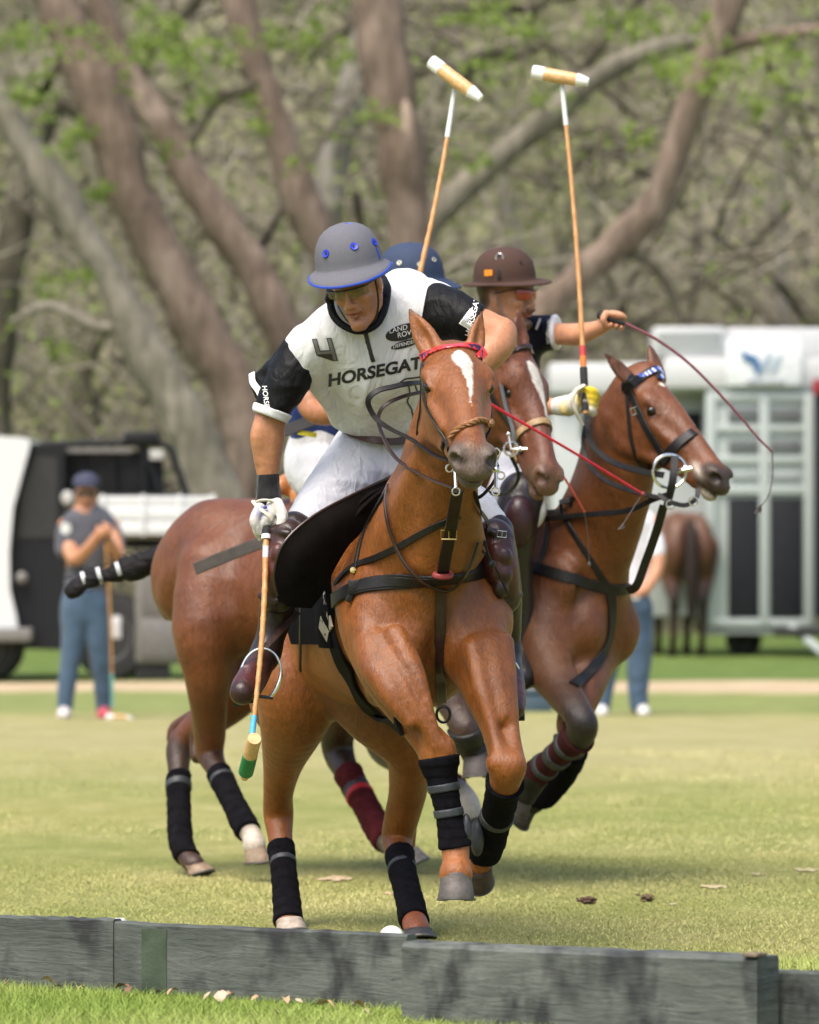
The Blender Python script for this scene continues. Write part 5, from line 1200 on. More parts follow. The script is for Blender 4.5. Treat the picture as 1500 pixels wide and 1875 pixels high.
        gd.chain(PX([(kg[2][0] - 30, kg[2][1] - 4, kg[2][2] - .0, 7), (kg[2][0], kg[2][1] + 6, kg[2][2] - .055, 7), (kg[2][0] + 28, kg[2][1] - 6, kg[2][2] - .0, 7)]), .006, BK)
        go = sculpt(gd, .0045, 'knee_guard', MT['leather_oxblood'], root, OX)
        b = MB(); buckle(b, V(kg[0][0] + 14, kg[0][1] - 7, kg[0][2] - .085), (1, 0, -.1), (0, 0, 1), .03, .02, .002); b.build('buckle', MT['steel'], go)
        pts = np.array(foot, float); sole = MB(); P_ = PX([(p[0], p[1], p[2], p[3]) for p in foot]); sole.ribbon(np.array([p[:3] - A(-.004 if seam == 0 else 0, -.01, .035) * (1 if i else .7) for i, p in enumerate(P_)]), .075, .012, normal=(0, .5, 1), proj=False); sole.build('sole', MT['rubber'], bo)
    # glove
    gl = SD(); GW = (.60, .57, .52); c = V(486, 952, 17.56)
    gl.ell(V(490, 925, 17.58), (.034, .026, .042), ((1, 0, -.1), (0, 1, 0)), .02, GW)
    ax_ = nrm(V(486, 930, 17.55) - V(480, 1010, 17.52))
    for i, (x0, y0, x1, y1, x2, y2, r) in enumerate(((508, 922, 518, 950, 507, 980, 10.5), (500, 935, 506, 958, 496, 975, 9), (476, 930, 466, 952, 474, 974, 9.5), (484, 938, 470, 965, 478, 985, 8.5))):
        yy = 17.50 + .03 * (i % 2); gl.chain(PX([(x0, y0, yy, r * 1.05), (x1, y1, yy - .02, r), (x2, y2, yy - .01, r * .85)]), .006, GW , n=4)
    gl.chain(PX([(500, 925, 17.52, 12), (490, 950, 17.49, 11), (482, 968, 17.5, 9)]), .008, (.50, .48, .44))
    gl.ell(V(472, 941, 17.485), (.019, .010, .012), ((1, 0, .3), (0, 1, 0)), .003, (.02, .05, .42)); gl.ell(V(486, 929, 17.475), (.008, .008, .007), None, .003, (.02, .04, .35))
    go = sculpt(gl, .0033, 'glove', MT['cloth'], root, GW, keep_bvh=False)
    wb = SD(); wb.chain(PX([(491, 874, 17.6, 21), (491, 900, 17.6, 22)]), .01, K); wb.chain(PX([(491, 902, 17.6, 24), (492, 914, 17.59, 24)]), .005, K)
    sculpt(wb, .004, 'wrist_band', MT['cloth'], root, K, keep_bvh=False)
    sg_ = MB(); sg_.tube([V(466, 922, 17.53), V(478, 916, 17.50), V(500, 918, 17.49), (V(518, 934, 17.50)), V(519, 950, 17.54)], .0075, 8, 4, sq=.6); sg_.tube([V(464, 918, 17.53), V(474, 930, 17.49), V(490, 942, 17.475), V(497, 952, 17.48)], .0085, 8, 4, sq=.6); sg_.build('mallet_sling', mat('cream_webbing', (.62, .57, .45), .8), root)
    # helmet
    GR = mat('grey_helmet_cloth', (.115, .115, .135), .85, var=.12, nscale=200, bump=.4, bscale=700); BLU = mat('royal_blue_trim', (.012, .05, .38), .5)
    ho, pl = helmet_obj('helmet', V(640, 482, 17.36), (-.17, -.18, .96), (-.12, -.97, -.20), .1135, .134, GR, BLU, root, rim=.030, frontlen=.030, drop=.042)
    vents(ho, pl, [(-.55, .42), (.42, .50), (1.25, .46)], mat('blue_eyelet', (.012, .03, .42), .4), .013)
    st = MB()
    for o_ in (0, .05): st.tube([pl(1.05 + o_ + (.2 * (1 - e_ / 1.5)), e_)[0] for e_ in np.linspace(.03, 1.45, 9)], .0022, 5, 2)
    st.build('crown_piping', BLU, ho)
    m = MB()
    for s_ in (1, -1): m.tube([F(.03, s_ * .078, .02), F(.035, s_ * .070, -.05), F(.045, s_ * .045, -.108), F(.05, 0, -.128)], .0035, 6, 3, sq=.5)
    m.build('chin_strap', MT['black'], root)
    glasses(F, root, mat_lens('amber_lens', (.20, .16, .08), .35), MT['black'])
    # stirrups
    return root, F
def mat_lens(name, col, alpha):
    x = M_(name); x.set(Base_Color=col, Roughness=.05, Alpha=alpha, Specular_IOR_Level=.8); return x.m
def saddle_front(root, sd, T):
    flap = [[(742, 862, 17.72), (660, 900, 17.56), (575, 945, 17.42), (520, 995, 17.36), (502, 1050, 17.38), (508, 1092, 17.42)],
            [(745, 870, 17.72), (680, 915, 17.58), (610, 960, 17.44), (560, 1020, 17.38), (535, 1070, 17.40), (528, 1108, 17.44)],
            [(746, 884, 17.72), (700, 925, 17.60), (645, 985, 17.52), (610, 1040, 17.50), (592, 1080, 17.50), (568, 1112, 17.50)]]
    G, nu, nv = loft([[V(*p) for p in r] for r in flap], 5, 5); G = G + (NZ[5](G, 12) * .004)[..., None] * A(0, 1, 0)
    s = SD(); s.chain(T.p([(-.34, 0, 1.56, .06), (-.15, 0, 1.50, .08), (.06, 0, 1.52, .07), (.16, 0, 1.57, .05)]), .05, (.03, .015, .012), sq=(T.Z, .7)); s.ell(T(-.08, 0, 1.47), (.30, .20, .07), T.ax(), .04, (.03, .015, .012))
    so = sculpt(s, .008, 'saddle', MT['leather_brown'], root, (.03, .015, .012), keep_bvh=False)
    plate(G, nu, nv, .016, 'saddle_flap', MT['suede'], so)
    e = MB(); e.tube(G[0] + A(0, -.008, .002), .0045, 6, 1); e.build('flap_piping', MT['leather_brown'], so)
    pad = [[T(x, -.1 - .16 * (i > 0), z) for x in (-.28, -.05, .14, .30)] for i, z in enumerate((1.50, 1.36, 1.20, 1.0))]
    G, nu, nv = loft(pad, 5, 5); G = sd.project(G.reshape(-1, 3), .014); plate(G, nu, nv, .02, 'saddle_pad', MT['bandage'], root)
    pad = [[T(x, .1 + .16 * (i > 0), z) for x in (-.28, -.05, .14, .28)] for i, z in enumerate((1.50, 1.36, 1.20, 1.0))]
    G, nu, nv = loft(pad, 5, 5); G = sd.project(G.reshape(-1, 3), .014); plate(G, nu, nv, .02, 'saddle_pad', MT['bandage'], root)
    fl = [[(880, 985, 17.6), (884, 1040, 17.6), (900, 1100, 17.62)], [(895, 980, 17.56), (905, 1040, 17.56), (915, 1105, 17.6)]]
    G, nu, nv = loft([[V(*p) for p in r] for r in fl], 5, 5); plate(G, nu, nv, .014, 'saddle_flap', MT['suede'], so)
    for i, off in enumerate((0, 14)):
        m = MB(); m.ribbon([V(735 - off, 880 + off * .5, 17.66), V(690 - off, 905, 17.56), V(645 - off, 950, 17.5), V(618 - off, 1000, 17.5), V(600 - off * .5, 1060, 17.52)], .014, .006, normal=(-.5, -1, .3), proj=False); m.build('girth_strap', MT['suede'], so)
    stirrup(so, V(478, 1236, 17.46), (1, .1, -.12), .066, .088, (.12, 0, 1), V(545, 1120, 17.6))
    stirrup(so, V(932, 1252, 17.52), (.8, .6, 0), .050, .080, (0, 0, 1), V(925, 1130, 17.62))
def mallet_front():
    g = V(488, 945, 17.5); t = V(461, 1352, 17.25); gp = MT['black']
    r = mallet('polo mallet hanging low beside the front rider, with green tape on its head', g, t, V(466, 1352, 17.16), V(448, 1424, 17.34), .0235,
        [(0., .085, .004, MT['rubber'], 'grip'), (.085, .105, .006, MT['white'], 'grip_ring'), (.13, .19, .001, mat('paper_sticker', (.6, .6, .6), .5), 'sticker'), (.90, .985, .002, mat('sky_blue_tape', (.07, .38, .62), .5), 'blue_tape')],
        tape=(.42, .86), tapecol=mat('green_tape', (.004, .19, .06), .5), endwrap=False)
    return r
# ================================================================== rider in navy between the others (mostly hidden)
def rider_second():
    NV = (.022, .045, .20); W = (.60, .60, .61); SK = SKIN2
    root = empty('person', V(585, 880, 21.), 'rider in navy shirt and dark blue helmet, half hidden behind the front rider', 'person', 'polo riders')
    F = Frame(V(752, 520, 20.55), (.82, -.50, -.18), (.50, .86, 0), 1.05)
    sd = SD(); human_head(sd, F, SK, hair=(.03, .02, .015), neck_to=V(700, 590, 20.7))
    sd.chain(PX([(600, 850, 21.0, 60), (615, 760, 20.95, 60), (650, 680, 20.85, 74), (690, 610, 20.75, 70)]), .04, SK, sq=((.3, 1, 0), .8), n=4)
    sd.chain(PX([(670, 640, 20.62, 34), (610, 690, 20.55, 29), (572, 728, 20.5, 24), (570, 748, 20.48, 22), (600, 756, 20.42, 23), (650, 735, 20.35, 20), (700, 690, 20.3, 17), (745, 600, 20.3, 15)]), .02, SK, n=5)
    sd.chain(PX([(735, 640, 20.7, 30), (770, 690, 20.3, 25), (805, 725, 20.0, 22), (840, 730, 19.7, 18), (864, 722, 19.5, 14)]), .02, SK, n=5); fist(sd, V(874, 725, 19.45), nrm(V(1040, 822, 19.62) - V(915, 750, 19.48)), (-.3, .2, 1), .011, SK)
    fist(sd, V(757, 560, 20.3), nrm(V(835, 160, 20.5) - V(768, 490, 20.3)), (-.6, -.6, .1), .012, SK)
    sculpt(sd, .006, 'body', MT['skin'], root, SK, keep_bvh=False)
    sh = SD(); sh.chain(PX([(590, 835, 21.0, 60), (596, 790, 20.98, 60), (618, 735, 20.92, 70), (655, 670, 20.85, 86), (695, 605, 20.75, 78)]), .05, NV, sq=((.3, 1, 0), .85), n=4)
    sh.chain(PX([(560, 700, 20.88, 26), (552, 745, 20.88, 34), (566, 790, 20.93, 36)]), .03, NV); sh.mods.append(folds(31, .004, 14)); so = sculpt(sh, .007, 'shirt', MT['cloth'], root, NV)
    wp = SD(); wp.chain(PX([(534, 712, 20.70, 14), (516, 748, 20.72, 15), (505, 778, 20.75, 10)]), .03, W); wp.mods.append(folds(33, .003, 18)); sculpt(wp, .006, 'side_panel', MT['cloth'], so, W, keep_bvh=False)
    sl = SD(); sl.chain(PX([(660, 650, 20.62, 42), (610, 694, 20.54, 36), (576, 728, 20.49, 31)]), .02, NV, n=4)
    c = V(581, 726, 20.49); n_ = nrm(V(560, 752, 20.46) - V(612, 690, 20.54)); sl.mods += [folds(32, .003, 22), lambda P, d: np.maximum(d, (P - c) @ n_)]
    s1 = sculpt(sl, .006, 'sleeve', MT['cloth'], root, NV)
    cf = SD(); cf.chain(PX([(610, 694, 20.54, 38.5), (576, 728, 20.49, 33.5)]), .02, W, n=3); cf.mods.append(lambda P, d: np.maximum(np.maximum(d, -((P - c) @ n_) - .016), (P - c) @ n_ - .012)); sculpt(cf, .005, 'cuff', MT['cloth'], s1, W, keep_bvh=False)
    lb = mat('pale_blue_print', (.10, .2, .55), .6)
    decal_poly(sl, [(570, 706), (618, 694), (618, 704), (568, 717)], lb, 'sleeve_band', s1, 20.6, .002)
    m = MB(); m.ribbon([V(505, 795, 20.7), V(540, 782, 20.66), V(580, 768, 20.62), V(640, 760, 20.6)], .045, .006, normal=(0, -1, .2), proj=False); m.build('belt', mat('dark_belt', (.03, .028, .03), .6), root)
    m = MB(); m.ribbon([V(546, 791, 20.66), V(562, 794, 20.65), V(580, 797, 20.65)], .020, .004, normal=(0, -1, 0), proj=False); m.build('yellow_waist_label', mat('yellow_label', (.62, .52, .02), .6, var=.5, nscale=150), root)
    br = SD(); BW = (.58, .58, .60)
    br.chain(PX([(588, 812, 20.96, 58), (580, 850, 20.95, 60), (590, 872, 20.85, 56), (640, 930, 20.7, 50), (690, 975, 20.6, 40)]), .05, BW, n=5)
    br.mods.append(folds(35, .004, 16)); sculpt(br, .007, 'breeches', MT['cloth'], root, BW, keep_bvh=False)
    kg = SD(); kg.chain(PX([(592, 868, 20.68, 11), (585, 890, 20.66, 13), (580, 915, 20.66, 12)]), .02, (.05, .02, .018)); kg.chain(PX([(600, 920, 20.75, 34), (640, 990, 20.7, 36), (640, 1080, 20.75, 28)]), .03, (.02, .012, .01)); sculpt(kg, .007, 'riding_boot', MT['leather_oxblood'], root, (.03, .02, .02), keep_bvh=False)
    NH = mat('navy_helmet_cloth', (.020, .036, .082), .8, var=.15, nscale=120, bump=.3, bscale=500)
    ho, pl = helmet_obj('helmet', V(752, 507, 20.5), (-.02, -.10, 1), (.93, -.36, 0), .118, .134, NH, NH, root, rim=.022, frontlen=.05, drop=.035)
    vents(ho, pl, [(-.95, .40), (-.35, .52), (-1.6, .45)], mat('white_eyelet', (.6, .6, .5), .4), .0095)
    s = MB()
    for o_ in (0, .07): s.tube([pl(-1.35 + o_, e)[0] for e in np.linspace(.03, 1.45, 9)], .0022, 5, 2)
    s.build('crown_seam', NH, ho)
    mallet('raised polo mallet whose cane rises behind the front rider, head tilted down to the right', V(758, 545, 20.28), V(833, 160, 20.5), V(790, 113, 20.5), V(880, 181, 20.42), .0265,
        [(0, .10, .004, MT['rubber'], 'grip'), (.76, .99, .002, mat('white_tape', (.62, .64, .62), .5), 'white_tape')])
    return root
# ================================================================== rider in the brown helmet
def rider_third():
    SK = (.56, .27, .15); K = (.007, .008, .015); W = (.72, .72, .74)
    root = empty('person', V(925, 880, 21.3), 'rider in a brown helmet and red sunglasses reaching out a whip in his left fist', 'person', 'polo riders')
    F = Frame(V(928, 544, 21.12), (.84, -.54, -.06), (.50, .86, .02), 1.06)
    sd = SD(); human_head(sd, F, SK, beard=(.15, .075, .045), hair=(.014, .010, .009), neck_to=V(915, 625, 21.25), neck_r=.06)
    sd.chain(F.p([(.110, -.024, -.045, .006), (.114, 0, -.042, .007), (.110, .024, -.045, .006)]), .006, (.03, .016, .012)); sd.ell(F(.10, 0, -.098), (.018, .016, .016), F.ax(), .008, (.04, .022, .016))
    sd.chain(PX([(925, 860, 21.35, 55), (920, 760, 21.32, 58), (920, 660, 21.28, 64), (920, 620, 21.25, 60)]), .04, SK, sq=((.6, .8, 0), .8), n=4)
    sd.chain(PX([(955, 618, 21.28, 28), (1000, 610, 21.2, 23), (1030, 612, 21.12, 20), (1060, 612, 21.05, 20.5), (1090, 603, 20.98, 15), (1108, 595, 20.94, 13)]), .02, SK, n=5)
    fist(sd, V(1126, 590, 20.9), nrm(A(-1, .15, .26)), (.25, .2, 1), .011, SK, 1.02)
    sd.chain(PX([(880, 640, 21.05, 28), (905, 700, 20.95, 24), (940, 745, 20.85, 21), (985, 745, 20.75, 18), (1020, 744, 20.68, 15)]), .02, SK, n=5)
    sculpt(sd, .0052, 'body', MT['skin'], root, SK)
    sh = SD(); sh.chain(PX([(925, 850, 21.35, 60), (920, 760, 21.32, 62), (922, 670, 21.28, 70), (925, 632, 21.25, 62)]), .05, K, sq=((.6, .8, 0), .85), n=4)
    sh.chain(PX([(925, 625, 21.25, 44), (965, 615, 21.25, 38), (1000, 610, 21.2, 33), (1018, 608, 21.16, 31)]), .04, K, n=4)
    c = V(1014, 608, 21.16); n_ = nrm(A(1, -.3, .05)); sh.mods += [folds(51, .003, 22), lambda P, d: np.where(P[..., 0] > c[0] - .15, np.maximum(d, (P - c) @ n_), d)]
    so = sculpt(sh, .006, 'shirt', MT['satin'], root, K)
    cf = SD(); cf.chain(PX([(1000, 609, 21.2, 35), (1026, 608, 21.14, 31)]), .01, W, n=2); cf.mods.append(lambda P, d: np.maximum(np.maximum(d, -((P - c) @ n_) - .004), (P - c) @ n_ - .018)); sculpt(cf, .005, 'cuff', MT['cloth'], so, W, keep_bvh=False)
    vp = MB(); vp.ribbon(surf(sh, [(962, 592), (964, 610), (968, 630)], 0, 21.2), .02, .003, sh, .002).build('white_side_stripe', MT['white'], so)
    decal_text(sh, 'HORSEGATE', (1006, 630), (.06, -1), 8, MT['white'], 'lettering', so, Y=21.2, bold=.01); decal_text(sh, '1', (975, 600), (.9, .35), 30, MT['white'], 'number', so, Y=21.2, bold=.02)
    gw = (.62, .60, .54); gy = (.62, .45, .02)
    gl = SD(); g = V(1064, 742, 20.6); top = V(1030, 155, 20.9); sh_ax = nrm(top - g)
    gl.chain(PX([(1022, 744, 20.68, 17), (1040, 743, 20.66, 20)]), .01, gw)
    gl.ell(V(1056, 738, 20.63), (.040, .034, .045), ((1, 0, .2), (0, 1, 0)), .015, gw)
    gl.ell(V(1074, 731, 20.59), (.034, .026, .034), ((1, 0, .4), (0, 1, 0)), .010, gy)
    for i in range(4): gl.chain(PX([(1062 + i * 3, 716 + i * 11, 20.585, 8), (1084 - i, 716 + i * 11, 20.575, 8.5), (1092 - 2 * i, 726 + i * 10, 20.6, 8)]), .005, gy if i < 3 else gw)
    gl.ell(V(1071, 735, 20.562), (.012, .01, .012), None, .003, (.01, .03, .25)); gl.ell(V(1062, 722, 20.572), (.010, .01, .010), None, .003, (.01, .03, .25))
    gl.ell(V(1035, 748, 20.63), (.018, .012, .024), None, .005, gy)
    sculpt(gl, .0042, 'glove', MT['cloth'], root, gw, keep_bvh=False)
    s = MB(); s.tube([V(1070, 706, 20.56), V(1054, 716, 20.545), V(1048, 735, 20.545), V(1056, 758, 20.55), V(1068, 778, 20.57)], [.013, .013, .013, .012, .008], 8, 4, sq=.6); s.build('mallet_sling', mat('cream_webbing', (.62, .57, .45), .8), root)
    br = SD(); br.chain(PX([(922, 845, 21.35, 56), (930, 880, 21.25, 52), (945, 900, 21.0, 46), (960, 935, 20.8, 40)]), .04, (.68, .68, .71)); sculpt(br, .009, 'breeches', MT['cloth'], root, (.6, .6, .6), keep_bvh=False)
    bt = SD(); BK = (.020, .016, .017); bt.chain(PX([(955, 905, 20.78, 42), (945, 960, 20.75, 40), (940, 1030, 20.8, 36), (950, 1120, 20.85, 28), (955, 1190, 20.85, 24), (958, 1240, 20.75, 24)]), .03, BK, n=4); bt.ell(V(950, 955, 20.66), (.06, .05, .10), None, .02, (.035, .012, .014))
    bo = sculpt(bt, .007, 'riding_boot', MT['leather_oxblood'], root, BK, keep_bvh=False)
    bp = MB(); bp.box(V(1000, 1250, 20.8), (.05, .05, .02), ((1, 0, .4), (0, 1, 0)), .005); bp.build('sole', MT['rubber'], bo)
    BH = mat('brown_helmet_cloth', (.052, .023, .014), .85, var=.15, nscale=150, bump=.3, bscale=500)
    ho, pl = helmet_obj('helmet', V(924, 511, 21.1), (-.06, -.14, 1), (.90, -.42, -.06), .114, .130, BH, BH, root, rim=.020, frontlen=.046, drop=.012)
    vents(ho, pl, [(-.5, .55), (.25, .50)], mat('brown_eyelet', (.05, .022, .018), .5))
    s = MB(); s.ribbon([pl(-1.35, e)[0] for e in np.linspace(.05, .85, 6)], .017, .003, normal=(-.2, -1, .3), proj=False); s.build('helmet_strap', MT['leather_black'], ho)
    p, d = pl(-1.35, .75); s = MB(); s.tube([p + np.cross(d, A(0, 0, 1)) * .018 * math.cos(t) + A(0, 0, 1) * .018 * math.sin(t) + d * .004 for t in np.linspace(0, 6.283, 13)[:-1]], .0028, 6, 1, closed=True); s.build('strap_ring', MT['steel'], ho)
    p, d = pl(-1.72, .28); s = MB(); s.box(p + d * .002, (.038, .024, .004), (np.cross(A(0, 0, 1), d), A(0, 0, 1))); s.build('helmet_label', mat('orange_label', (.85, .25, .01), .5, var=.5, nscale=160), ho)
    glasses(F, root, mat_lens('red_mirror_lens', (.38, .03, .02), 1.), MT['black'], wide=.042)
    m = MB(); m.tube([F(.0, -.082, .02), F(.02, -.076, -.04), F(.05, -.05, -.10), F(.07, -.01, -.125)], .005, 6, 3, sq=.4); m.build('chin_strap', mat('grey_strap', (.16, .17, .18), .6), root)
    mallet('upright polo mallet held in the yellow glove, head nearly level against the trees', V(1072, 752, 20.56), V(1029, 153, 20.9), V(976, 132, 20.9), V(1077, 150, 20.86), .0265,
        [(0, .13, .005, MT['rubber'], 'grip'), (.135, .165, .002, mat('orange_tape', (.75, .16, .02), .5), 'orange_tape'), (.165, .195, .002, mat('red_tape_grip', (.5, .03, .03), .5), 'red_tape'), (.87, .995, .002, mat('white_tape', (.62, .64, .62), .5), 'white_tape')])
    w = empty('riding_whip', V(1126, 587, 20.9), 'dark red whip in the outstretched fist, its lash drooping in front of the trailer', 'riding whip', 'riding whips')
    maroon = mat('maroon_whip', (.14, .022, .035), .4); m = MB(); lash(m, [V(1098, 577, 20.92), V(1112, 582, 20.9), V(1145, 592, 20.88)], .013, .009, 8); m.build('handle', MT['rubber'], w)
    m = MB(); m.sphere(V(1100, 577, 20.92), .017, 12, 8); m.build('knob', MT['rubber'], w)
    m = MB(); lash(m, [V(1145, 592, 20.88), V(1200, 620, 20.86), V(1265, 668, 20.84), V(1335, 740, 20.82), V(1385, 798, 20.8), V(1414, 828, 20.8)], .0065, .0040, 8); m.build('shaft', maroon, w)
    m = MB(); lash(m, [V(1414, 828, 20.8), V(1415, 870, 20.8), V(1408, 905, 20.8), V(1392, 930, 20.8)], .003, .002); m.build('lash', mat('lash_cord', (.12, .10, .10), .7), w)
    m = MB()
    for i in range(6): m.tube([V(1394, 924, 20.8), V(1388 + i * 1.2, 932 + i, 20.8 + i * .003), V(1382 + i * 2, 940 - i * .5, 20.8)], .0022, 4, 2)
    m.build('lash_tassel', mat('lash_cord', (.12, .10, .10), .7), w)
    return root
def whips():
    red = mat('red_whip', (.55, .012, .03), .35); cord = mat('lash_cord', (.12, .10, .10), .7)
    w = empty('riding_whip', V(912, 748, 19.5), 'bright red whip crossing in front of the blazed muzzle', 'riding whip', 'riding whips')
    m = MB(); lash(m, [V(868, 721, 19.44), V(915, 750, 19.48), V(1040, 822, 19.62), V(1176, 904, 19.85)], .0062, .0050, 8); m.build('shaft', red, w); m = MB(); m.sphere(V(1177, 905, 19.85), .010, 10, 8); m.build('keeper', mat('dark_cord', (.2, .03, .03), .6), w)
    m = MB(); lash(m, [V(1175, 907, 19.85), V(1160, 930, 19.85), V(1140, 962, 19.86)], .0022, .0018); 
    for i in range(5): m.tube([V(1142, 958, 19.86), V(1136 + i * 2, 966, 19.86 + i * .002), V(1132 + i * 2.5, 970 - i, 19.86)], .0022, 4, 2)
    m.build('lash', cord, w)
    w = empty('riding_whip', V(1030, 870, 19.9), 'thin coral whip tip just below the blazed muzzle with a fine hanging cord', 'riding whip', 'riding whips')
    m = MB(); lash(m, [V(1010, 842, 19.95), V(1038, 882, 20.0), V(1070, 937, 20.1)], .0052, .0042, 8); m.build('shaft', mat('coral_whip', (.62, .09, .07), .4), w)
    m = MB(); lash(m, [V(1070, 937, 20.1), V(1076, 975, 20.12), V(1079, 1030, 20.14)], .0012, .0012); m.sphere(V(1079, 1033, 20.14), (.006, .006, .010), 8, 6); m.build('lash', cord, w)
# ------------------------------------------------------------------ trees, thicket, vehicles and people in the distance
def bark_mat(name, c0, c1, c2):
    x = M_(name); x.set(Roughness=.95, Specular_IOR_Level=.1); co = x.coord(); a = x.noise(1.3, 5, .65, x.mapping(co, (1, 1, .5)), .6); b = x.noise(9, 5, .7, x.mapping(co, (1, 1, .16)), .4)
    r = x.ramp(a.outputs[0], [(.3, c0), (.52, c1), (.72, c2)]); r2 = x.ramp(b.outputs[0], [(.3, (.55,) * 3), (.65, (1.2,) * 3)])
    x.l(x.mix(1., r.outputs[0], r2.outputs[0], 'MULTIPLY'), x.b.inputs['Base Color']); x.l(x.bump(b.outputs[0], .9, .06), x.b.inputs['Normal']); return x.m
def limb(par, pts, Y, mt, name, seed=0, n=6, dz=0., seg=14):
    q = np.array([(*V(p[0], p[1], Y + (p[3] if len(p) > 3 else 0)), p[2] * Y / FPX) for p in pts]); q = catmull(q, n); nz = Noise(seed + 60)
    P, r = q[:, :3], q[:, 3]; r = r * (1 + .08 * nz(P, 3.)); m = MB(); m.tube(P, r, seg, 1, up=(.1, -1, .1)); v = m.v[0]
    c = np.repeat(P, seg, 0); d = v - c; v = c + d * (1 + .10 * nz(v, 7.) * .5 + .07 * NZ[3](v, 16.))[:, None]; m.v[0] = v; return m.build(name, mt, par)
def leaf_cloud(n, fn, size, cols, name, mt, par=None, seed=0, flat=.6):
    r = np.random.default_rng(seed); P = fn(r, n); n = len(P); u = r.normal(size=(n, 3)); u /= np.linalg.norm(u, axis=1)[:, None]; w = np.cross(u, r.normal(size=(n, 3))); w /= np.linalg.norm(w, axis=1)[:, None]
    s = (size * r.uniform(.5, 1.4, n))[:, None]; v = np.stack([P - u * s, P + w * s * flat, P + u * s, P - w * s * flat], 1).reshape(-1, 3); f = np.arange(4 * n).reshape(n, 4)
    k = np.clip(.5 + .4 * NZ[1](P, .8) * .6 + r.normal(0, .25, n), 0, 1)[:, None]; c = np.array(cols[0]) * (1 - k) + np.array(cols[1]) * k; c = np.repeat(c, 4, 0); return mesh_np(name, v, f, mt, par, False, c)
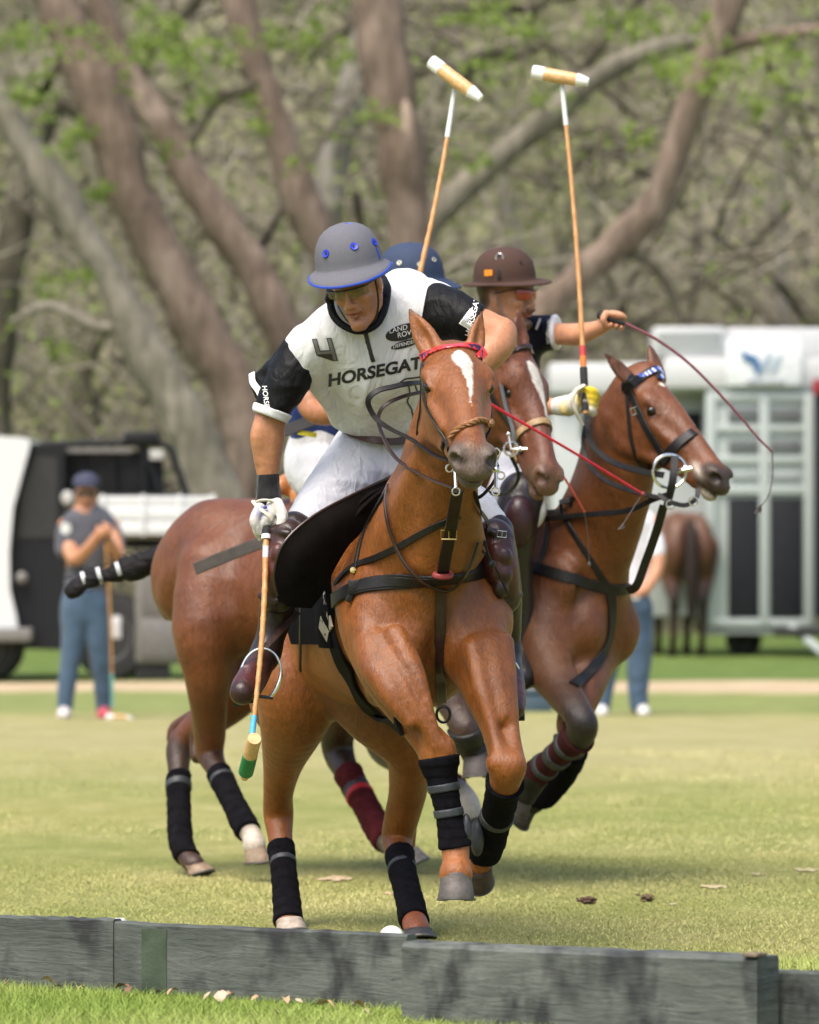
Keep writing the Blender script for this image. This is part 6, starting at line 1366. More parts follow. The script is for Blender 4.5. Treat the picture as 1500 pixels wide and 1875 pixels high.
def trees():
    B1 = bark_mat('brown_bark', (.12, .088, .066), (.20, .152, .120), (.28, .222, .18)); B2 = bark_mat('grey_bark', (.13, .12, .092), (.21, .192, .152), (.29, .265, .22)); B3 = bark_mat('dark_bark', (.05, .047, .032), (.10, .09, .065), (.16, .145, .11)); B4 = bark_mat('pale_bark', (.19, .175, .15), (.28, .258, .23), (.35, .32, .285))
    lm = M_('spring_leaves'); at = lm.n('ShaderNodeVertexColor', layer_name='Col'); lm.l(at.outputs[0], lm.b.inputs['Base Color']); lm.set(Roughness=.6, Specular_IOR_Level=.2)
    tr = lm.n('ShaderNodeBsdfTranslucent'); lm.l(at.outputs[0], tr.inputs[0]); mx = lm.n('ShaderNodeMixShader'); mx.inputs[0].default_value = .4; out = lm.t.nodes['Material Output']; lm.l(lm.b.outputs[0], mx.inputs[1]); lm.l(tr.outputs[0], mx.inputs[2]); lm.l(mx.outputs[0], out.inputs[0]); LM = lm.m; MT['leafmat'] = LM
    GR = ((.16, .235, .05), (.29, .37, .095))
    def clumps(par, spots, Y, n=230, seed=0, sz=.042, cols=GR):
        for i, (x, y, rad) in enumerate(spots):
            def fn(r, k, x=x, y=y, rad=rad):
                c = V(x, y, Y - 1.2 + r.uniform(-1, 1)); R = rad * Y / FPX; q = r.normal(size=(k, 3)) * A(R * .6, R * .6, R * .42); sub = r.normal(size=(12, 3)) * A(R * .95, R * .6, R * .55); return c + q * .42 * r.uniform(.3, 1.6, (k, 1)) + sub[(12 * r.uniform(0, 1, k) ** 1.6).astype(int)]
            leaf_cloud(int(n * (rad / 40) ** 1.3), fn, sz, cols, 'leaf_clump', LM, par, seed * 50 + i)['kind'] = 'stuff'
    T = [
     ('tall leaning brown tree crossing the left half from the top left corner', 62, [([(440, 945, 52), (452, 850, 46), (450, 780, 46), (418, 690, 47), (365, 600, 46), (300, 478, 45), (238, 352, 45), (190, 200, 44), (140, 80, 42), (70, -70, 40)], B1, 'trunk'), ([(430, 730, 24), (450, 700, 22, .3), (500, 720, 14, .6), (520, 760, 8, .8)], B1, 'branch')], [(300, 60, 62), (255, 90, 40), (380, 110, 34), (95, 60, 40), (150, 240, 26), (185, 350, 24)]),
     ('grey forked tree leaning left beside the tall brown one', 60.5, [([(395, 945, 62), (370, 850, 46), (345, 775, 42), (300, 690, 38), (258, 625, 36), (208, 520, 34), (150, 425, 34), (85, 320, 32), (20, 225, 28), (-60, 120, 24)], B2, 'trunk'), ([(240, 590, 18), (180, 600, 12), (90, 560, 9), (20, 590, 6)], B2, 'branch')], [(130, 270, 26), (40, 180, 30), (140, 500, 20)]),
     ('slimmer brown tree leaning left behind the front rider', 64, [([(590, 930, 44), (560, 740, 38), (530, 640, 36), (470, 505, 34), (408, 415, 34), (350, 330, 32), (300, 235, 30), (250, 160, 28), (190, 30, 26), (160, -60, 24)], B1, 'trunk'), ([(325, 280, 14), (360, 240, 12), (400, 180, 12), (445, 165, 10), (475, 150, 7)], B3, 'branch'), ([(250, 150, 13), (285, 75, 14), (330, 30, 13), (380, -20, 12)], B3, 'branch')], [(350, 115, 36), (455, 60, 30), (375, 180, 22), (305, 270, 16)]),
     ('brown trunk rising to the top just left of the grey helmet', 66, [([(660, 900, 42), (640, 650, 38), (610, 500, 35), (578, 425, 33), (545, 350, 32), (518, 270, 31), (490, 180, 30), (462, 100, 30), (425, -50, 30)], B1, 'trunk'), ([(560, 115, 8), (600, 70, 8), (655, 40, 7)], B3, 'branch')], [(560, 85, 34), (480, 230, 20), (590, 30, 30), (450, 170, 22), (635, 110, 22), (540, 300, 14)]),
     ('stout straight trunk behind the two riders with a peeled pale scar', 63, [([(800, 930, 56), (785, 700, 50), (768, 560, 47), (752, 420, 45), (735, 280, 44), (712, 150, 44), (690, 20, 44), (680, -60, 44)], B1, 'trunk'), ([(745, 470, 22), (800, 392, 25), (860, 335, 25), (930, 275, 24), (1000, 220, 24), (1060, 165, 23), (1120, 125, 21), (1200, 90, 18), (1290, 70, 12)], B2, 'branch'), ([(1050, 180, 9), (1075, 120, 11), (1115, 60, 12), (1160, 10, 12), (1200, -40, 12)], B3, 'branch'), ([(840, 150, 10), (870, 110, 12), (905, 95, 12), (940, 100, 8)], B3, 'branch')], [(690, 215, 24), (880, 30, 34), (980, 55, 36), (1100, 40, 30), (890, 120, 30), (1005, 180, 22), (870, 300, 18)]),
     ('crooked tree on the right bending up past the brown helmet', 61, [([(860, 930, 46), (880, 780, 42), (905, 690, 36), (950, 620, 32), (1010, 558, 30), (1075, 492, 30), (1140, 435, 31), (1180, 400, 30), (1215, 345, 27), (1240, 270, 26), (1270, 180, 27), (1300, 110, 28), (1335, 10, 28), (1360, -70, 28)], B1, 'trunk'), ([(1310, 85, 14), (1370, 72, 14), (1440, 62, 13), (1530, 52, 12)], B1, 'branch'), ([(1140, 462, 8), (1185, 480, 8), (1220, 520, 9), (1240, 570, 9), (1248, 620, 8)], B3, 'branch')], [(1290, 130, 32), (1240, 120, 36), (1180, 40, 30), (1420, 130, 34), (1450, 90, 30), (1380, 190, 30), (1160, 255, 26), (1300, 70, 26), (1310, 140, 20)]),
     ('dark olive trunk at the left edge', 68, [([(-20, 930, 44), (-15, 700, 40), (0, 560, 36), (25, 440, 32), (48, 340, 28), (75, 250, 22), (110, 190, 16), (150, 215, 12)], B3, 'trunk')], [(85, 160, 26), (30, 70, 34)]),
     ('pale grey trunk far behind near the top centre', 74, [([(560, 900, 30), (575, 600, 30), (590, 420, 30), (612, 300, 30), (640, 190, 27), (665, 80, 23), (690, -50, 20)], B4, 'trunk')], [(610, 250, 18)]),
     ('thin pale trunk far behind on the right', 80, [([(965, 900, 14), (955, 600, 14), (945, 460, 14), (930, 380, 13), (925, 300, 10), (940, 200, 8)], B4, 'trunk')], [(930, 430, 12)]),
     ('slender pale tree near the right edge', 82, [([(1440, 900, 16), (1430, 500, 13), (1425, 300, 13), (1440, 180, 11), (1450, 60, 9)], B4, 'trunk'), ([(1432, 420, 6), (1380, 350, 5), (1330, 330, 4), (1280, 345, 3)], B4, 'branch')], [(1440, 200, 24), (1390, 330, 14)]),
     ('short dark trunk between the truck and the leaning trees', 72, [([(175, 900, 26), (165, 780, 22), (150, 700, 20), (180, 620, 16), (220, 560, 12)], B3, 'trunk')], [(110, 640, 24), (60, 520, 24)]),
    ]
    for i, (l, Y, limbs, cl) in enumerate(T):
        b = limbs[0][0][0]; t = empty('tree', V(b[0], 980 + 1.37 * FPX / Y, Y) * A(1, 1, 0), l, 'tree', 'trees behind the field')
        for j, (pts, mt, nm) in enumerate(limbs):
            if nm == 'trunk': pts = [(pts[0][0], 980 + 1.37 * FPX / Y + 4, pts[0][2] * 1.25)] + pts
            o = limb(t, pts, Y, mt, nm, seed=i * 5 + j)
            if i == 4 and j == 0:
                m = MB(); m.sphere((0, 0, 0), (.10, .05, .42), 12, 10); vv = np.vstack(m.v); vv = vv * (1 + .15 * NZ[2](vv, 5))[:, None]; MB().add(vv + V(742, 245, 62.75), m.f).build('bark_scar', mat('peeled_wood', (.34, .26, .20), .9, var=.25, nscale=6), o)
        clumps(t, cl, Y, seed=i)
    # thicket: thousands of bare twigs and small leaves filling the wood behind
    r = np.random.default_rng(5); tw = M_('twigs'); at = tw.n('ShaderNodeVertexColor', layer_name='Col'); tw.l(at.outputs[0], tw.b.inputs['Base Color']); tw.set(Roughness=.9, Specular_IOR_Level=.1)
    def strands(n, y0, y1, L, rad, cols, name, zlo=0., zhi=16., seed=1):
        r = np.random.default_rng(seed); K = 5; Y = r.uniform(y0, y1, n); X = r.uniform(-1, 1, n) * (Y * .10 + 1.5); Z = r.uniform(zlo, zhi, n); d = r.normal(size=(n, 3)) * A(1, .5, .9) + A(0, 0, .25); d /= np.linalg.norm(d, axis=1)[:, None]
        b = r.normal(size=(n, 3)) * .5; ln = L * r.uniform(.4, 1.5, n); V_ = []; 
        for k in range(K):
            t = k / (K - 1); p = np.stack([X, Y, Z], 1) + (d * t + b * t * t * .6) * ln[:, None]; rr = (rad * r.uniform(.9, 1.1, n) * (1 - .8 * t))[:, None]
            V_ += [p + rr * A(1, 0, 0), p + rr * A(-.5, 0, .87), p + rr * A(-.5, 0, -.87)]
        v = np.stack(V_, 1).reshape(-1, 3); base = (np.arange(n) * K * 3)[:, None]; q = []
        for k in range(K - 1):
            for j in range(3): q.append([k * 3 + j, k * 3 + (j + 1) % 3, (k + 1) * 3 + (j + 1) % 3, (k + 1) * 3 + j])
        F_ = (base[:, :, None] + np.array(q)[None]).reshape(-1, 4); k = r.uniform(0, 1, n)[:, None]; c = np.array(cols[0]) * (1 - k) + np.array(cols[1]) * k; c = np.repeat(c, K * 3, 0)
        tag(mesh_np(name, v, F_, tw.m, None, True, c), kind='stuff')
    strands(1700, 66, 82, 1.8, .020, ((.20, .18, .14), (.34, .31, .25)), 'thicket_twigs', 1.5, 13, 1)
    strands(2100, 84, 105, 2.8, .036, ((.22, .20, .155), (.36, .33, .27)), 'thicket_twigs_beyond', 1.5, 16, 2)
    strands(650, 66, 96, 3.6, .060, ((.09, .08, .06), (.20, .175, .14)), 'thicket_branches', 1., 15, 3)
    def cloud(y0, y1, z0, z1, gate):
        def fn(r, n):
            Y = r.uniform(y0, y1, n * 3); X = r.uniform(-1, 1, n * 3) * (Y * .10 + 1.5); Z = r.uniform(z0, z1, n * 3); P = np.stack([X, Y, Z], 1); k = NZ[6](P, .75) + .6 * NZ[7](P, 1.9); return P[k > gate(P)][:n]
        return fn
    tag(leaf_cloud(21000, cloud(66, 92, 2.0, 13, lambda P: 1.0 - (P[:, 2] - 5) * .10), .055, ((.17, .235, .055), (.30, .37, .11)), 'thicket_leaves', LM, None, 3), kind='stuff')
    tag(leaf_cloud(34000, cloud(70, 108, 1.2, 15, lambda P: .1), .075, ((.20, .225, .09), (.31, .33, .155)), 'thicket_undergrowth', LM, None, 4), kind='stuff')
    tag(leaf_cloud(29000, cloud(72, 108, 1.0, 15, lambda P: -.2), .075, ((.21, .19, .135), (.33, .295, .22)), 'dry_undergrowth', LM, None, 6), kind='stuff')
    # far wooded rise closing the view
    x = M_('far_wood'); x.set(Roughness=1., Specular_IOR_Level=0.); co = x.coord(); a = x.noise(.35, 7, .72, co, .8); b = x.noise(1.6, 6, .7, x.mapping(co, (1, 1, .6)), .6)
    c1 = x.ramp(a.outputs[0], [(.28, (.20, .185, .13)), (.45, (.30, .275, .20)), (.56, (.30, .31, .17)), (.72, (.38, .345, .27))]); c2 = x.ramp(b.outputs[0], [(.3, (.55, .55, .52)), (.7, (1.35, 1.32, 1.25))]); x.l(x.mix(1., c1.outputs[0], c2.outputs[0], 'MULTIPLY'), x.b.inputs['Base Color']); x.l(x.bump(b.outputs[0], 1., .6), x.b.inputs['Normal'])
    xs = np.linspace(-140, 140, 220); ts = np.linspace(0, 1, 50); X_, T_ = np.meshgrid(xs, ts, indexing='ij'); Y_ = 108 + 60 * T_ ** 1.3; Z_ = 34 * T_ ** .62 - .05; P = np.stack([X_, Y_, Z_], -1).reshape(-1, 3); P = P + (NZ[2](P, .35) * .9 + NZ[4](P, 1.1) * .5)[:, None] * A(0, -1, .35) * np.minimum(1, T_.reshape(-1) * 12)[:, None]
    n, m_ = X_.shape; i, j = np.meshgrid(np.arange(n - 1), np.arange(m_ - 1), indexing='ij'); a_ = (i * m_ + j).ravel(); tag(mesh_np('wooded_hill', P, np.stack([a_, a_ + m_, a_ + m_ + 1, a_ + 1], 1), x.m), kind='structure')
def rbox(m, x0, y0, x1, y1, Y, dep, bev=.02):
    a, b = V(x0, y0, Y), V(x1, y1, Y); c = (a + b) / 2 + A(0, dep / 2, 0); return m.box(c, (abs(b[0] - a[0]), dep, abs(b[2] - a[2])), None, bev)
def prism(m, poly, Y, dep):
    n = len(poly); V_ = [V(x, y, Y) for x, y in poly] + [V(x, y, Y) + A(0, dep, 0) for x, y in poly]
    return m.add(V_, [tuple(range(n)), tuple(range(n, 2 * n))[::-1]] + [(i, n + i, n + (i + 1) % n, (i + 1) % n) for i in range(n)])
def wheel(par, x, y, Y, rpx, w=.28, name='wheel'):
    R = rpx * Y / FPX; c = V(x, y, Y); m = MB(); m.lathe([(R * .55, -w * .45), (R * .8, -w / 2), (R * .96, -w * .42), (R, -w * .2), (R, w * .2), (R * .96, w * .42), (R * .8, w / 2), (R * .55, w * .45)], c, (.35, 1, 0), 28, front=(0, 0, 1)); o = m.build(name, MT['rubber'], par)
    h = MB(); h.lathe([(R * .12, -w * .40), (R * .30, -w * .36), (R * .52, -w * .44), (R * .56, -w * .46), (R * .56, w * .3)], c, (.35, 1, 0), 20, front=(0, 0, 1)); h.build('rim', mat('wheel_rim', (.28, .28, .28), .4, .6), o); return o
def truck():
    Y = 50.; root = empty('flatbed_truck', V(150, 1246, Y), 'white flatbed truck with a black headache rack parked at the left edge', 'truck'); WH = mat('white_car_paint', (.58, .60, .60), .3, var=.04, coat=.5); BK = mat('black_car_trim', (.012, .013, .015), .5, var=.3, spec=.2); GY = mat('grey_panel', (.16, .155, .14), .5, var=.15); GL = mat('dark_glass', (.03, .033, .036), .08, var=.2, spec=.8)
    m = MB(); prism(m, [(-260, 830), (-180, 798), (0, 798), (50, 802), (56, 812), (40, 870), (24, 930), (17, 1010), (18, 1080), (30, 1130), (34, 1165), (-260, 1165)], Y - .15, 1.7); m.build('cab', WH, root)
    m = MB(); prism(m, [(58, 812), (118, 815), (118, 1190), (40, 1188), (24, 1150), (20, 1010), (28, 930), (44, 870)], Y, 1.55); m.build('rear_body', BK, root)
    m = MB(); prism(m, [(66, 835), (105, 838), (105, 985), (34, 985), (42, 900)], Y - .012, .03); m.build('window', GL, root)
    m = MB(); rbox(m, 112, 826, 300, 905, Y + .35, .03, .01); m.build('mesh_screen', mat('black_mesh', (.018, .018, .019), .7, spec=.15, var=.5, nscale=30), root)
    m = MB(); P = lambda x, y: V(x, y, Y + .3); m.tube([P(70, 822), P(80, 813), P(190, 811), P(295, 812), P(312, 820), P(328, 865), P(342, 908)], .035, 8, 1); m.tube([P(60, 910), P(342, 910)], .035, 8, 1)
    for x in (150, 205, 262): m.tube([P(x, 812), P(x + 4, 910)], .028, 8, 1)
    m.tube([P(262, 812), P(296, 908)], .03, 8, 1); m.build('headache_rack', BK, root)
    m = MB(); rbox(m, 120, 821, 242, 829, Y + .22, .05, .006); m.build('rack_light_bar', GY, root)
    for x0, x1, y in ((76, 108, 832), (274, 300, 830)):
        m = MB(); rbox(m, x0, y - 6, x1, y + 12, Y + .2, .06, .015); m.build('work_light', mat('lamp_glass', (.40, .40, .38), .3), root)
    m = MB(); rbox(m, 226, 790, 290, 813, Y + .2, .5, .03); m.build('roof_box', BK, root)
    for y0, y1 in ((909, 923), (924.5, 953), (954.5, 979)):
        m = MB(); rbox(m, 180, y0, 396, y1, Y - .05, .10, .012); m.build('side_board', WH, root)
    m = MB(); rbox(m, 184, 950, 392, 985, Y + .05, 1.9, .02); m.build('flatbed', mat('bed_steel', (.20, .19, .17), .6), root)
    for x in (188, 262, 330, 390): m = MB(); rbox(m, x - 3, 905, x + 3, 982, Y - .08, .03, .004); m.build('stake', WH, root)
    m = MB(); rbox(m, 196, 986, 388, 1004, Y + .3, .3, .02); m.build('chassis_rail', BK, root)
    m = MB(); rbox(m, 246, 1012, 348, 1216, Y + .05, .55, .05); tb = m.build('tool_box', GY, root); m = MB(); rbox(m, 258, 1030, 338, 1125, Y + .03, .03, .02); rbox(m, 258, 1135, 338, 1205, Y + .03, .03, .02); m.build('tool_box_door', mat('grey_door', (.13, .125, .115), .45), tb); m = MB(); rbox(m, 205, 1128, 222, 1170, Y - .3, .05, .02); m.build('pale_block', mat('pale_block_grey', (.5, .5, .48), .3), root)  # the last box is a small pale block in front of the wheel
    wheel(root, 208, 1165, Y + .3, 80); wheel(root, -18, 1185, Y + .1, 62)
    m = MB(); rbox(m, 250, 1214, 312, 1246, Y + .1, .1, .01); m.build('mud_flap', MT['rubber'], root); m = MB(); rbox(m, -120, 1150, 58, 1176, Y - .35, .3, .03); m.build('bumper', GY, root)
    m = MB(); m.sphere(V(40, 1058, Y - .1), .06, 10, 8); m.build('fuel_cap', GY, root)
    m = MB(); m.sphere(V(124, 912, Y - .1), (.06, .03, .07), 10, 8); m.build('mirror', mat('lamp_glass', (.40, .40, .38), .3), root)
    return root
def trailer():
    Y = 60.; root = empty('horse_trailer', V(1390, 1202, Y), 'pale aluminium horse trailer with a blue winged emblem parked on the right', 'trailer'); AL = mat('pale_aluminium', (.36, .40, .38), .45, .15, var=.05); WH = mat('trailer_white', (.50, .51, .51), .4, var=.04); DK = mat('trailer_dark', (.016, .017, .020), .6, var=.3, spec=.15); SH = mat('trailer_grey_panel', (.42, .45, .44), .5)  # side wall and louvres get a greyer tone than the white roof
    m = MB(); rbox(m, 1005, 664, 1330, 722, Y + .6, 2., .05); m.build('nose_roof', WH, root); m = MB(); rbox(m, 1010, 722, 1325, 1130, Y + .8, 1.8, .04); m.build('side_wall', SH, root)
    for x0, x1 in ((1060, 1130), (1225, 1290)): m = MB(); rbox(m, x0, 750, x1, 800, Y + .77, .05, .01); f = m.build('window', AL, root); m = MB(); rbox(m, x0 + 5, 755, x1 - 5, 795, Y + .75, .03, .005); m.build('pane', DK, f)
    m = MB(); rbox(m, 1292, 700, 1500, 1150, Y + .1, 2.2, .03); m.build('rear_body', AL, root)
    m = MB(); rbox(m, 1215, 655, 1560, 712, Y + .05, 2.4, .05); m.build('roof_cap', WH, root)
    m = MB(); rbox(m, 1196, 598, 1330, 656, Y + .3, .9, .04); ac = m.build('air_conditioner', WH, root)
    for k in range(7): m = MB(); rbox(m, 1204, 607 + k * 6, 1322, 610 + k * 6, Y + .28, .03, .003); m.build('louvre', SH, ac)
    m = MB(); rbox(m, 1330, 600, 1560, 656, Y + .5, .9, .04); m.build('roof_locker', WH, root)
    m = MB(); rbox(m, 1330, 620, 1468, 706, Y - .02, .05, .01); sg = m.build('sign_panel', mat('sign_white', (.70, .73, .74), .4), root)
    BL = mat('emblem_blue', (.03, .12, .28), .5); BP = mat('emblem_pale', (.30, .38, .46), .5)
    m = MB(); prism(m, [(1356, 640), (1362, 660), (1376, 664), (1386, 690), (1394, 672), (1386, 652), (1372, 648)], Y - .045, .02); m.build('wing_emblem', BL, sg, False)
    m = MB(); prism(m, [(1394, 690), (1396, 664), (1412, 640), (1408, 668)], Y - .045, .02); prism(m, [(1410, 688), (1418, 660), (1432, 644), (1424, 672)], Y - .045, .02); m.build('wing_emblem', BP, sg, False)
    m = MB(); prism(m, [(1366, 696), (1382, 692), (1400, 698), (1436, 694), (1436, 702), (1366, 703)], Y - .045, .02); m.build('sign_lettering', mat('faint_grey_print', (.35, .38, .42), .5), sg, False)
    for x in (1302, 1400, 1482): m = MB(); rbox(m, x - 9, 722, x + 9, 1146, Y + .04, .07, .012); m.build('door_post', AL, root)
    for y in (728, 785, 842, 898, 1140): m = MB(); rbox(m, 1294, y - 7, 1490, y + 7, Y + .05, .055, .01); m.build('door_rail', AL, root)
    for x0, x1 in ((1334, 1390), (1412, 1468)):
        for y0, y1 in ((748, 772), (806, 828)): m = MB(); rbox(m, x0, y0, x1, y1, Y + .06, .04, .006); m.build('vent_window', mat('vent_dark', (.10, .11, .11), .6), root)
        m = MB(); rbox(m, x0 + 2, 862, x1, 878, Y + .06, .04, .006); m.build('name_plate', mat('plate_grey', (.30, .33, .33), .6), root)
        m = MB(); rbox(m, x0, 912, x1 + 2, 1130, Y + .06, .05, .01); m.build('dark_door_panel', DK, root)
    m = MB(); rbox(m, 1496, 715, 1640, 1130, Y - .3, 2.3, .03); m.build('open_door', DK, root); m = MB(); rbox(m, 1488, 694, 1512, 722, Y - .38, .06, .01); m.build('tail_light', mat('red_lens', (.25, .02, .03), .4), root)
    m = MB(); rbox(m, 1288, 1146, 1500, 1162, Y + .1, 2., .02); m.build('sill', mat('sill_grey', (.30, .31, .30), .6), root)
    wheel(root, 1362, 1172, Y + .7, 30); wheel(root, 1100, 1166, Y + 1.2, 36); m = MB(); rbox(m, 1420, 1150, 1640, 1166, Y - .9, .5, .03); m.build('step', MT['rubber'], root); m = MB(); m.tube([V(1450, 1150, Y - .5), V(1520, 1205, Y - 1.4)], .05, 8, 1); m.build('ramp_arm', AL, root)
    return root
def far_horse():
    col = (.12, .052, .028); dk = (.025, .015, .012); root = empty('tethered_horse', V(1248, 1198, 61), 'dark bay horse standing tail-on beside the trailer', 'horse'); o = V(1246, 900, 60.2); X = nrm((-.10, 1, 0)); Y = A(-X[1], X[0], 0)
    sd = SD(); T = Frame((o[0], o[1] + .5, 0), X, Y, 1.10); trunk_sd(sd, T, col)
    sd.chain(T.p([(.42, 0, 1.15, .2), (.8, 0, 1.45, .15), (1.02, .1, 1.65, .10)]), .08, col, sq=(T.Y, .6)); sd.chain(T.p([(1.0, .1, 1.68, .09), (1.25, .18, 1.45, .06), (1.4, .2, 1.3, .05)]), .05, col)
    for g in (1, -1):
        sd.chain(T.p([(-.66, g * .16, 1.1, .17), (-.62, g * .17, .85, .12), (-.72, g * .15, .58, .06), (-.70, g * .15, .50, .055), (-.68, g * .15, .22, .04), (-.62, g * .15, .1, .045), (-.58, g * .15, .02, .055)]), .05, cols=[col, col, dk, dk, dk, dk, dk], n=4)
        sd.chain(T.p([(.35, g * .16, 1.0, .12), (.38, g * .15, .6, .06), (.38, g * .15, .5, .055), (.38, g * .15, .2, .04), (.40, g * .15, .1, .045), (.42, g * .15, .02, .055)]), .05, cols=[col, dk, dk, dk, dk, dk], n=4)
        sd.chain(T.p([(1.02, .1 + g * .05, 1.72, .03), (1.0, .1 + g * .07, 1.86, .01)]), .02, dk)
    sculpt(sd, .02, 'body', MT['coat'], root, col, keep_bvh=False)
    t = SD(); t.chain(T.p([(-.84, 0, 1.38, .045), (-.94, 0, 1.2, .07), (-.95, 0, .85, .08), (-.92, 0, .5, .05), (-.9, 0, .35, .02)]), .03, dk); sculpt(t, .018, 'tail', MT['tail'], root, dk, keep_bvh=False)
def bystander_left():
    Y = 39.7; root = empty('person', V(155, 1315, Y), 'man in a grey T-shirt, cap and jeans leaning on an upright mallet at the left', 'person'); SK = (.46, .22, .12); GT = (.075, .078, .095); JN = (.055, .095, .15)
    F = Frame(V(158, 905, Y), (.05, -1, -.12), (1, .05, 0), 1.08); sd = SD(); human_head(sd, F, SK, beard=(.22, .12, .075), hair=(.03, .025, .02), neck_to=V(160, 950, Y + .03))
    for pts in ([(122, 962, Y, 16), (124, 1000, Y - .05, 13), (138, 1024, Y - .18, 12), (165, 1000, Y - .30, 11), (183, 975, Y - .36, 9)], [(205, 962, Y, 15), (214, 1000, Y - .08, 12), (218, 1022, Y - .2, 11), (206, 1000, Y - .32, 10), (194, 982, Y - .38, 9)]): sd.chain(PX(pts), .02, SK, n=4)
    for c in (V(184, 976, Y - .38), V(196, 970, Y - .40)): fist(sd, c, (0, 0, 1), (.2, -1, 0), .014, SK, 1.05)
    sd.chain(PX([(160, 960, Y, 40), (158, 1060, Y, 36), (158, 1090, Y, 38)]), .03, SK, sq=((0, 1, 0), .7)); sculpt(sd, .010, 'body', MT['skin'], root, SK, keep_bvh=False)
    s = SD(); s.chain(PX([(162, 962, Y, 41), (160, 1030, Y, 38), (156, 1095, Y, 39)]), .04, GT, sq=((0, 1, 0), .72)); s.chain(PX([(140, 955, Y, 24), (122, 972, Y, 20), (120, 1006, Y - .02, 18)]), .03, GT); s.chain(PX([(185, 955, Y, 24), (204, 972, Y, 19), (212, 1000, Y - .04, 17)]), .03, GT); s.mods.append(folds(61, .006, 14)); sh = sculpt(s, .012, 't_shirt', MT['cloth'], root, GT)
    el = [(121 + 10 * math.cos(t), 968 + 11 * math.sin(t)) for t in np.linspace(0, 6.283, 15)[:-1]]; decal_poly(s, el, mat('pale_round_print', (.5, .52, .5), .6), 'round_print', sh, Y, .004)
    j = SD(); j.chain(PX([(156, 1092, Y, 39), (152, 1115, Y, 39)]), .03, JN, sq=((0, 1, 0), .75)); j.chain(PX([(138, 1110, Y, 27), (134, 1180, Y, 22), (124, 1240, Y, 17), (119, 1298, Y, 14)]), .03, JN); j.chain(PX([(174, 1110, Y, 26), (181, 1180, Y, 21), (187, 1240, Y + .05, 17), (190, 1300, Y + .1, 14)]), .03, JN); j.mods.append(folds(62, .007, 12)); sculpt(j, .012, 'jeans', MT['cloth'], root, JN, keep_bvh=False)
    for x, yy, c in ((118, Y, (.55, .50, .48)), (191, Y + .1, (.42, .05, .07))): t = SD(); t.chain(PX([(x, 1303, yy, 12), (x - 1, 1309, yy - .12, 13), (x - 1, 1310, yy - .22, 9)]), .02, c); sculpt(t, .01, 'shoe', MT['cloth'], root, c, keep_bvh=False)
    m = MB(); C_ = mat('navy_cap', (.035, .038, .07), .8); m.sphere(F(-.012, 0, .075), (.105, .115, .085), 20, 12); m.build('cap', C_, root); m = MB(); m.box(F(.115, 0, .085), (.13, .10, .012), ((1, 0, 0), (0, 1, .2)), .004); m.build('cap_brim', C_, root)
    glasses(F, root, mat_lens('smoke_lens', (.05, .05, .05), .8), MT['black'])
    mallet('spare polo mallet standing upright under the leaning man\'s hands', V(192, 965, Y - .42), V(206, 1300, Y - .15), V(196, 1313, Y - .2), V(240, 1316, Y - .12), .025, [(0, .08, .005, MT['rubber'], 'grip'), (.80, .985, .003, mat('teal_tape', (.16, .42, .38), .5), 'teal_tape')], endwrap=True)
def bystander_right():
    Y = 40.2; root = empty('person', V(1140, 1310, Y), 'bystander in a white shirt and blue jeans, half hidden behind the right pony\'s chest', 'person'); SK = (.46, .22, .12); WT = (.66, .66, .70); JN = (.055, .095, .15)
    F = Frame(V(1150, 898, Y), (.5, -.85, 0), (.85, .5, 0), 1.05); sd = SD(); human_head(sd, F, SK, hair=(.03, .02, .015), neck_to=V(1150, 945, Y))
    sd.chain(PX([(1192, 960, Y, 18), (1206, 1010, Y - .03, 14), (1200, 1050, Y - .1, 12), (1180, 1082, Y - .22, 10)]), .02, SK, n=4); sd.chain(PX([(1110, 960, Y, 17), (1105, 1020, Y, 13), (1130, 1070, Y - .2, 11), (1160, 1085, Y - .25, 9)]), .02, SK, n=4); fist(sd, V(1170, 1086, Y - .26), (1, 0, 0), (0, -1, .2), .01, SK, 1.05)
    sd.chain(PX([(1150, 960, Y, 38), (1150, 1080, Y, 36)]), .03, SK, sq=((0, 1, 0), .7)); sculpt(sd, .011, 'body', MT['skin'], root, SK, keep_bvh=False)
    s = SD(); s.chain(PX([(1150, 965, Y, 46), (1150, 1030, Y, 42), (1148, 1090, Y, 42)]), .04, WT, sq=((0, 1, 0), .72)); s.chain(PX([(1178, 958, Y, 24), (1194, 975, Y, 20), (1202, 1010, Y - .03, 18)]), .03, WT); s.chain(PX([(1122, 958, Y, 24), (1106, 975, Y, 20), (1104, 1008, Y, 18)]), .03, WT); s.mods.append(folds(63, .006, 14)); sculpt(s, .012, 't_shirt', MT['cloth'], root, WT, keep_bvh=False)
    j = SD(); j.chain(PX([(1148, 1092, Y, 42), (1145, 1110, Y, 42)]), .03, JN, sq=((0, 1, 0), .75)); j.chain(PX([(1128, 1115, Y, 27), (1118, 1190, Y, 22), (1108, 1250, Y, 18), (1102, 1292, Y, 16)]), .03, JN); j.chain(PX([(1168, 1115, Y, 28), (1172, 1190, Y, 24), (1168, 1250, Y, 20), (1170, 1292, Y, 17)]), .03, JN); j.mods.append(folds(64, .007, 12)); sculpt(j, .012, 'jeans', MT['cloth'], root, JN, keep_bvh=False)
    for x in (1100, 1176): t = SD(); t.chain(PX([(x, 1298, Y, 11), (x + 3, 1304, Y - .12, 12), (x + 4, 1305, Y - .2, 9)]), .02, (.6, .58, .55)); sculpt(t, .01, 'shoe', MT['cloth'], root, (.6, .58, .55), keep_bvh=False)
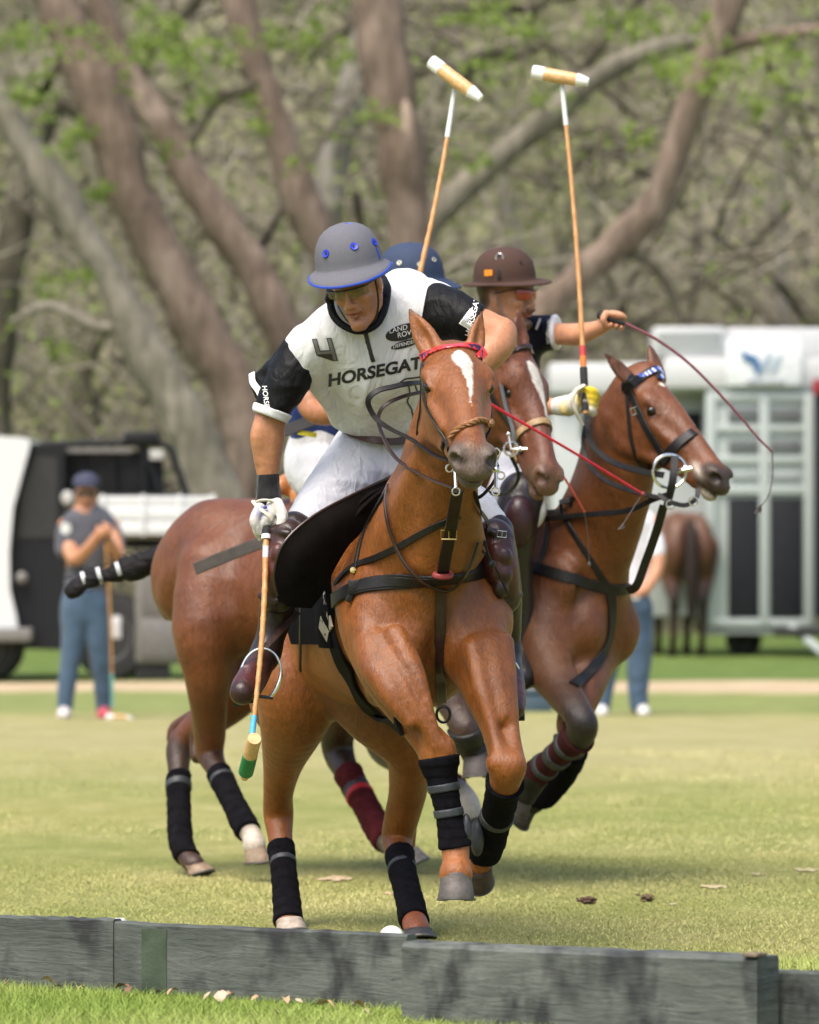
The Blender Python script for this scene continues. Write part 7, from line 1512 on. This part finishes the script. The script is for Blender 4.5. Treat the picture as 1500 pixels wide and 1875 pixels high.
def cooler():
    Y = 41.; root = empty('cooler_box', V(982, 1303, Y), 'low blue cooler box on the grass between the ponies\' legs', 'cooler'); BLc = mat('slate_blue_plastic', (.05, .085, .12), .5); m = MB(); rbox(m, 955, 1272, 1012, 1306, Y, .3, .02); m.build('box', BLc, root); m = MB(); rbox(m, 952, 1262, 1015, 1271.5, Y - .01, .32, .012); m.build('lid', BLc, root); m = MB(); m.tube([V(960, 1268, Y - .03), V(960, 1256, Y - .05), V(1006, 1256, Y - .05), V(1006, 1268, Y - .03)], .008, 6, 1); m.build('handle', MT['black'], root)
# ------------------------------------------------------------------ setting
def ground():
    x = M_('mown_grass'); x.set(Roughness=.85, Specular_IOR_Level=.15); co = x.coord()
    sp = x.n('ShaderNodeSeparateXYZ'); x.l(co, sp.inputs[0])
    big = x.noise(.35, 6, .6, x.mapping(co, (1, .45, 1)), .5); mid = x.noise(2.3, 6, .7, x.mapping(co, (1, .5, 1)), .3); fine = x.noise(70, 4, .8, x.mapping(co, (1, .35, 1)))
    base = x.ramp(mid.outputs[0], [(.30, (.25, .275, .08)), (.50, (.33, .33, .115)), (.68, (.42, .39, .17))])
    b2 = x.ramp(big.outputs[0], [(.32, (.74, .86, .68)), (.6, (1.08, 1.04, 1.05))]); c = x.mix(1., base.outputs[0], b2.outputs[0], 'MULTIPLY')
    f = x.ramp(fine.outputs[0], [(.28, (.74, .77, .68)), (.72, (1.22, 1.2, 1.2))]); c = x.mix(1., c, f.outputs[0], 'MULTIPLY')
    # zones by distance: greener strip, a dusty band, then lush and far grass coloured darker for the trees' shadow
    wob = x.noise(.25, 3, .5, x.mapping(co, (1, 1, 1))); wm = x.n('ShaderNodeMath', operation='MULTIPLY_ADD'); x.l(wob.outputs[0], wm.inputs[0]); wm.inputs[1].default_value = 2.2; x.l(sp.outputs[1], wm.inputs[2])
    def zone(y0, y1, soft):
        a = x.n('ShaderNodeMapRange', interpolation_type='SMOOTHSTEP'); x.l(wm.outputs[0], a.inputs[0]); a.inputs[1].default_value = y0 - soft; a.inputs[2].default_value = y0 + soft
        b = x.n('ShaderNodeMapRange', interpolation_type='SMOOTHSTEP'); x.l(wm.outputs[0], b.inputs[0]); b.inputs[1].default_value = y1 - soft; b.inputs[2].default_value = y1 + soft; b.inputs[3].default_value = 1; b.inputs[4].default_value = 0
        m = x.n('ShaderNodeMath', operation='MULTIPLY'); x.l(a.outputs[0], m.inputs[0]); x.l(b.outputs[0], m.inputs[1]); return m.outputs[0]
    dry = x.ramp(mid.outputs[0], [(.3, (.34, .32, .13)), (.7, (.43, .39, .20))])
    c = x.mix(zone(31, 41.5, 3.5), c, dry.outputs[0])
    grn = x.ramp(mid.outputs[0], [(.3, (.20, .24, .07)), (.7, (.29, .32, .115))]); c = x.mix(zone(42.0, 47.2, .8), c, grn.outputs[0])
    dirt = x.ramp(mid.outputs[0], [(.3, (.48, .36, .22)), (.7, (.60, .48, .32))]); c = x.mix(zone(47.2, 50.8, .5), c, dirt.outputs[0])
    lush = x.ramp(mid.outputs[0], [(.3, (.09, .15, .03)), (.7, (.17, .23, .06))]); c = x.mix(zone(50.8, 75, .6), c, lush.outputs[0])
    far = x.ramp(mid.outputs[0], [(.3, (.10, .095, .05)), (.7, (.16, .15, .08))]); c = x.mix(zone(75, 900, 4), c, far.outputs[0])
    near = x.ramp(mid.outputs[0], [(.3, (.17, .25, .04)), (.7, (.30, .36, .09))]); c = x.mix(zone(2, 17.1, .5), c, near.outputs[0])
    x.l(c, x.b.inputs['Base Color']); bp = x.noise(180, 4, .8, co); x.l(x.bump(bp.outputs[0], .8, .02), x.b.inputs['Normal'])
    def hgt(X_, Y_): return .012 * np.sin(X_ * 1.3 + Y_ * .7) * np.sin(Y_ * .9) * np.clip((Y_ - 19) / 8, 0, 1)
    xs = np.concatenate([np.linspace(-400, -12, 12), np.linspace(-10, 10, 60), np.linspace(12, 400, 12)]); ys = np.concatenate([np.linspace(-30, 8, 6), np.linspace(9, 60, 120), np.linspace(64, 900, 24)])
    X_, Y_ = np.meshgrid(xs, ys, indexing='ij'); Z_ = hgt(X_, Y_); n, m_ = len(xs), len(ys)
    v = np.stack([X_, Y_, Z_], -1).reshape(-1, 3); i, j = np.meshgrid(np.arange(n - 1), np.arange(m_ - 1), indexing='ij'); a = (i * m_ + j).ravel()
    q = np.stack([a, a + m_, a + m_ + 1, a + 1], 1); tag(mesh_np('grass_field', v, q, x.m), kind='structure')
    # blades near the camera
    g = M_('grass_blades'); g.set(Roughness=.6, Specular_IOR_Level=.2); at = g.n('ShaderNodeVertexColor', layer_name='Col'); g.l(at.outputs[0], g.b.inputs['Base Color'])
    def blades(n, y0, y1, h, w, cols, name, zb=0.):
        Y = rng.uniform(y0 ** 2, y1 ** 2, n) ** .5; X = rng.uniform(-1, 1, n) * (Y * .0772 + .35); hh = h * rng.uniform(.4, 1.25, n) * (1 + .25 * np.sin(X * 3 + Y * 2)); a = rng.uniform(0, 6.283, n)
        lean = rng.normal(0, .75, (n, 2)) * hh[:, None]; b = np.stack([X, Y, np.full(n, zb)], 1); wv = np.stack([np.cos(a), np.sin(a), 0 * a], 1) * (w * rng.uniform(.6, 1.3, n))[:, None]
        tip = b + np.concatenate([lean, hh[:, None]], 1); v = np.stack([b - wv, b + wv, tip], 1).reshape(-1, 3); f = np.arange(3 * n).reshape(n, 3)
        k = np.clip(.5 + .33 * NZ[0](b, .9) + .18 * NZ[1](b, 3.) + rng.normal(0, .16, n), 0, 1)[:, None]; c = np.array(cols[0]) * (1 - k) + np.array(cols[1]) * k; c *= rng.uniform(.88, 1.12, (n, 1)); c = np.repeat(c, 3, 0)
        o = mesh_np(name, v, f, g.m, None, False, c); tag(o, kind='stuff'); return o
    blades(90000, 13.5, 17.1, .032, .0016, ((.20, .28, .05), (.46, .48, .17)), 'foreground_grass')
    blades(90000, 17.3, 23., .009, .0018, ((.27, .30, .085), (.54, .49, .22)), 'short_grass')
    blades(60000, 23., 34., .009, .0030, ((.29, .32, .095), (.56, .51, .24)), 'short_grass_beyond')
def boards():
    x = M_('weathered_green_board'); x.set(Specular_IOR_Level=.35); co = x.coord(); st = x.mapping(co, (1.2, 1, 9)); n = x.noise(5, 8, .7, st, 1.2); n2 = x.noise(1.6, 5, .6, x.mapping(co, (1, 1, 1.6)), .8); n3 = x.noise(40, 6, .75, x.mapping(co, (.25, 1, 3)))
    c = x.ramp(n2.outputs[0], [(.25, (.045, .054, .048)), (.5, (.100, .112, .098)), (.75, (.175, .187, .165))]); r = x.ramp(n.outputs[0], [(.30, (.25, .25, .27)), (.42, (.8, .8, .8)), (.6, (1.0, 1.0, 1.0)), (.72, (1.14, 1.14, 1.12))])
    w = x.ramp(n3.outputs[0], [(.3, (.75, .75, .75)), (.7, (1.15, 1.15, 1.15))]); cc = x.mix(1., x.mix(1., c.outputs[0], r.outputs[0], 'MULTIPLY'), w.outputs[0], 'MULTIPLY')
    bl = x.noise(3.0, 3, .6, x.mapping(co, (2.2, 1, 1.3)), .2); bm = x.ramp(bl.outputs[0], [(.50, (0, 0, 0)), (.64, (.85, .85, .85))]); cc = x.mix(bm.outputs[0], cc, (.014, .014, .017))
    x.l(cc, x.b.inputs['Base Color']); rr = x.ramp(n2.outputs[0], [(.3, (.5,) * 3), (.7, (.75,) * 3)]); x.l(rr.outputs[0], x.b.inputs['Roughness']); x.l(x.bump(n.outputs[0], .5, .012, x.bump(n3.outputs[0], .35, .004)), x.b.inputs['Normal'])
    BD = x.m
    def topY(px, py): return (px, py)
    labs = ['low grey green boundary board at the far left end of the row', 'long low boundary board with a dark green vertical patch beside its left joint', 'raised boundary board standing in front of the galloping chestnut pony', 'low boundary board cut off at the bottom right corner']
    # (x0, top0, bottom0, x1, top1, bottom1, distance0, distance1): stand on the ground, top edges follow the photo
    bs = [(-60, 1675, 1803, 207.5, 1683, 1816, labs[0]), (209.5, 1688, 1817, 745, 1712, 1850, labs[1]), (736, 1726, 1856, 1386, 1752, 1902, labs[2]), (1376, 1775, 1900, 1620, 1786, 1920, labs[3])]
    for i, (x0, t0, b0, x1, t1, b1, l) in enumerate(bs):
        Y0 = CAMH * FPX / (b0 - HOR); Y1 = CAMH * FPX / (b1 - HOR)
        if i == 2: Y0 -= .22; Y1 -= .16
        if i == 3: pass
        A0, A1 = V(x0, b0, Y0), V(x1, b1, Y1); T0, T1 = V(x0, t0, Y0), V(x1, t1, Y1); A0[2] = A1[2] = -.03
        root = empty('boundary_board', (A0 + A1) / 2, l, 'boundary board', 'boundary boards along the field edge')
        n = 24; th = (.05, .05, .11, .05)[i]; d = nrm((A1 - A0) * A(1, 1, 0)); nn = A(d[1], -d[0], 0);
        if nn[1] > 0: nn = -nn
        V_ = []; r_ = random.Random(i)
        ch = .013 if i == 2 else .006
        for k in range(n + 1):
            f = k / n; a = A0 + (A1 - A0) * f; t = T0 + (T1 - T0) * f; jit = r_.gauss(0, .0012)
            for (p, o, z) in ((a, 0, 0), (t, 0, -ch + jit), (t, ch, jit), (t, th - .007, jit), (t, th, -.007 + jit), (a, th, 0)): V_.append(p - nn * o + A(0, 0, z))
        F_ = []
        for k in range(n):
            for j in range(6): F_.append((k * 6 + j, (k + 1) * 6 + j, (k + 1) * 6 + (j + 1) % 6, k * 6 + (j + 1) % 6))
        F_ += [tuple(range(6)), tuple(range(n * 6, n * 6 + 6))[::-1]]
        m = MB(); m.add(V_, F_); o = m.build('plank', BD, root); o.location = (0, 0, 0)
        if i == 1:
            m = MB(); q0, q1 = A0 + (A1 - A0) * .098, A0 + (A1 - A0) * .185; z0 = T0 + (T1 - T0) * .14
            m.box(((q0 + q1) / 2 * A(1, 1, 0)) + A(0, 0, z0[2] / 2 - .01) + nn * .0005, (np.linalg.norm(q1 - q0), .004, z0[2] - .012), (d, nn)); m.build('green_painted_patch', mat('dark_green_paint', (.042, .060, .036), .6, var=.6, nscale=9, bump=.5, bscale=60), root)
        if i == 2:
            m = MB(); c = T1 - d * .02; m.box(c + A(0, 0, .004) - nn * .02, (.045, .055, .010), (d, nn), .002); m.build('end_cap', mat('bare_wood', (.16, .12, .08), .8, var=.5, nscale=60), root)
    # small white thing on the joint
    m = MB(); c = V(213, 1687, 16.05); m.box(c, (.062, .04, .008), ((1, 0, -.05), (0, 1, 0)), .003); m.box(c + A(.01, 0, .006), (.03, .025, .007), None, .002); tag(m.build('paper_scrap', MT['white'], None), 'small white scrap lying on top of the left board joint', 'scrap')
def small_things():
    m = MB(); m.sphere((0, 0, 0), .042, 32, 20); o = m.build('polo_ball', mat('white_ball', (.80, .80, .78), .35, var=.05, bump=.2, bscale=40), None); o.location = tuple(V(717, 1719, 17.49) * A(1, 1, 0) + A(0, 0, .042)); tag(o, 'white polo ball on the grass at the front pony\'s hind hoof', 'ball')
    lf = [mat('dead_leaf_tan', (.40, .27, .15), .7, var=.4), mat('dead_leaf_brown', (.17, .09, .05), .7, var=.4), mat('dead_leaf_pale', (.48, .36, .26), .7, var=.3)]
    spots = [(38, 1805, 14, 0), (85, 1812, 16, 0), (104, 1818, 9, 1), (222, 1822, 18, 1), (236, 1826, 13, 1), (318, 1830, 14, 0), (378, 1835, 12, 2), (405, 1838, 22, 2), (420, 1834, 12, 0), (470, 1842, 12, 0), (525, 1845, 14, 0), (548, 1842, 9, 2), (590, 1848, 20, 2), (600, 1852, 13, 0), (655, 1856, 16, 0), (672, 1862, 10, 2), (812, 1864, 18, 2), (822, 1868, 10, 0), (290, 1828, 8, 1), (150, 1820, 8, 0), (12, 1812, 9, 1), (745, 1866, 9, 0), (60, 1840, 8, 2), (505, 1866, 9, 1)]
    me_cache = []
    for k in range(3):
        r_ = random.Random(k); V_ = []; n = 7; F_ = []
        for i in range(n):
            t = i / (n - 1); w = .5 * math.sin(math.pi * min(1, t * .9 + .08)) * (1 + .2 * math.sin(i * 2.1 + k)); z = .25 * math.sin(t * 3 + k) + .05
            V_ += [(t - .5, -w * .55, z + .22 * abs(w)), (t - .5, 0, z), (t - .5, w * .55, z + .28 * abs(w))]
        for i in range(n - 1): F_ += [(i * 3, i * 3 + 3, i * 3 + 4, i * 3 + 1), (i * 3 + 1, i * 3 + 4, i * 3 + 5, i * 3 + 2)]
        o = mesh_np('fallen_leaf', V_, F_, lf[k], None, True); me_cache.append(o.data); bpy.data.objects.remove(o)
    r_ = random.Random(9); ORD = 'first second third fourth fifth sixth seventh eighth ninth tenth eleventh twelfth thirteenth fourteenth fifteenth sixteenth seventeenth eighteenth nineteenth twentieth twenty-first twenty-second twenty-third twenty-fourth'.split(); rank = {j: n for n, j in enumerate(sorted(range(len(spots)), key=lambda j: spots[j][0]))}
    for i, (x, y, s, k) in enumerate(spots):
        Y = CAMH * FPX / (y - HOR); o = bpy.data.objects.new('fallen_leaf', me_cache[k]); COL.objects.link(o); sc = s / FPX * Y * 1.9; o.scale = (sc, sc, sc); p = V(x, y, Y); o.location = (p[0], p[1], .012 + sc * .1); o.rotation_euler = (r_.uniform(-.4, .4), r_.uniform(-.3, .3), r_.uniform(0, 6.28))
        tag(o, '%s dry leaf, %s from the left along the foot of the boards' % (('tan', 'dark brown', 'pale pinkish')[k], ORD[rank[i]]), 'leaf', 'fallen leaves in front of the boards')
    # divots and clods on the field
    dv = [(1078, 1655, 34, 'dark clod of turf nearest the field centre, right of the raised hooves', (.09, .05, .03)), (1185, 1650, 30, 'torn dark divot second from the right hoof, with grass tufts', (.12, .08, .04)), (612, 1611, 56, 'pale sandy patch left of the front pony\'s hind legs', (.50, .38, .24)), (712, 1638, 22, 'small pale patch beside the bandaged hind leg', (.45, .33, .2)), (1310, 1626, 44, 'pale trampled patch towards the right edge, nearer one', (.46, .38, .22)), (1480, 1596, 44, 'pale patch at the right edge of the field', (.42, .36, .2)), (1232, 1658, 8, 'tiny pale chip beside the torn divot', (.5, .42, .3)), (1385, 1603, 26, 'faint straw patch in the mown grass on the right', (.42, .35, .2))]
    for i, (x, y, s, l, c) in enumerate(dv):
        Y = CAMH * FPX / (y - HOR); p = V(x, y, Y); n = 34; m = MB(); rr = random.Random(i + 20); w = s / FPX * Y * .5; dark = c[0] < .2
        for j in range(n if dark else 26):
            q = p + A(rr.gauss(0, w * .42), rr.gauss(0, w * .8), 0); q[2] = .006 if not dark else rr.uniform(.004, .022); sz = rr.uniform(.004, .012) * (1 if dark else 1.1) * max(.6, s / 36); m.sphere(q, (sz * 1.3, sz * 1.5, sz * (.65 if dark else .30)), 6, 4)
        o = m.build('turf_divot', mat('soil%02d' % i, c, .9, var=.4, nscale=60), None, True); o.data.transform(Matrix.Identity(4)); tag(o, l, 'divot', 'divots on the field')
import time; _t0 = time.time()
if want('h1'):
    r1, sd1, T1, H1 = horse_front(); print('h1', time.time() - _t0)
    tack_front(r1, sd1, T1, H1); saddle_front(r1, sd1, T1); print('tack', time.time() - _t0)
if want('h2'): r2, sd2, T2, H2 = horse_second(); print('h2', time.time() - _t0)
if want('h3'): r3, sd3, T3, H3 = horse_third(); print('h3', time.time() - _t0)
if want('p1'): rider_front(); mallet_front(); print('p1', time.time() - _t0)
if want('p2'): rider_second(); print('p2', time.time() - _t0)
if want('p3'): rider_third(); whips(); print('p3', time.time() - _t0)
if want('env'): ground(); boards(); small_things(); print('env', time.time() - _t0)
if want('back'): trees(); truck(); trailer(); far_horse(); bystander_left(); bystander_right(); cooler(); print('back', time.time() - _t0)
